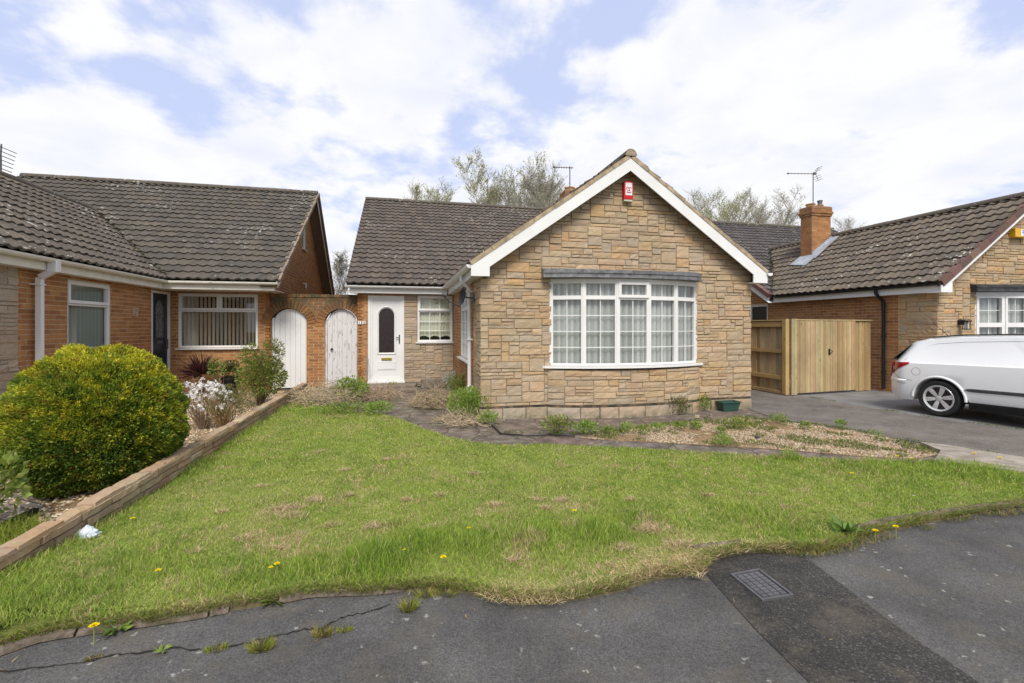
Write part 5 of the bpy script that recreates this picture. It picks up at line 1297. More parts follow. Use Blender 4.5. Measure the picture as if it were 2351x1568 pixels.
mb = MB(); hc = gA+gt*1.17+Vector((0,0,.98)); nn = Vector((gt.y, -gt.x, 0)); beam(mb, hc+nn*.03-Vector((0,0,.09)), hc+nn*.03+Vector((0,0,.06)), .045, .012, up=tuple(nn)); mb.tube([hc+nn*.04+gt*.02+Vector((0,0,.04)), hc+nn*.07+gt*.05, hc+nn*.04+gt*.02-Vector((0,0,.06))], .008, 6); mb.build('gate_handle', M['black'], Gt)
# ================================================================ SMALL THINGS
Stp = thing('door_step', 'worn grey concrete slab steps leading up to the white front door', 'step', (-.3, 12.0, 0))
mb = MB(); mb.prism([(-1.05, 12.38), (-.98, 11.85), (-.4, 11.72), (.25, 11.86), (.30, 12.38)], -.02, .105); mb.build('upper_step', M['concrete'], Stp, bevel=.012)
mb = MB(); mb.prism([(-1.15, 12.0), (-1.1, 11.42), (-.3, 11.30), (.28, 11.45), (.30, 12.0)], -.02, .04); mb.build('lower_step', M['concrete'], Stp, bevel=.01)
t_ = MB(); t_.box((.40, 12.05, -.01), (1.02, 12.34, .20)); t_ = t_.build('concrete_block', M['concrete'], bevel=.008); tag(t_, 'grey concrete block lying against the stone under the small kitchen window', 'block')
t_ = MB(); t_.tube([(-.98, 11.9, 0), (-.93, 12.1, .45), (-.945, 12.34, .80)], [.018, .016, .014], 7, (.22,.19,.16)); t_ = t_.build('leaning_stick', M['attrrough']); tag(t_, 'old grey stick leaning against the frame of the white front door', 'stick')
t_ = thing('trough_planter', 'dark green plastic trough standing by the right corner of the middle gable', 'planter', (6.0, 7.5, 0))
c = G(1672, 940); mb = MB(); z0 = -.015
vs = [(c.x+sx_*w_, c.y+sy_*d_, z0+z_) for (w_, d_, z_) in ((.15, .075, 0), (.185, .10, .15), (.20, .115, .15), (.20, .115, .172), (.18, .095, .172), (.17, .085, .10)) for sx_, sy_ in ((-1,-1), (1,-1), (1,1), (-1,1))]
mb.add(vs, [(3,2,1,0)]+[(k*4+i, k*4+(i+1)%4, (k+1)*4+(i+1)%4, (k+1)*4+i) for k in range(5) for i in range(4)]); mb.build('trough', simple('green_plastic', (.03,.075,.06), .4), t_)
mb = MB(); mb.box((c.x-.168, c.y-.083, z0+.08), (c.x+.168, c.y+.083, z0+.10), None); mb.build('compost', simple('compost', (.03,.022,.015), 1), t_)
t_ = thing('access_cover', 'rectangular grey inspection cover set in the dark asphalt trench', 'manhole cover', tuple(G(1745, 1345, -.035)))
q4 = [G(1676, 1321, -.035), G(1743, 1309, -.035), G(1824, 1370, -.035), G(1750, 1382, -.035)]
def bl(u, v): a = q4[0]+(q4[1]-q4[0])*u; b_ = q4[3]+(q4[2]-q4[3])*u; return a+(b_-a)*v
def cov(mb, u0, u1, v0, v1, z0, z1, col=None): mb.prism([(bl(u0, v0).x, bl(u0, v0).y), (bl(u1, v0).x, bl(u1, v0).y), (bl(u1, v1).x, bl(u1, v1).y), (bl(u0, v1).x, bl(u0, v1).y)], z0, z1, None, col)
cm = simple('worn_cast_iron', (.105,.105,.11), .55, .2, var=.25, nsc=12)
mb = MB(); cov(mb, 0, 1, 0, .05, -.05, -.022); cov(mb, 0, 1, .95, 1, -.05, -.022); cov(mb, 0, .07, .05, .95, -.05, -.022); cov(mb, .93, 1, .05, .95, -.05, -.022); mb.build('cover_frame', cm, t_)
mb = MB(); cov(mb, .095, .905, .065, .935, -.05, -.030, (.6,)*3)
for i in range(4):
    for j in range(8):
        u0, u1 = .11+.78*i/4+.015, .11+.78*(i+1)/4-.015; v0, v1 = .08+.84*j/8+.01, .08+.84*(j+1)/8-.01; cov(mb, u0, u1, v0, v1, -.035, -.024)
mb.build('cover_lid', cm, t_)
# plastic bag
mb = MB(); rr = random.Random(9); c = G(199, 1232, .05); vs = []; fs = []; m, n = 12, 7
for j in range(n):
    for i in range(m):
        a = 2*PI*i/m; r_ = (.066*(1-(j/(n-1))**1.6)+.012)*rr.uniform(.75, 1.25); vs.append((c.x+math.cos(a)*r_*1.15, c.y+math.sin(a)*r_*.8, c.z+.075*j/(n-1)*rr.uniform(.8, 1.15)))
for j in range(n-1):
    for i in range(m): fs.append((j*m+i, j*m+(i+1)%m, (j+1)*m+(i+1)%m, (j+1)*m+i))
fs.append(tuple((n-1)*m+i for i in range(m))); mb.add(vs, fs); o = mb.build('plastic_bag', simple('thin_white_polythene', (.50,.54,.62), .3, var=.15, nsc=30)); tag(o, 'crumpled pale plastic bag dropped on the grass beside the low wall', 'plastic bag')
# black hose along the path
mb = MB(); mb.tube([G(1092, 962)+Vector((0,0,.0)), G(1132, 978), G(1150, 995), G(1200, 999), G(1260, 997), G(1320, 1001)], .012, 6); o = mb.build('hose_pipe', M['black']); tag(o, 'black hose lying on the paving in front of the middle gable', 'hose')
for i, (px_, py_, r_, lb, colr) in enumerate(((1738, 1005, .035, 'small dark stone lying in the gravel bed', (.05,.05,.06)), (1600, 958, .05, 'flat tan stone lying on the paving near the gable', (.40,.31,.20)), (1495, 948, .045, 'broken tan brick piece at the foot of the bow wall', (.42,.33,.22)), (1880, 1245, .022, 'white crumpled litter by the grass edge', (.6,.6,.6)), (2098, 1140, .02, 'small white litter scrap in the lawn on the right', (.55,.58,.55)), (1186, 1500-20, .0, '', None))):
    if not lb: continue
    c = G(px_, py_, -.01); rr = random.Random(i); mb = MB(); vs = [(c.x+math.cos(a)*r_*rr.uniform(.8, 1.3), c.y+math.sin(a)*r_*.7, c.z+z_) for z_, k_ in ((0, 1), (r_*.6, .8)) for a in [q*PI/3 for q in range(6)]]
    mb.add(vs, [tuple(range(6)), tuple(range(6, 12))]+[(q, (q+1)%6, 6+(q+1)%6, 6+q) for q in range(6)], colr); o = mb.build('loose_stone' if i < 3 else 'litter_scrap', M['attrrough'], bevel=.006); tag(o, lb, 'stone' if i < 3 else 'litter')
# raised broken slab at the right end of the gravel
mb = MB(); pts = [G(2112, 1020), G(2160, 1040), G(2145, 1062), G(2230, 1074), G(2351, 1090), G(2600, 1120), G(2600, 1085), G(2351, 1056), G(2250, 1040), G(2180, 1028)]
mb.prism([(p.x, p.y) for p in pts], -.03, .035); kind(mb.build('path_slab', simple('pale_worn_slab', (.27,.235,.19), .9, var=.35, nsc=7, bump=.9, bsc=35)), 'structure')
# ================================================================ PLANTS
def leafmesh(pos, dr, ln, wd, col, bend=.25, seed=0):
    rs = np.random.RandomState(seed); n = len(pos); dr = dr/np.linalg.norm(dr, axis=1, keepdims=True)
    rv = rs.normal(size=(n, 3)); sd_ = np.cross(dr, rv); sd_ /= np.maximum(np.linalg.norm(sd_, axis=1, keepdims=True), 1e-6); nr = np.cross(sd_, dr)
    V = np.zeros((n, 4, 3)); l = ln[:, None]; w_ = wd[:, None]
    V[:, 0] = pos; mid = pos+dr*l*.5+nr*l*bend*.4; V[:, 1] = mid-sd_*w_/2; V[:, 2] = mid+sd_*w_/2; V[:, 3] = pos+dr*l-nr*l*bend*.2
    T = np.array([(0,2,3), (0,3,1)]); T = (T[None]+4*np.arange(n)[:, None, None]).reshape(-1, 3)
    return V.reshape(-1, 3), T, np.repeat(col, 4, axis=0)
def cat(parts):
    V, T, Cc = [], [], []; o = 0
    for v, t_, c in parts: V.append(v); T.append(t_+o); Cc.append(c); o += len(v)
    return np.concatenate(V), np.concatenate(T), np.concatenate(Cc)
def place(obj_or_thing, V): return V
def plant(name, label, cat_, base, parts, stems=None, group=None, leafname='foliage'):
    t_ = thing(name, label, cat_, tuple(base), group=group)
    V, T, Cc = parts; V = V-np.array(tuple(base)); np_mesh(leafname, V, T, Cc, M['leaf'], t_)
    if stems is not None: stems.build('stems', M['attrrough'], t_)
    return t_
# --- clipped golden conifer
BC = np.array((-3.04, 5.56, 0)); rs = np.random.RandomState(77); n = 150000
d = rs.normal(size=(n*2, 3)); d /= np.linalg.norm(d, axis=1, keepdims=True); d = d[d[:, 2] > -.80][:n]; n = len(d)
def lump(d):
    return .035*np.sin(d[:, 0]*9+d[:, 2]*5)+.03*np.sin(d[:, 1]*11+d[:, 2]*8+1)+.055*(vn(d[:, 0]*2+3, d[:, 2]*2+d[:, 1], 4, 5)-.5)+.05*(vn(d[:, 1]*3+7, d[:, 2]*3, 6, 6)-.5)+.05*(vn(d[:, 0]*5+d[:, 1]*3+17, d[:, 2]*5, 5, 9)-.5)
rad = (np.abs(d[:, 0])**2.12+np.abs(d[:, 1])**2.12+np.abs(d[:, 2])**2.12)**(-1/2.12)
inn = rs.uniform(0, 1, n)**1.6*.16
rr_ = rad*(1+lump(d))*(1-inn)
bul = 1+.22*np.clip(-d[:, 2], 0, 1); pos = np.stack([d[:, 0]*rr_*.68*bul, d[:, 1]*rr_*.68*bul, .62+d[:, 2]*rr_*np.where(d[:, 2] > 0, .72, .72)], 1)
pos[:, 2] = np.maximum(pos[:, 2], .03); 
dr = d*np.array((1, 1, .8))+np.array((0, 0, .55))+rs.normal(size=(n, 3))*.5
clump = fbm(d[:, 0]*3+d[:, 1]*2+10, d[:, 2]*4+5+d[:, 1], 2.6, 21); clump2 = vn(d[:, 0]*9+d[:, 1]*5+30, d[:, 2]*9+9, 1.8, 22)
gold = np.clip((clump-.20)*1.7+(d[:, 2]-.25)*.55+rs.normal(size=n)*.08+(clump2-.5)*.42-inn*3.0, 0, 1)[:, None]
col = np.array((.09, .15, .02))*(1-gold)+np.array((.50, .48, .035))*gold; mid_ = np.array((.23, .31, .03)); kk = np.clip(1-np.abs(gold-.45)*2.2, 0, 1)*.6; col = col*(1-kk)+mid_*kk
ob = (clump2 > .66)[:, None]*(rs.uniform(0, 1, (n, 1)) < .18); col = np.where(ob, np.array((.25, .15, .03)), col)
rd = (rs.uniform(0, 1, (n, 1)) < .004); col = np.where(rd, np.array((.22, .07, .03)), col); col *= rs.uniform(.85, 1.2, (n, 1))
ln = rs.uniform(.018, .040, n); pos = pos+BC
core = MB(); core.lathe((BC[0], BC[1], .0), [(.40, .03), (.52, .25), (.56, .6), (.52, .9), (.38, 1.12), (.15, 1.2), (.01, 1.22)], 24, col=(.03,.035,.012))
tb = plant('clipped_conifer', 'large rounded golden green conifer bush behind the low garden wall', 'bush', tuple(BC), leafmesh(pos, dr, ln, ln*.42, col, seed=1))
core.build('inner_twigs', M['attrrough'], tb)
def bushy(n, c, r, h, zb, ln0, cols, seed, up=.5, shape=2, hollow=.35, wr=.45, gapsc=5, gap=.0):
    rs = np.random.RandomState(seed); d = rs.normal(size=(n*3, 3)); d /= np.linalg.norm(d, axis=1, keepdims=True)
    q = (1-rs.uniform(0, 1, n*3)**2*(1-hollow)); p = d*q[:, None]
    k = np.ones(len(p), bool)
    if gap: k = vn(p[:, 0]*gapsc+p[:, 1]*2+20, p[:, 2]*gapsc+9, 1, seed) > gap
    p = p[k][:n]; d = d[k][:n]; m = len(p)
    pos = np.stack([c[0]+p[:, 0]*r, c[1]+p[:, 1]*r, zb+(h-zb)*(.5+p[:, 2]*.5)], 1)
    dr = d+np.array((0, 0, up))+rs.normal(size=(m, 3))*.45; col = np.array(cols)[rs.randint(0, len(cols), m)]*rs.uniform(.7, 1.25, (m, 1))
    ln = ln0*rs.uniform(.6, 1.3, m); return leafmesh(pos, dr, ln, ln*wr, col, seed=seed+1)
def stem_fan(base, n, h, spread, r0, col, seed, wig=.04, lean=(0,0)):
    mb = MB(); rr = random.Random(seed); b = Vector(base)
    for i in range(n):
        a = rr.uniform(0, 2*PI); s = spread*math.sqrt(rr.random()); hh = h*rr.uniform(.6, 1.05); p = [b+Vector((math.cos(a)*s*.15, math.sin(a)*s*.15, 0))]
        for k in range(1, 5):
            t_ = k/4; p.append(b+Vector((math.cos(a)*s*(.15+.85*t_)+lean[0]*t_+rr.uniform(-wig, wig), math.sin(a)*s*(.15+.85*t_)+lean[1]*t_+rr.uniform(-wig, wig), hh*t_)))
        mb.tube(p, [r0*(1-.15*k*1.2) for k in range(5)], 4, rc(col, .3), cap=False)
    return mb
# --- magnolia with white star flowers
b0 = G(475, 990); b0.x -= .16; b0.y += .30
rs = np.random.RandomState(5); parts = []; nf = 190
fp_ = rs.normal(size=(nf, 3)); fp_ /= np.linalg.norm(fp_, axis=1, keepdims=True); fp_[:, 2] = np.abs(fp_[:, 2])*1.1-.25; fp_ *= rs.uniform(.7, 1.05, (nf, 1)); fp_ = fp_*np.array((.48, .42, .40))+np.array((b0.x, b0.y, .40))
for i in range(nf):
    m = rs.randint(8, 12); nrm = rs.normal(size=3)*.6+np.array((0, -.3, .6)); nrm /= np.linalg.norm(nrm); a = np.linspace(0, 2*PI, m, endpoint=False)+rs.uniform(0, 1)
    t1 = np.cross(nrm, (0.1, 1, 0.2)); t1 /= np.linalg.norm(t1); t2 = np.cross(nrm, t1)
    dd = np.cos(a)[:, None]*t1+np.sin(a)[:, None]*t2+nrm*rs.uniform(.1, .9); parts.append(leafmesh(np.repeat(fp_[i][None], m, 0), dd, rs.uniform(.03, .052, m), rs.uniform(.010, .017, m), np.array((.95,.93,.90))*rs.uniform(.88, 1.05, (m, 1)), .3, seed=i))
plant('magnolia_shrub', 'low shrub covered in white star flowers right of the conifer bush', 'shrub', b0, cat(parts), stem_fan(b0, 60, .78, .42, .006, (.24,.17,.11), 3), leafname='flowers')
# --- heathery shrub of thin upright stems
b0 = G(512, 980); 
pp = [bushy(4200, (b0.x+.08, b0.y+.05), .36, .64, .16, .030, [(.16,.19,.04), (.22,.20,.06), (.12,.15,.03), (.26,.19,.08)], 9, up=1.3, hollow=.2, wr=.25, gap=.3)]
plant('upright_shrub', 'thin stemmed green brown shrub in front of the white flowers by the wall', 'shrub', b0, cat(pp), stem_fan(b0, 90, .58, .36, .0045, (.30,.20,.09), 4))
# --- big green shrub
b0 = G(597, 930)
pp = [bushy(4200, (b0.x+.03, b0.y), .44, .98, .18, .052, [(.18,.25,.04), (.24,.31,.06), (.13,.19,.03), (.30,.32,.07), (.22,.17,.05)], 15, up=.4, hollow=.15, wr=.5, gap=.25, gapsc=4), bushy(700, (b0.x+.24, b0.y), .20, 1.32, .80, .05, [(.15,.20,.04), (.22,.26,.06), (.26,.18,.05)], 16, hollow=.1, gap=.3), bushy(500, (b0.x-.18, b0.y), .22, 1.22, .75, .05, [(.17,.23,.04), (.24,.28,.05)], 17, hollow=.1, gap=.3)]
plant('leafy_shrub', 'tall loose glossy green shrub in front of the left white gate', 'shrub', b0, cat(pp), stem_fan(b0, 26, 1.15, .36, .012, (.16,.11,.07), 5))
# --- cordyline
b0 = Vector((-4.56, 12.0, 0)); rs = np.random.RandomState(8); n = 85; a = rs.uniform(0, 2*PI, n); el = rs.uniform(-.15, 1.45, n)
dr = np.stack([np.cos(a)*np.cos(el), np.sin(a)*np.cos(el), np.sin(el)], 1); ps = np.repeat(np.array([[b0.x, b0.y, .46]]), n, 0)
plant('cordyline', 'spiky dark maroon cordyline under the wide window of the left house', 'plant', b0, leafmesh(ps, dr, rs.uniform(.38, .58, n), rs.uniform(.028, .04, n), np.array((.085,.028,.030))*rs.uniform(.6, 1.5, (n, 1)), .12, 3), stem_fan(b0, 3, .5, .02, .03, (.07,.04,.035), 3), leafname='spiky_leaves')
# --- potted plant
b0 = Vector((-3.80, 11.5, -.02)); t_ = thing('plant_pot', 'square black plant pot with dark foliage near the leafy shrub', 'plant pot', tuple(b0))
mb = MB(); mb.lathe(tuple(b0), [(.13, 0), (.17, .40), (.195, .40), (.195, .46), (.17, .46), (.16, .36)], 22); mb.build('pot', M['black'], t_, flat_angle=40)
V, T, Cc = bushy(700, (b0.x+.02, b0.y), .17, .80, .40, .05, [(.045,.085,.025), (.07,.12,.03)], 23, hollow=.1); np_mesh('foliage', V-np.array(tuple(b0)), T, Cc, M['leaf'], t_)
b1 = Vector((-4.02, 11.3, -.02)); plant('young_shrub', 'small pale green sprig growing left of the black plant pot', 'shrub', b1, bushy(260, (b1.x, b1.y), .17, .86, .45, .055, [(.20,.28,.05), (.15,.22,.04)], 24, hollow=.1), stem_fan(b1, 7, .75, .14, .007, (.18,.14,.08), 6))
# --- hydrangea at the left edge
b0 = G(-42, 1215); rs = np.random.RandomState(14); fl_ = []
for i in range(14):
    p = np.array((b0.x+rs.uniform(-.10, .16), b0.y+rs.uniform(-.2, .1), rs.uniform(.30, .56))); m = 40; dd = rs.normal(size=(m, 3)); fl_.append(leafmesh(p+dd/np.linalg.norm(dd, axis=1, keepdims=True)*.03, dd, np.full(m, .018), np.full(m, .016), np.array((.52,.36,.28))*rs.uniform(.7, 1.3, (m, 1)), .2, i))
fl_.append(bushy(420, (b0.x, b0.y), .25, .55, .1, .07, [(.20,.27,.045), (.14,.20,.03), (.28,.32,.08)], 31, hollow=.2, wr=.6, up=.6))
plant('hydrangea', 'hydrangea with faded pink flower heads cut off by the left edge', 'shrub', b0, cat(fl_), stem_fan(b0, 18, .5, .2, .006, (.22,.15,.08), 7))
# --- leafy weeds and low plants
def weed(name, label, cat_, px_, py_, r, h, n, cols, seed, ln0=.05, wr=.35, up=.8, stems=0, scol=(.2,.14,.08), dz=0, group=None, hollow=.1, gap=0, off=(0, 0)):
    b = G(px_, py_, dz); b.x += off[0]; b.y += off[1]
    return plant(name, label, cat_, b, bushy(n, (b.x, b.y), r, h, .01, ln0, cols, seed, up=up, hollow=hollow, wr=wr, gap=gap), stem_fan(b, stems, h*.95, r, .004, scol, seed, wig=.02) if stems else None, group=group)
GR = [(.20,.28,.05), (.15,.22,.035), (.26,.33,.07)]; BG = [(.22,.34,.055), (.17,.27,.04), (.29,.38,.08)]; BRN = [(.32,.23,.14), (.26,.18,.11), (.40,.30,.2)]
weed('weed_clump', 'bright leafy weed clump in front of the flaking white gate', 'weed', 808, 918, .34, .48, 1100, BG, 101, .065, .38)
weed('weed_clump', 'low spreading weeds on the lawn edge below the dead twigs', 'weed', 800, 948, .55, .16, 900, GR, 102, .05, .4, gap=.35)
weed('weed_clump', 'leafy weed at the tip of the lawn beside the paving', 'weed', 870, 952, .24, .22, 420, BG, 103, .055, .4)
weed('weed_clump', 'small green weed growing on the step of the front door', 'weed', 900, 884, .14, .16, 130, GR, 104, .05, .35, dz=.1)
weed('leafy_shrub', 'green shrub at the foot of the white downpipe by the stone corner', 'shrub', 1080, 958, .40, .50, 2400, BG, 105, .05, .42, gap=.25)
weed('leafy_shrub', 'green shrub between the downpipe and the side window', 'shrub', 1064, 915, .34, .52, 1500, GR, 106, .05, .4)
weed('leafy_shrub', 'small dark green shrub in the corner under the kitchen window', 'shrub', 1033, 884, .22, .30, 350, GR, 115, .05, .4)
weed('weed_clump', 'leafy weed hugging the left corner of the stone plinth', 'weed', 1122, 974, .16, .20, 260, BG, 107, .05, .4)
weed('weed_clump', 'round shaggy weed clump on the paving below the bow window', 'weed', 1280, 994, .22, .24, 620, GR+BRN[:1], 108, .055, .3, stems=14)
weed('weed_clump', 'lower of the two leafy clumps on the paving under the window centre', 'weed', 1345, 994, .17, .16, 380, BG, 109, .05, .33)
weed('weed_clump', 'dark weed against the plinth on the left of the green trough', 'weed', 1556, 948, .20, .28, 420, [(.10,.15,.03), (.15,.20,.05)]+BRN[:1], 110, .06, .3, stems=8)
weed('weed_clump', 'bushy weed against the plinth beside the green trough', 'weed', 1607, 940, .18, .27, 420, GR, 111, .055, .33)
weed('weed_clump', 'taller weeds at the back edge of the gravel bed', 'weed', 1700, 984, .20, .17, 330, GR, 112, .05, .3, stems=6)
weed('weed_clump', 'weed beside the drive at the top of the gravel bed', 'weed', 1788, 972, .14, .14, 160, GR, 113, .05, .3)
weed('weed_clump', 'little weed between the gravel bed and the tarmac drive', 'weed', 2010, 1003, .10, .08, 90, BG, 114, .04, .3)
weed('flowering_alyssum', 'white flowered mound beside the downpipe of the middle house', 'flowers', 1042, 893, .26, .44, 1900, [(.72,.72,.68), (.62,.63,.58), (.2,.26,.1)], 116, .025, .6, off=(0,.1))
for i, (px_, py_, r_, lb) in enumerate(((1395, 996, .10, 'first sprig right of the two clumps under the window'), (1440, 992, .12, 'leafy sprig at the left tip of the gravel bed'), (1475, 996, .09, 'low sprig in front of the left tip of the gravel'), (1510, 990, .11, 'feathery sprig on the upper left edge of the gravel'), (1560, 986, .10, 'sprig on the upper gravel edge below the dark weed'), (1600, 984, .08, 'tiny sprig on the upper gravel edge below the bushy weed'), (1655, 996, .08, 'sprig on the gravel just left of the taller weeds'), (1660, 1022, .12, 'flat green patch of weed at the front gravel edge'), (1850, 985, .08, 'small sprig on the gravel right of centre'), (1930, 978, .07, 'grey leaved sprig next to the drive'))):
    weed('weed_sprig', lb, 'weed', px_, py_, r_, .035+r_*.8, int(1800*r_)+60, BG if i % 2 else GR, 130+i, .035, .35, group='weed sprigs along the gravel edge')
def dead(name, label, px_, py_, r, h, n, seed, col=(.42,.34,.22), rr0=.004, flat=1.0):
    b = G(px_, py_); t_ = thing(name, label, 'dead plant', tuple(b)); mb = MB(); rr = random.Random(seed)
    for i in range(n):
        a = rr.uniform(0, 2*PI); s = r*math.sqrt(rr.random()); p = b+Vector((math.cos(a)*s, math.sin(a)*s*flat, rr.uniform(0, h)*(1-.6*s/r))); dr_ = Vector((rr.gauss(0, 1), rr.gauss(0, 1), rr.gauss(.1, .5))).normalized(); l_ = rr.uniform(.12, .38); pts = []
        for k in range(4): pts.append(Vector(p)); p = p+dr_*l_/3; dr_ = (dr_+Vector((rr.gauss(0, .3), rr.gauss(0, .3), rr.gauss(-.12, .3)))).normalized(); p.z = max(.005, p.z)
        mb.tube(pts, [rr0, rr0*.9, rr0*.7, rr0*.4], 3, rc(col, .4, .08), cap=False)
    mb.build('twigs', M['attrrough'], t_); return t_
dead('dead_twig_heap', 'tangled heap of pale dead stems at the end of the garden wall', 748, 922, .66, .46, 1000, 1)
dead('dead_twig_heap', 'brown dead stems scattered in front of the door step', 866, 912, .52, .24, 520, 2, (.38,.28,.19))
dead('dead_shrub', 'brown dead shrub between the paving and the side window', 1000, 930, .48, .36, 900, 3, (.36,.28,.18))
dead('dead_shrub', 'dry brown stems at the foot of the stone corner', 1062, 968, .40, .14, 380, 4, (.40,.32,.21))
# --- dock and rosettes near the road
def rosette(label, px_, py_, n, l_, w_, col, seed, z=-.01, elmax=.9, name='broad_leaf_weed'):
    b = G(px_, py_, z); rs = np.random.RandomState(seed); a = rs.uniform(0, 2*PI, n); el = rs.uniform(.08, elmax, n); dr = np.stack([np.cos(a)*np.cos(el), np.sin(a)*np.cos(el), np.sin(el)], 1)
    return plant(name, label, 'weed', b, leafmesh(np.repeat(np.array([tuple(b)]), n, 0), dr, l_*rs.uniform(.6, 1.1, n), w_*rs.uniform(.7, 1.1, n), np.array(col)*rs.uniform(.75, 1.3, (n, 1)), .35, seed), leafname='leaves')
rosette('broad leaved dock plant at the kerb end right of the inspection cover', 1936, 1222, 16, .16, .05, (.13, .22, .04), 3)
rosette('dandelion leaf rosette on the kerb near the bottom left yellow flower', 268, 1442, 14, .10, .024, (.16, .23, .045), 4, -.02, .4)
rosette('ragged rosette weed at the kerb gap left of the picture centre', 628, 1382, 22, .09, .018, (.14, .17, .04), 5, -.03, .5)
rosette('small pale rosette beside the pavement crack', 372, 1494, 10, .05, .018, (.22, .28, .07), 6, -.03, .4)
# --- grass tufts growing from the pavement
def tuft(label, px_, py_, n, l_, spread, seed, col=(.22, .26, .035)):
    b = G(px_, py_, -.04); rs = np.random.RandomState(seed); a = rs.uniform(0, 2*PI, n); r_ = spread*np.sqrt(rs.uniform(0, 1, n))
    c = np.array(col)*rs.uniform(.6, 1.25, (n, 1)); k = rs.uniform(0, 1, n) < .25; c[k] = (.42, .33, .15)
    V, T, Cc = blades(b.x+np.cos(a)*r_, b.y+np.sin(a)*r_*.6, np.full(n, b.z), l_*rs.uniform(.5, 1.1, n), np.full(n, .004), rs.uniform(.3, .95, n), c, seed, heading=a+rs.normal(size=n)*.5)
    t_ = thing('grass_tuft', label, 'grass tuft', tuple(b), group='grass tufts in the pavement'); np_mesh('grass_blades', V-np.array(tuple(b)), T, Cc, M['grass'], t_)
tuft('yellow green grass tuft on the long pavement crack, the biggest one there', 600, 1490, 420, .055, .055, 1)
tuft('reddish green tuft at the bend of the pavement crack', 742, 1458, 260, .05, .045, 2, (.24, .22, .05))
tuft('tiny tuft just right of the reddish tuft', 792, 1448, 120, .025, .04, 3)
tuft('spiky grass tuft standing alone near the centre kerb', 938, 1402, 300, .085, .035, 4)
tuft('sparse flat tuft left of the biggest crack tuft', 495, 1492, 140, .03, .05, 5)
tuft('mossy tuft where the crack fades on the left', 215, 1512, 90, .02, .04, 6, (.18,.17,.05))
tuft('low tuft beside the broken kerb pieces', 1020, 1362, 260, .045, .09, 7)
tuft('weedy tuft left of the broken kerb pieces', 975, 1368, 120, .06, .05, 8)
# --- dandelions
def dandelion(px_, py_, label, s=1.0, h=.06):
    b = G(px_, py_, 0); b = b*(1-(h)/(CH)) ; b.z = 0; t_ = thing('dandelion', label, 'flower', tuple(b), group='dandelions'); rs = np.random.RandomState(int(px_)); parts = []
    c = np.array((b.x, b.y, h))
    for m, e_, l_ in ((22, .15, .019), (16, .6, .014), (10, 1.1, .009)):
        a = np.linspace(0, 2*PI, m, endpoint=False)+rs.uniform(0, 1); dr = np.stack([np.cos(a)*math.cos(e_), np.sin(a)*math.cos(e_), np.full(m, math.sin(e_))], 1)
        parts.append(leafmesh(np.repeat(c[None], m, 0), dr, np.full(m, l_*s), np.full(m, .006*s), np.array((.88, .70, .012))*rs.uniform(.85, 1.1, (m, 1)), .05, 3))
    V, T, Cc = cat(parts); np_mesh('petals', V-np.array(tuple(b)), T, Cc, M['leaf'], t_)
    mb = MB(); mb.tube([(b.x, b.y, -.04), (b.x, b.y, h)], .003, 5, (.22,.25,.08)); mb.build('stalk', M['attr'], t_)
for px_, py_, lb, s in ((216, 1436, 'yellow dandelion at the kerb near the bottom left corner', 1.3), (304, 1190, 'dandelion in the grass beside the low wall', 1.0), (363, 1309, 'dandelion on a tall stalk in the left part of the lawn', 1.0), (636, 1294, 'right hand bloom of a close dandelion pair in the left lawn', 1.1), (622, 1302, 'left hand bloom of a close dandelion pair in the left lawn', .8), (1018, 1279, 'dandelion in the tall grass tuft at the middle of the lawn', 1.2), (1076, 1212, 'dandelion above the tall tuft near the picture centre', .9), (1319, 1172, 'lone dandelion by a dry grass clump right of centre', 1.1), (2010, 1218, 'left one of two dandelions on the kerb by the dock plant', 1.2), (2057, 1209, 'right one of two dandelions on the kerb by the dock plant', 1.2), (1955, 1086, 'dandelion at the back edge of the lawn below the gravel', 1.1), (735, 993, 'small dandelion at the far left end of the lawn', .9), (1160, 1022, 'dandelion where lawn meets the paving below the gable corner', .9), (2094, 1052, 'dandelion at the right end of the gravel bed', 1.1), (2060, 1047, 'dandelion just left of the raised broken slab', 1.1), (2237, 1040, 'dandelion in the moss beside the raised slab', 1.2), (2296, 1050, 'rightmost dandelion at the edge of the drive', 1.2), (928, 1262, 'tiny orange bloom in the front lawn edge', .7)):
    dandelion(px_, py_, lb, s)
# fallen branch on the lawn
mb = MB(); A = [G(80, 1410, .03), G(112, 1400, .035), G(132, 1392, .03)]; mb.tube(A, [.007, .009, .006], 5, (.07,.055,.05)); o = mb.build('fallen_branch', M['attrrough']); tag(o, 'short dark branch lying in the grass at the lower left', 'branch')

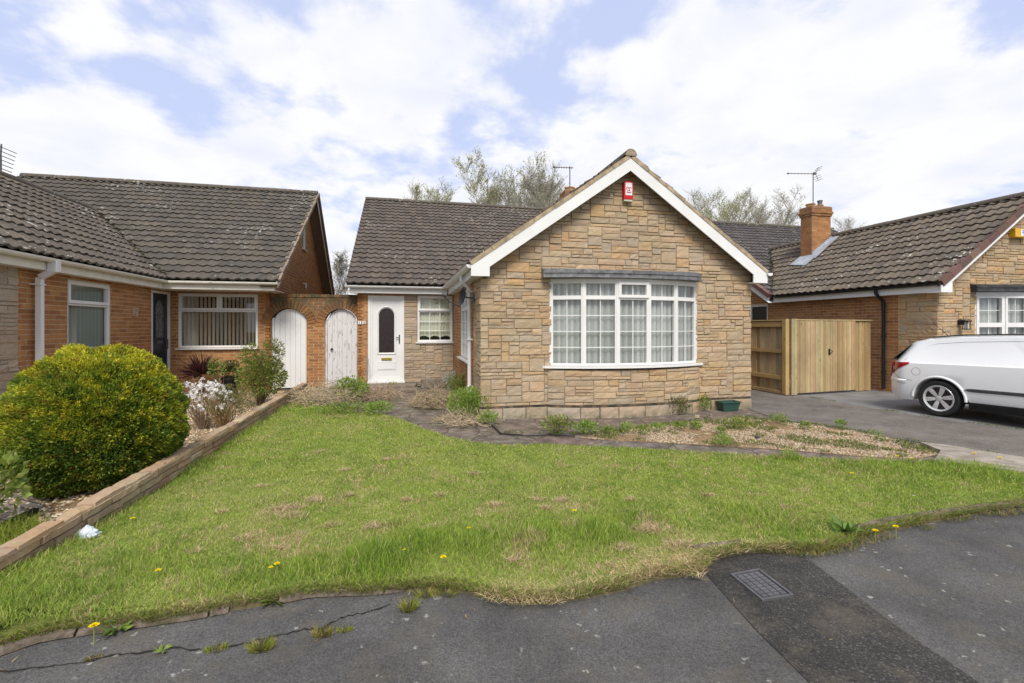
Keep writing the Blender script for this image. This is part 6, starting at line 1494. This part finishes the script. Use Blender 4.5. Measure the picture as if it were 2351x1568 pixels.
# ================================================================ TREES
def tree_mesh(seed, h, spread, n1, bare, vase=.5, leafcol=((.16,.19,.05), (.20,.21,.07)), r0=.16, nleaf=4, twr=.008, tall=1.0):
    rr = random.Random(seed); wood = MB(); LP = []; LD = []
    def br(p, d, L_, r, lv):
        seg = (6, 4, 3, 2, 1)[lv]; pts = [p.copy()]; rad = [r]; q = p.copy(); dd = d.copy()
        for i in range(seg):
            dd = (dd+Vector((rr.gauss(0, .09), rr.gauss(0, .09), rr.gauss(.09, .06)))).normalized(); q = q+dd*L_/seg; pts.append(q.copy()); rad.append(max(twr*(.6 if lv < 3 else .42), r*(1-.8*(i+1)/seg)))
        wood.tube(pts, rad, 5 if lv == 0 else 3, rc((.34, .31, .26), .25), cap=False)
        if lv == 4:
            for k in range(nleaf):
                t_ = rr.random(); LP.append(tuple(pts[0]+(pts[1]-pts[0])*t_)); LD.append((rr.gauss(0, 1), rr.gauss(0, 1), rr.gauss(.3, 1)))
            return
        nc = (n1+2, 9, 7, 6)[lv]
        for k in range(nc):
            t_ = (.16 if lv == 0 else .15)+(.84 if lv == 0 else .83)*(k+rr.random())/nc; t_ = min(.98, t_); i = min(seg-1, int(t_*seg)); a = pts[i]+(pts[i+1]-pts[i])*(t_*seg-i)
            az = rr.uniform(0, 2*PI); sp = (vase*1.25 if lv == 0 else .75)*rr.uniform(.5, 1.35); nd = (dd*.8+Vector((math.cos(az)*sp, math.sin(az)*sp, .15))).normalized()
            ll = L_*((.62 if lv == 0 else .50)*rr.uniform(.7, 1.25)*(1.2-.5*t_)*(spread if lv == 0 else 1)) if lv < 3 else rr.uniform(.22, .5)
            br(a, nd, ll, max(twr*(1 if lv < 3 else .6), r*.40), lv+1)
    br(Vector((0, 0, -.1)), Vector((rr.gauss(0, .04), rr.gauss(0, .04), 1)), h*.80, r0, 0)
    LP, LD = np.array(LP), np.array(LD); rs = np.random.RandomState(seed)
    dens = vn(LP[:, 0]+LP[:, 1]*.5+20, LP[:, 2], .5, seed); k = rs.uniform(0, 1, len(LP)) > bare+(dens < .35)*.5; LP, LD = LP[k], LD[k]; n = len(LP); ln = rs.uniform(.05, .10, n)
    return wood, leafmesh(LP, LD, ln, ln*.6, np.array(leafcol)[rs.randint(0, len(leafcol), n)]*rs.uniform(.7, 1.25, (n, 1)), .2, seed)
def tree(label, px_, topy, D, seed, spread=.8, n1=8, bare=.4, group='bare spring trees behind the houses', leafcol=((.17,.19,.05), (.22,.22,.08)), nleaf=4, vase=.55, name='spring_tree', r0=.11):
    b = AT(px_, 750, D); b.z = 0; top = CH+(HY-topy)*D/FPX; wood, lf = tree_mesh(seed, 10, spread, n1, bare, vase, leafcol, r0, nleaf)
    zmax = max(v[2] for v in wood.v); s = top/zmax
    t_ = thing(name, label, 'tree', tuple(b), rotz=seed*1.3, group=group)
    wood.v = [(x*s, y*s, z*s) for x, y, z in wood.v]; w_ = wood.build('trunk', M['attrrough'], t_, local=True)
    V, T, Cc = lf
    if len(V): np_mesh('crown', V*np.array((s, s, s)), T, Cc, M['leaf'], t_)
    return t_
LG1 = ((.38,.42,.12), (.44,.45,.18), (.30,.33,.13)); GY = ((.36,.35,.24), (.40,.39,.25), (.30,.30,.2))
tree('tall budding tree rising left of centre above the middle roof, its top the highest', 1092, 345, 34, 1, .75, 9, .25, leafcol=LG1, vase=.38)
tree('green tinged tree just left of the highest one', 1045, 395, 32, 2, .8, 9, .15, leafcol=LG1, vase=.4)
tree('budding tree just right of the highest one', 1150, 362, 36, 3, .7, 9, .4, leafcol=LG1, vase=.38)
tree('vase shaped grey tree, third from the right above the middle roof', 1185, 368, 33, 4, .75, 9, .5, leafcol=GY, vase=.45)
tree('slender bare tree near the aerial above the middle roof', 1235, 385, 37, 5, .65, 8, .55, leafcol=GY, vase=.36)
tree('low leafy tree top peeping over the left end of the middle roof', 935, 428, 30, 6, .8, 8, .35, leafcol=LG1, vase=.45)
tree('low leafy tree top second from the left over the middle roof', 985, 420, 31, 7, .8, 8, .3, leafcol=LG1, vase=.45)
tree('thin bare tree in the gap between aerial and gable slope', 1270, 440, 33, 8, .7, 7, .9, leafcol=GY, vase=.4)
tree('pale budding tree emerging from the right slope of the gable', 1600, 432, 36, 9, .75, 9, .3, leafcol=LG1, vase=.42)
tree('broad pale green tree right of the gable slope', 1680, 420, 37, 10, .85, 9, .3, leafcol=LG1, vase=.5)
tree('wind swept grey tree left of the tall brick chimney', 1775, 418, 34, 11, .85, 10, .6, leafcol=GY, vase=.5)
tree('small bare tree between the grey tree and the pale green one', 1725, 455, 38, 12, .7, 8, .8, leafcol=GY, vase=.45)
tree('bare twiggy tree peeping over the right hand ridge', 1978, 488, 34, 13, .8, 8, .9, leafcol=GY, vase=.5)
tree('budding sapling standing in the gap between left and middle houses', 782, 572, 22, 14, .55, 10, .2, leafcol=((.10,.095,.07), (.14,.14,.08)), vase=.3)
tree('taller bare tree half hidden behind the left verge of the middle roof', 842, 480, 26, 15, .5, 8, .6, leafcol=((.10,.095,.07),), vase=.35)
# ================================================================ CAR
a_ = R(8); Ld = 4.5
car = thing('estate_van', 'white windowless estate van parked on the right hand drive', 'car', (9.24+.75*math.cos(a_), 6.28+.75*math.sin(a_), -.01), rotz=PI+a_)
paint = simple('white_car_paint', (.74,.75,.76), .18, var=.02, nsc=1); paint.node_tree.nodes['Principled BSDF'].inputs['Coat Weight'].default_value = .6
def sstep(a, b, x): t_ = max(0, min(1, (x-a)/(b-a))); return t_*t_*(3-2*t_)
def lerp(tab, x):
    for (x0, y0), (x1, y1) in zip(tab[:-1], tab[1:]):
        if x <= x1: return y0+(y1-y0)*max(0, (x-x0))/(x1-x0)
    return tab[-1][1]
def hw(s): return .865-.30*(1-sstep(-.02, .40, s))**1.6-.26*(sstep(3.9, 4.52, s))**1.8
def archz(s):
    z = -1
    for c in (.90, 3.60):
        if abs(s-c) < .375: z = max(z, .30+math.sqrt(.375**2-(s-c)**2)*.98)
    return z
LV = [  # (rear s, front s, half width factor/offset, z table)
    (.02, 4.46, lambda s: 0.0, lambda s: .24), (.03, 4.44, lambda s: hw(s)-.05, lambda s: .225), (.0, 4.5, lambda s: hw(s), lambda s: .34), (.0, 4.5, lambda s: hw(s)+.005, lambda s: lerp([(0, .52), (.5, .53), (2.5, .53), (4.5, .52)], s)),
    (.035, 4.46, lambda s: hw(s)-.002, lambda s: lerp([(0, .755), (3.6, .765), (4.2, .71), (4.5, .64)], s)), (.07, 4.30, lambda s: hw(s)-.022, lambda s: lerp([(0, .885), (1.0, .91), (2.5, .935), (3.4, .93), (4.3, .80)], s)),
    (.10, 3.75, lambda s: hw(s)-.055, lambda s: lerp([(0, .92), (1.0, .945), (2.5, .965), (3.75, .93)], s)),
    (.40, 2.80, lambda s: .655+.02*sstep(.3, 1.2, s), lambda s: lerp([(.40, 1.255), (.65, 1.325), (1.1, 1.375), (1.8, 1.40), (2.3, 1.40), (2.8, 1.37)], s)),
    (.43, 2.75, lambda s: .57+.02*sstep(.3, 1.2, s), lambda s: lerp([(.43, 1.30), (.65, 1.36), (1.1, 1.41), (1.8, 1.435), (2.3, 1.435), (2.75, 1.40)], s)),
    (.45, 2.72, lambda s: 0.0, lambda s: lerp([(.43, 1.33), (.65, 1.39), (1.1, 1.435), (1.8, 1.46), (2.3, 1.46), (2.72, 1.42)], s))]
NS = 96; body = MB()
def bpt(k, t_, side):
    r0, r1, fw_, fz = LV[k]; s = r0+(r1-r0)*t_; z = fz(s); az = archz(s)
    if k in (1, 2, 3) and az > 0: z = max(z, az+(.0 if k == 1 else .01 if k == 2 else .022))
    if k == 0 and az > 0: z = max(z, az)
    return (side*fw_(s), s-.90, z)
nk = len(LV)
def tt(i):
    return i/NS
for side in (1, -1):
    vs = [bpt(k, tt(i), side) for i in range(NS+1) for k in range(nk)]; fs = [(i*nk+k, (i+1)*nk+k, (i+1)*nk+k+1, i*nk+k+1) for i in range(NS) for k in range(nk-1)]
    if side < 0: fs = [f[::-1] for f in fs]
    body.add(vs, fs)
for t_ in (0, 1):
    vs = []; fs = []
    for k in range(nk):
        for j in range(7): p = bpt(k, t_, 1); x_ = p[0]*(1-j/3); bulge = .05*(1-(1-j/3)**2)*(-1 if t_ == 0 else 1); vs.append((x_, p[1]+bulge*(1 if k < 7 else .4), p[2]))
    for k in range(nk-1):
        for j in range(6): fs.append((k*7+j, k*7+j+1, (k+1)*7+j+1, (k+1)*7+j))
    body.add(vs, fs if t_ else [f[::-1] for f in fs])
# weld
bm = bmesh.new(); bv = [bm.verts.new(v) for v in body.v]
for f in body.f:
    try: bm.faces.new([bv[i] for i in f])
    except ValueError: pass
bmesh.ops.remove_doubles(bm, verts=bm.verts[:], dist=.002); bmesh.ops.dissolve_degenerate(bm, dist=.0005, edges=bm.edges[:]); bmesh.ops.recalc_face_normals(bm, faces=bm.faces[:])
body.v = [tuple(v.co) for v in bm.verts]; bm.verts.index_update(); body.f = [tuple(v.index for v in f.verts) for f in bm.faces]; body.c = [(1,1,1)]*len(body.v); bm.free()
bo = body.build('body', paint, car, local=True, flat_angle=30)
def cpart(mb, name, mat, parent=car, **k): return mb.build(name, mat, parent, local=True, **k)
def side_pt(s, z, o=.004):
    """point on the near or far flank at station s and height z"""
    zs = [(LV[k][3](s), LV[k][2](s)) for k in range(1, nk)]
    for (z0, w0), (z1, w1) in zip(zs[:-1], zs[1:]):
        if z0 <= z <= z1: return (w0+(w1-w0)*(z-z0)/(z1-z0)+o, s-.90, z)
    return ((zs[0][1] if z < zs[0][0] else zs[-1][1])+o, s-.90, z)
mir = lambda p, sd: (p[0]*sd, p[1], p[2])
for sd in (1, -1):
    # arch lips
    for c in (.90, 3.60):
        mb = MB(); pts = [mir((hw(c+.385*math.cos(q))+.004, c+.385*math.cos(q)-.90, .30+.385*math.sin(q)), sd) for q in [PI*i/22 for i in range(23)]]
        mb.tube(pts, .022, 8); cpart(mb, 'arch_lip', paint, flat_angle=50)
        mb = MB(); vs = [mir((x_, c-.90+.39*math.cos(q), .30+.39*math.sin(q)), sd) for x_ in (hw(c)-.01, .45) for q in [PI*i/22 for i in range(23)]]
        mb.add(vs, [(i, i+1, 23+i+1, 23+i) for i in range(22)]+[tuple(range(23, 46))]); cpart(mb, 'arch_liner', M['black'])
    # sill trim, flank moulding, panel lines
    mb = MB(); vs = []; ss = [1.32+(3.16-1.32)*i/20 for i in range(21)]
    for s in ss:
        for z, o in ((.17, -.03), (.215, .005), (.30, .012), (.305, -.004)): vs.append(mir((hw(s)+o, s-.90, z+.012*(s-1.3)), sd))
    mb.add(vs, [(i*4+k, (i+1)*4+k, (i+1)*4+k+1, i*4+k+1) for i in range(20) for k in range(3)]); cpart(mb, 'sill_trim', M['black'], flat_angle=40)
    mb = MB(); vs = []
    for i in range(41):
        s = 1.26+(3.18-1.26)*i/40; taper = min(1, (s-1.26)/.06); zc = .505+.016*(s-1.26)
        for z, o in ((zc-.028*taper, .001), (zc-.02*taper, .014), (zc+.02*taper, .014), (zc+.028*taper, .001)): vs.append(mir((hw(s)+o+.004, s-.90, z), sd))
    mb.add(vs, [(i*4+k, (i+1)*4+k, (i+1)*4+k+1, i*4+k+1) for i in range(40) for k in range(3)]); cpart(mb, 'side_moulding', simple('dark_rubber_moulding', (.05,.05,.052), .5), flat_angle=40)
    seam = simple('panel_gap', (.10,.10,.105), .6)
    mb = MB(); P_ = [(.34, .94), (.50, 1.08), (.66, 1.215), (.80, 1.262), (1.2, 1.305), (1.8, 1.335), (2.05, 1.335)]
    def side_curve(P_, n_=5):
        out = []
        for (p, q) in zip(P_[:-1], P_[1:]):
            for k in range(n_): t_ = k/n_; out.append(mir(side_pt(p[0]+(q[0]-p[0])*t_, p[1]+(q[1]-p[1])*t_, -.0005), sd))
        out.append(mir(side_pt(P_[-1][0], P_[-1][1], -.0005), sd)); return out
    mb.tube(side_curve(P_), .0032, 4); mb.tube(side_curve([(2.10, 1.36), (2.08, 1.1), (2.06, .95), (2.07, .72), (2.10, .55), (2.12, .32)]), .0038, 4); mb.tube(side_curve([(3.22, .93), (3.24, .7), (3.20, .4), (3.16, .30)]), .0038, 4)
    mb.tube(side_curve([(.14, .66), (.30, .62), (.50, .585)]), .003, 4)
    cpart(mb, 'panel_seams', seam)
    mb = MB(); cc = side_pt(.56, .75, 0)
    mb.tube([mir(side_pt(.56+.068*math.cos(q), .755+.068*math.sin(q), -.001), sd) for q in [PI*i/12 for i in range(25)]], .0035, 4); cpart(mb, 'fuel_flap' if sd > 0 else 'flank_disc', seam)
    mb = MB(); vs = []
    for i in range(9):
        s = .0+.42*i/8; vs += [mir((hw(s)+.022, s-.90, .535), sd), mir((hw(s)+.026, s-.90, .575), sd), mir((hw(s)-.0, s-.90, .60), sd)]
    mb.add(vs, [(i*3+k, (i+1)*3+k, (i+1)*3+k+1, i*3+k+1) for i in range(8) for k in range(2)]); cpart(mb, 'bumper_ridge', paint, flat_angle=30)
    # tail lamp wrapping the corner
    mb = MB(); vs = []; n_ = 10
    for i in range(n_+1):
        s = .045+.40*i/n_; zb_ = lerp([(0, .655), (.10, .70), (.445, .885)], s); zt = lerp([(0, .895), (.445, .915)], s)
        for j in range(5): z = zb_+(zt-zb_)*j/4; q = side_pt(max(s, .05), z, .010); vs.append(mir(q, sd))
    mb.add(vs, [(i*5+j, (i+1)*5+j, (i+1)*5+j+1, i*5+j+1) for i in range(n_) for j in range(4)])
    vs = [mir((side_pt(.05, z, .01)[0]-dx_, -.90+.035-.012+.03*(z-.7), z), sd) for dx_ in (0, .06, .12) for z in (.655, .70, .76, .83, .89)]
    mb.add(vs, [(i*5+j, (i+1)*5+j, (i+1)*5+j+1, i*5+j+1) for i in range(2) for j in range(4)]); tl = cpart(mb, 'tail_lamp', simple('red_lamp_lens', (.33,.008,.015), .12), flat_angle=50)
    mb = MB(); vs = [mir((side_pt(max(.05, s), z, .0135)[0], s-.90, z), sd) for s in (.05, .10) for z in (.75, .82)]; mb.add(vs, [(0, 2, 3, 1)]); cpart(mb, 'reversing_lens', simple('clear_lens', (.5,.42,.42), .15), tl)
    # roof rail
    mb = MB(); mb.tube([mir((.60+.02*sstep(.3, 1.2, s), s-.90, lerp([(.43, 1.30), (.65, 1.36), (1.1, 1.41), (1.8, 1.435), (2.3, 1.435), (2.75, 1.40)], s)+.012), sd) for s in [.70+.15*i for i in range(14)]], .013, 6); cpart(mb, 'roof_rail', M['black'])
    # front side window, mirror
    mb = MB(); W = [(2.16, .985), (3.42, .985), (2.92, 1.30), (2.16, 1.34)]; mb.add([mir(side_pt(min(s, 2.78), z, .006) if s < 2.79 else (lerp([(.93, hw(s)-.05), (1.37, .66)], z)+.006, s-.90, z), sd) for s, z in W], [(0,1,2,3)]); cpart(mb, 'side_window', simple('dark_car_glass', (.02,.022,.025), .05))
    mb = MB(); mb.box((sd*.86, 2.20, .95), (sd*1.0, 2.34, 1.07)); cpart(mb, 'door_mirror', M['black'], bevel=.02)
    mb = MB(); mb.box((sd*.52, 3.50, .60), (sd*.80, 3.585, .74)); cpart(mb, 'headlamp', simple('headlamp_lens', (.5,.5,.5), .1), bevel=.02)
    mb = MB(); mb.box((sd*(hw(2.3)-.02), 1.25, .865), (sd*(hw(2.3)+.02), 1.42, .89)); cpart(mb, 'door_handle', paint, bevel=.006)
# rear window with dark surround
mb = MB(); vs = []
for k, (y_, z_, x_) in enumerate(((-.80+.012, .935, .77), (-.70+.008, 1.04, .735), (-.60+.005, 1.145, .70), (-.50+.002, 1.25, .665))):
    for j in range(9): u_ = 1-j/4; vs.append((x_*u_, y_-.052*(1-u_*u_)-.005, z_))
mb.add(vs, [(k*9+j, k*9+j+1, (k+1)*9+j+1, (k+1)*9+j) for k in range(3) for j in range(8)]); cpart(mb, 'rear_window', simple('dark_car_glass_rear', (.02,.022,.025), .06), flat_angle=60)
mb = MB(); mb.add([(.66, 1.86, 1.385), (-.66, 1.86, 1.385), (-.76, 2.78, .96), (.76, 2.78, .96)], [(0,1,2,3)]); mb.v = [(x_, y_, z_+.012) for x_, y_, z_ in mb.v]; cpart(mb, 'windscreen', simple('dark_car_glass_front', (.02,.022,.025), .05))
mb = MB(); mb.tube([(.0, -.28, 1.40), (.0, -.52, 1.66)], [.006, .003], 5); cpart(mb, 'roof_antenna', M['black'])
mb = MB(); mb.box((-.66, .42, .20), (.66, 2.30, .30)); mb.box((-.60, -.60, .235), (.60, .5, .32)); mb.box((-.3, 0.2, .15), (-.2, 3.0, .22)); cpart(mb, 'underbody', M['black'])
tyre_m = simple('tyre_rubber', (.022,.022,.023), .85, var=.25, nsc=30); rim_m = simple('alloy_silver', (.62,.62,.63), .3, .4, var=.12, nsc=20)
for (x_, y_, sd) in ((.775, 0, 1), (.775, 2.70, 1), (-.775, 0, -1), (-.775, 2.70, -1)):
    w_ = MB(); w_.lathe((x_-sd*.0, y_, .31), [(.215, sd*.075), (.235, sd*.098), (.285, sd*.102), (.302, sd*.09), (.308, sd*.05), (.308, -sd*.05), (.302, -sd*.09), (.285, -sd*.1), (.215, -sd*.09)], 48, 'x'); w_ = cpart(w_, 'wheel', tyre_m, flat_angle=30)
    r_ = MB(); r_.lathe((x_, y_, .31), [(.19, sd*.0), (.193, sd*.07), (.200, sd*.088), (.222, sd*.100), (.228, sd*.094), (.228, sd*.0)], 40, 'x')
    for k in range(6):
        a = k*PI/3+.2; c_, s_ = math.cos(a), math.sin(a)
        for wv in (-1, 1):
            def pt(rr, off, xx): return (x_+sd*xx, y_+c_*rr-s_*off, .31+s_*rr+c_*off)
        vs = [pt(.035, -.026, .072), pt(.035, .026, .072), pt(.208, .040, .084), pt(.208, -.040, .084), pt(.035, -.026, .03), pt(.035, .026, .03), pt(.208, .040, .05), pt(.208, -.040, .05), pt(.12, 0, .09)]
        r_.add(vs, [(0,1,8), (1,2,8), (2,3,8), (3,0,8), (0,4,5,1), (1,5,6,2), (3,2,6,7), (0,3,7,4)])
    r_.lathe((x_, y_, .31), [(.05, sd*.05), (.048, sd*.078), (.02, sd*.084), (.001, sd*.085)], 18, 'x')
    cpart(r_, 'rim', rim_m, w_, flat_angle=30)
    k_ = MB(); k_.lathe((x_, y_, .31), [(.19, sd*.0), (.19, sd*.012)], 30, 'x'); cpart(k_, 'brake_disc', M['steel'], w_)
# ---------------------------------------------------------------- sky and light
w = bpy.data.worlds.new("World"); scene.world = w; w.use_nodes = True; nt = w.node_tree
bg = nt.nodes['Background']; N = nt.nodes.new; Lk = nt.links.new
SUN_EL, SUN_AZ = R(50), R(188)                 # azimuth clockwise from +Y : behind the camera
sky = N('ShaderNodeTexSky'); sky.sky_type = 'NISHITA'; sky.sun_disc = False
sky.sun_elevation = SUN_EL; sky.sun_rotation = SUN_AZ; sky.air_density = 1.0; sky.dust_density = 2.0; sky.ozone_density = 1.5
tc = N('ShaderNodeTexCoord'); sx = N('ShaderNodeSeparateXYZ'); Lk(tc.outputs['Generated'], sx.inputs[0])
def mth(op, a, b=None, clamp=False):
    o = N('ShaderNodeMath'); o.operation = op; o.use_clamp = clamp
    for i, x in enumerate((a, b)):
        if x is None: continue
        if hasattr(x, 'links'): Lk(x, o.inputs[i])
        else: o.inputs[i].default_value = x
    return o.outputs[0]
zz = mth('ADD', mth('MAXIMUM', sx.outputs[2], 0.0), .22)
cx = mth('DIVIDE', sx.outputs[0], zz); cy = mth('DIVIDE', sx.outputs[1], zz)
cb = N('ShaderNodeCombineXYZ'); Lk(cx, cb.inputs[0]); Lk(cy, cb.inputs[1]); cb.inputs[2].default_value = 3.7
def wn(scale, detail, rough, dist=0, vec=cb.outputs[0]):
    o = N('ShaderNodeTexNoise'); o.inputs['Scale'].default_value = scale; o.inputs['Detail'].default_value = detail
    o.inputs['Roughness'].default_value = rough; o.inputs['Distortion'].default_value = dist; Lk(vec, o.inputs['Vector']); return o.outputs['Fac']
n1 = wn(2.6, 10, .55, .2); n2 = wn(7.5, 9, .58, .15)
dens = mth('ADD', mth('MULTIPLY', n1, .68), mth('MULTIPLY', n2, .32))
def blob(px, py, rad, amt):
    global dens
    d = ray(px, py).normalized()
    vm = N('ShaderNodeVectorMath'); vm.operation = 'DISTANCE'; Lk(tc.outputs['Generated'], vm.inputs[0]); vm.inputs[1].default_value = d
    mr = N('ShaderNodeMapRange'); mr.interpolation_type = 'SMOOTHSTEP'; Lk(vm.outputs['Value'], mr.inputs['Value'])
    mr.inputs['From Min'].default_value = 0; mr.inputs['From Max'].default_value = rad; mr.inputs['To Min'].default_value = amt; mr.inputs['To Max'].default_value = 0
    dens = mth('ADD', dens, mr.outputs[0])
for bdef in ((60, 130, .15, -.10), (90, 215, .12, -.12), (300, 130, .13, -.10), (330, 60, .10, -.06), (480, 60, .05, -.05), (640, 35, .07, -.07), (1180, 90, .12, -.10), (1330, 40, .14, -.10), (1230, 200, .09, -.13), (1450, 60, .12, -.08), (1400, 215, .07, -.05), (1540, 205, .05, -.09), (1640, 50, .10, -.08), (1480, 20, .10, -.06), (1830, 165, .05, -.12), (930, 295, .07, -.09), (450, 275, .06, -.05), (1590, 110, .05, -.04),
             (2280, 40, .14, -.05), (2250, 150, .10, -.04), (800, 150, .26, .14), (560, 60, .09, .10), (200, 45, .07, .14), (370, 110, .04, .10), (240, 240, .10, .14), (1720, 110, .13, .12), (2080, 200, .28, .10), (1650, 300, .26, .12), (80, 310, .16, .12), (1330, 160, .06, .08), (1240, 130, .04, .05), (960, 40, .10, .10), (1600, 15, .05, .06), (420, 20, .04, .05)):
    blob(bdef[0], bdef[1], bdef[2], bdef[3]*(.72 if bdef[3] < 0 else .9))
hz = N('ShaderNodeMapRange'); Lk(sx.outputs[2], hz.inputs['Value']); hz.inputs['From Min'].default_value = .05; hz.inputs['From Max'].default_value = .42; hz.inputs['To Min'].default_value = .16; hz.inputs['To Max'].default_value = 0
dens = mth('ADD', dens, hz.outputs[0])
cr = N('ShaderNodeMapRange'); cr.interpolation_type = 'SMOOTHSTEP'; Lk(dens, cr.inputs['Value']); cr.inputs['From Min'].default_value = .425; cr.inputs['From Max'].default_value = .575
# blue veil : physical sky at low strength, whitened by thin high cloud
sk = N('ShaderNodeMix'); sk.data_type = 'RGBA'; sk.blend_type = 'MULTIPLY'; sk.inputs[0].default_value = 1; Lk(sky.outputs[0], sk.inputs[6]); sk.inputs[7].default_value = (.10, .10, .10, 1)
ve = N('ShaderNodeMix'); ve.data_type = 'RGBA'; ve.inputs[0].default_value = .80; Lk(sk.outputs[2], ve.inputs[6]); ve.inputs[7].default_value = (.40, .45, .63, 1)
shade = wn(3.2, 6, .55, .3)
cl = N('ShaderNodeValToRGB'); Lk(shade, cl.inputs[0]); e = cl.color_ramp.elements
e[0].position = .30; e[0].color = (.50, .52, .585, 1); e[1].position = .56; e[1].color = (.585, .588, .602, 1)
mx = N('ShaderNodeMix'); mx.data_type = 'RGBA'; Lk(cr.outputs[0], mx.inputs[0]); Lk(ve.outputs[2], mx.inputs[6]); Lk(cl.outputs[0], mx.inputs[7])
Lk(mx.outputs[2], bg.inputs['Color']); bg.inputs['Strength'].default_value = 1.0
sd = bpy.data.lights.new("sun", 'SUN'); sd.energy = 2.3; sd.angle = R(24); sd.color = (1, .95, .86)
so = bpy.data.objects.new("sun", sd); COL.objects.link(so)
dv = Vector((math.sin(SUN_AZ)*math.cos(SUN_EL), math.cos(SUN_AZ)*math.cos(SUN_EL), math.sin(SUN_EL)))
so.rotation_euler = dv.to_track_quat('Z', 'Y').to_euler(); so.location = (6, -8, 12)
scene.view_settings.view_transform = 'Standard'; scene.view_settings.look = 'None'
scene.view_settings.exposure = .76; scene.view_settings.gamma = 1
scene.cycles.max_bounces = 5; scene.cycles.diffuse_bounces = 3; scene.cycles.transparent_max_bounces = 10; scene.cycles.transmission_bounces = 4
try: scene.cycles.use_denoising = True
except Exception: pass
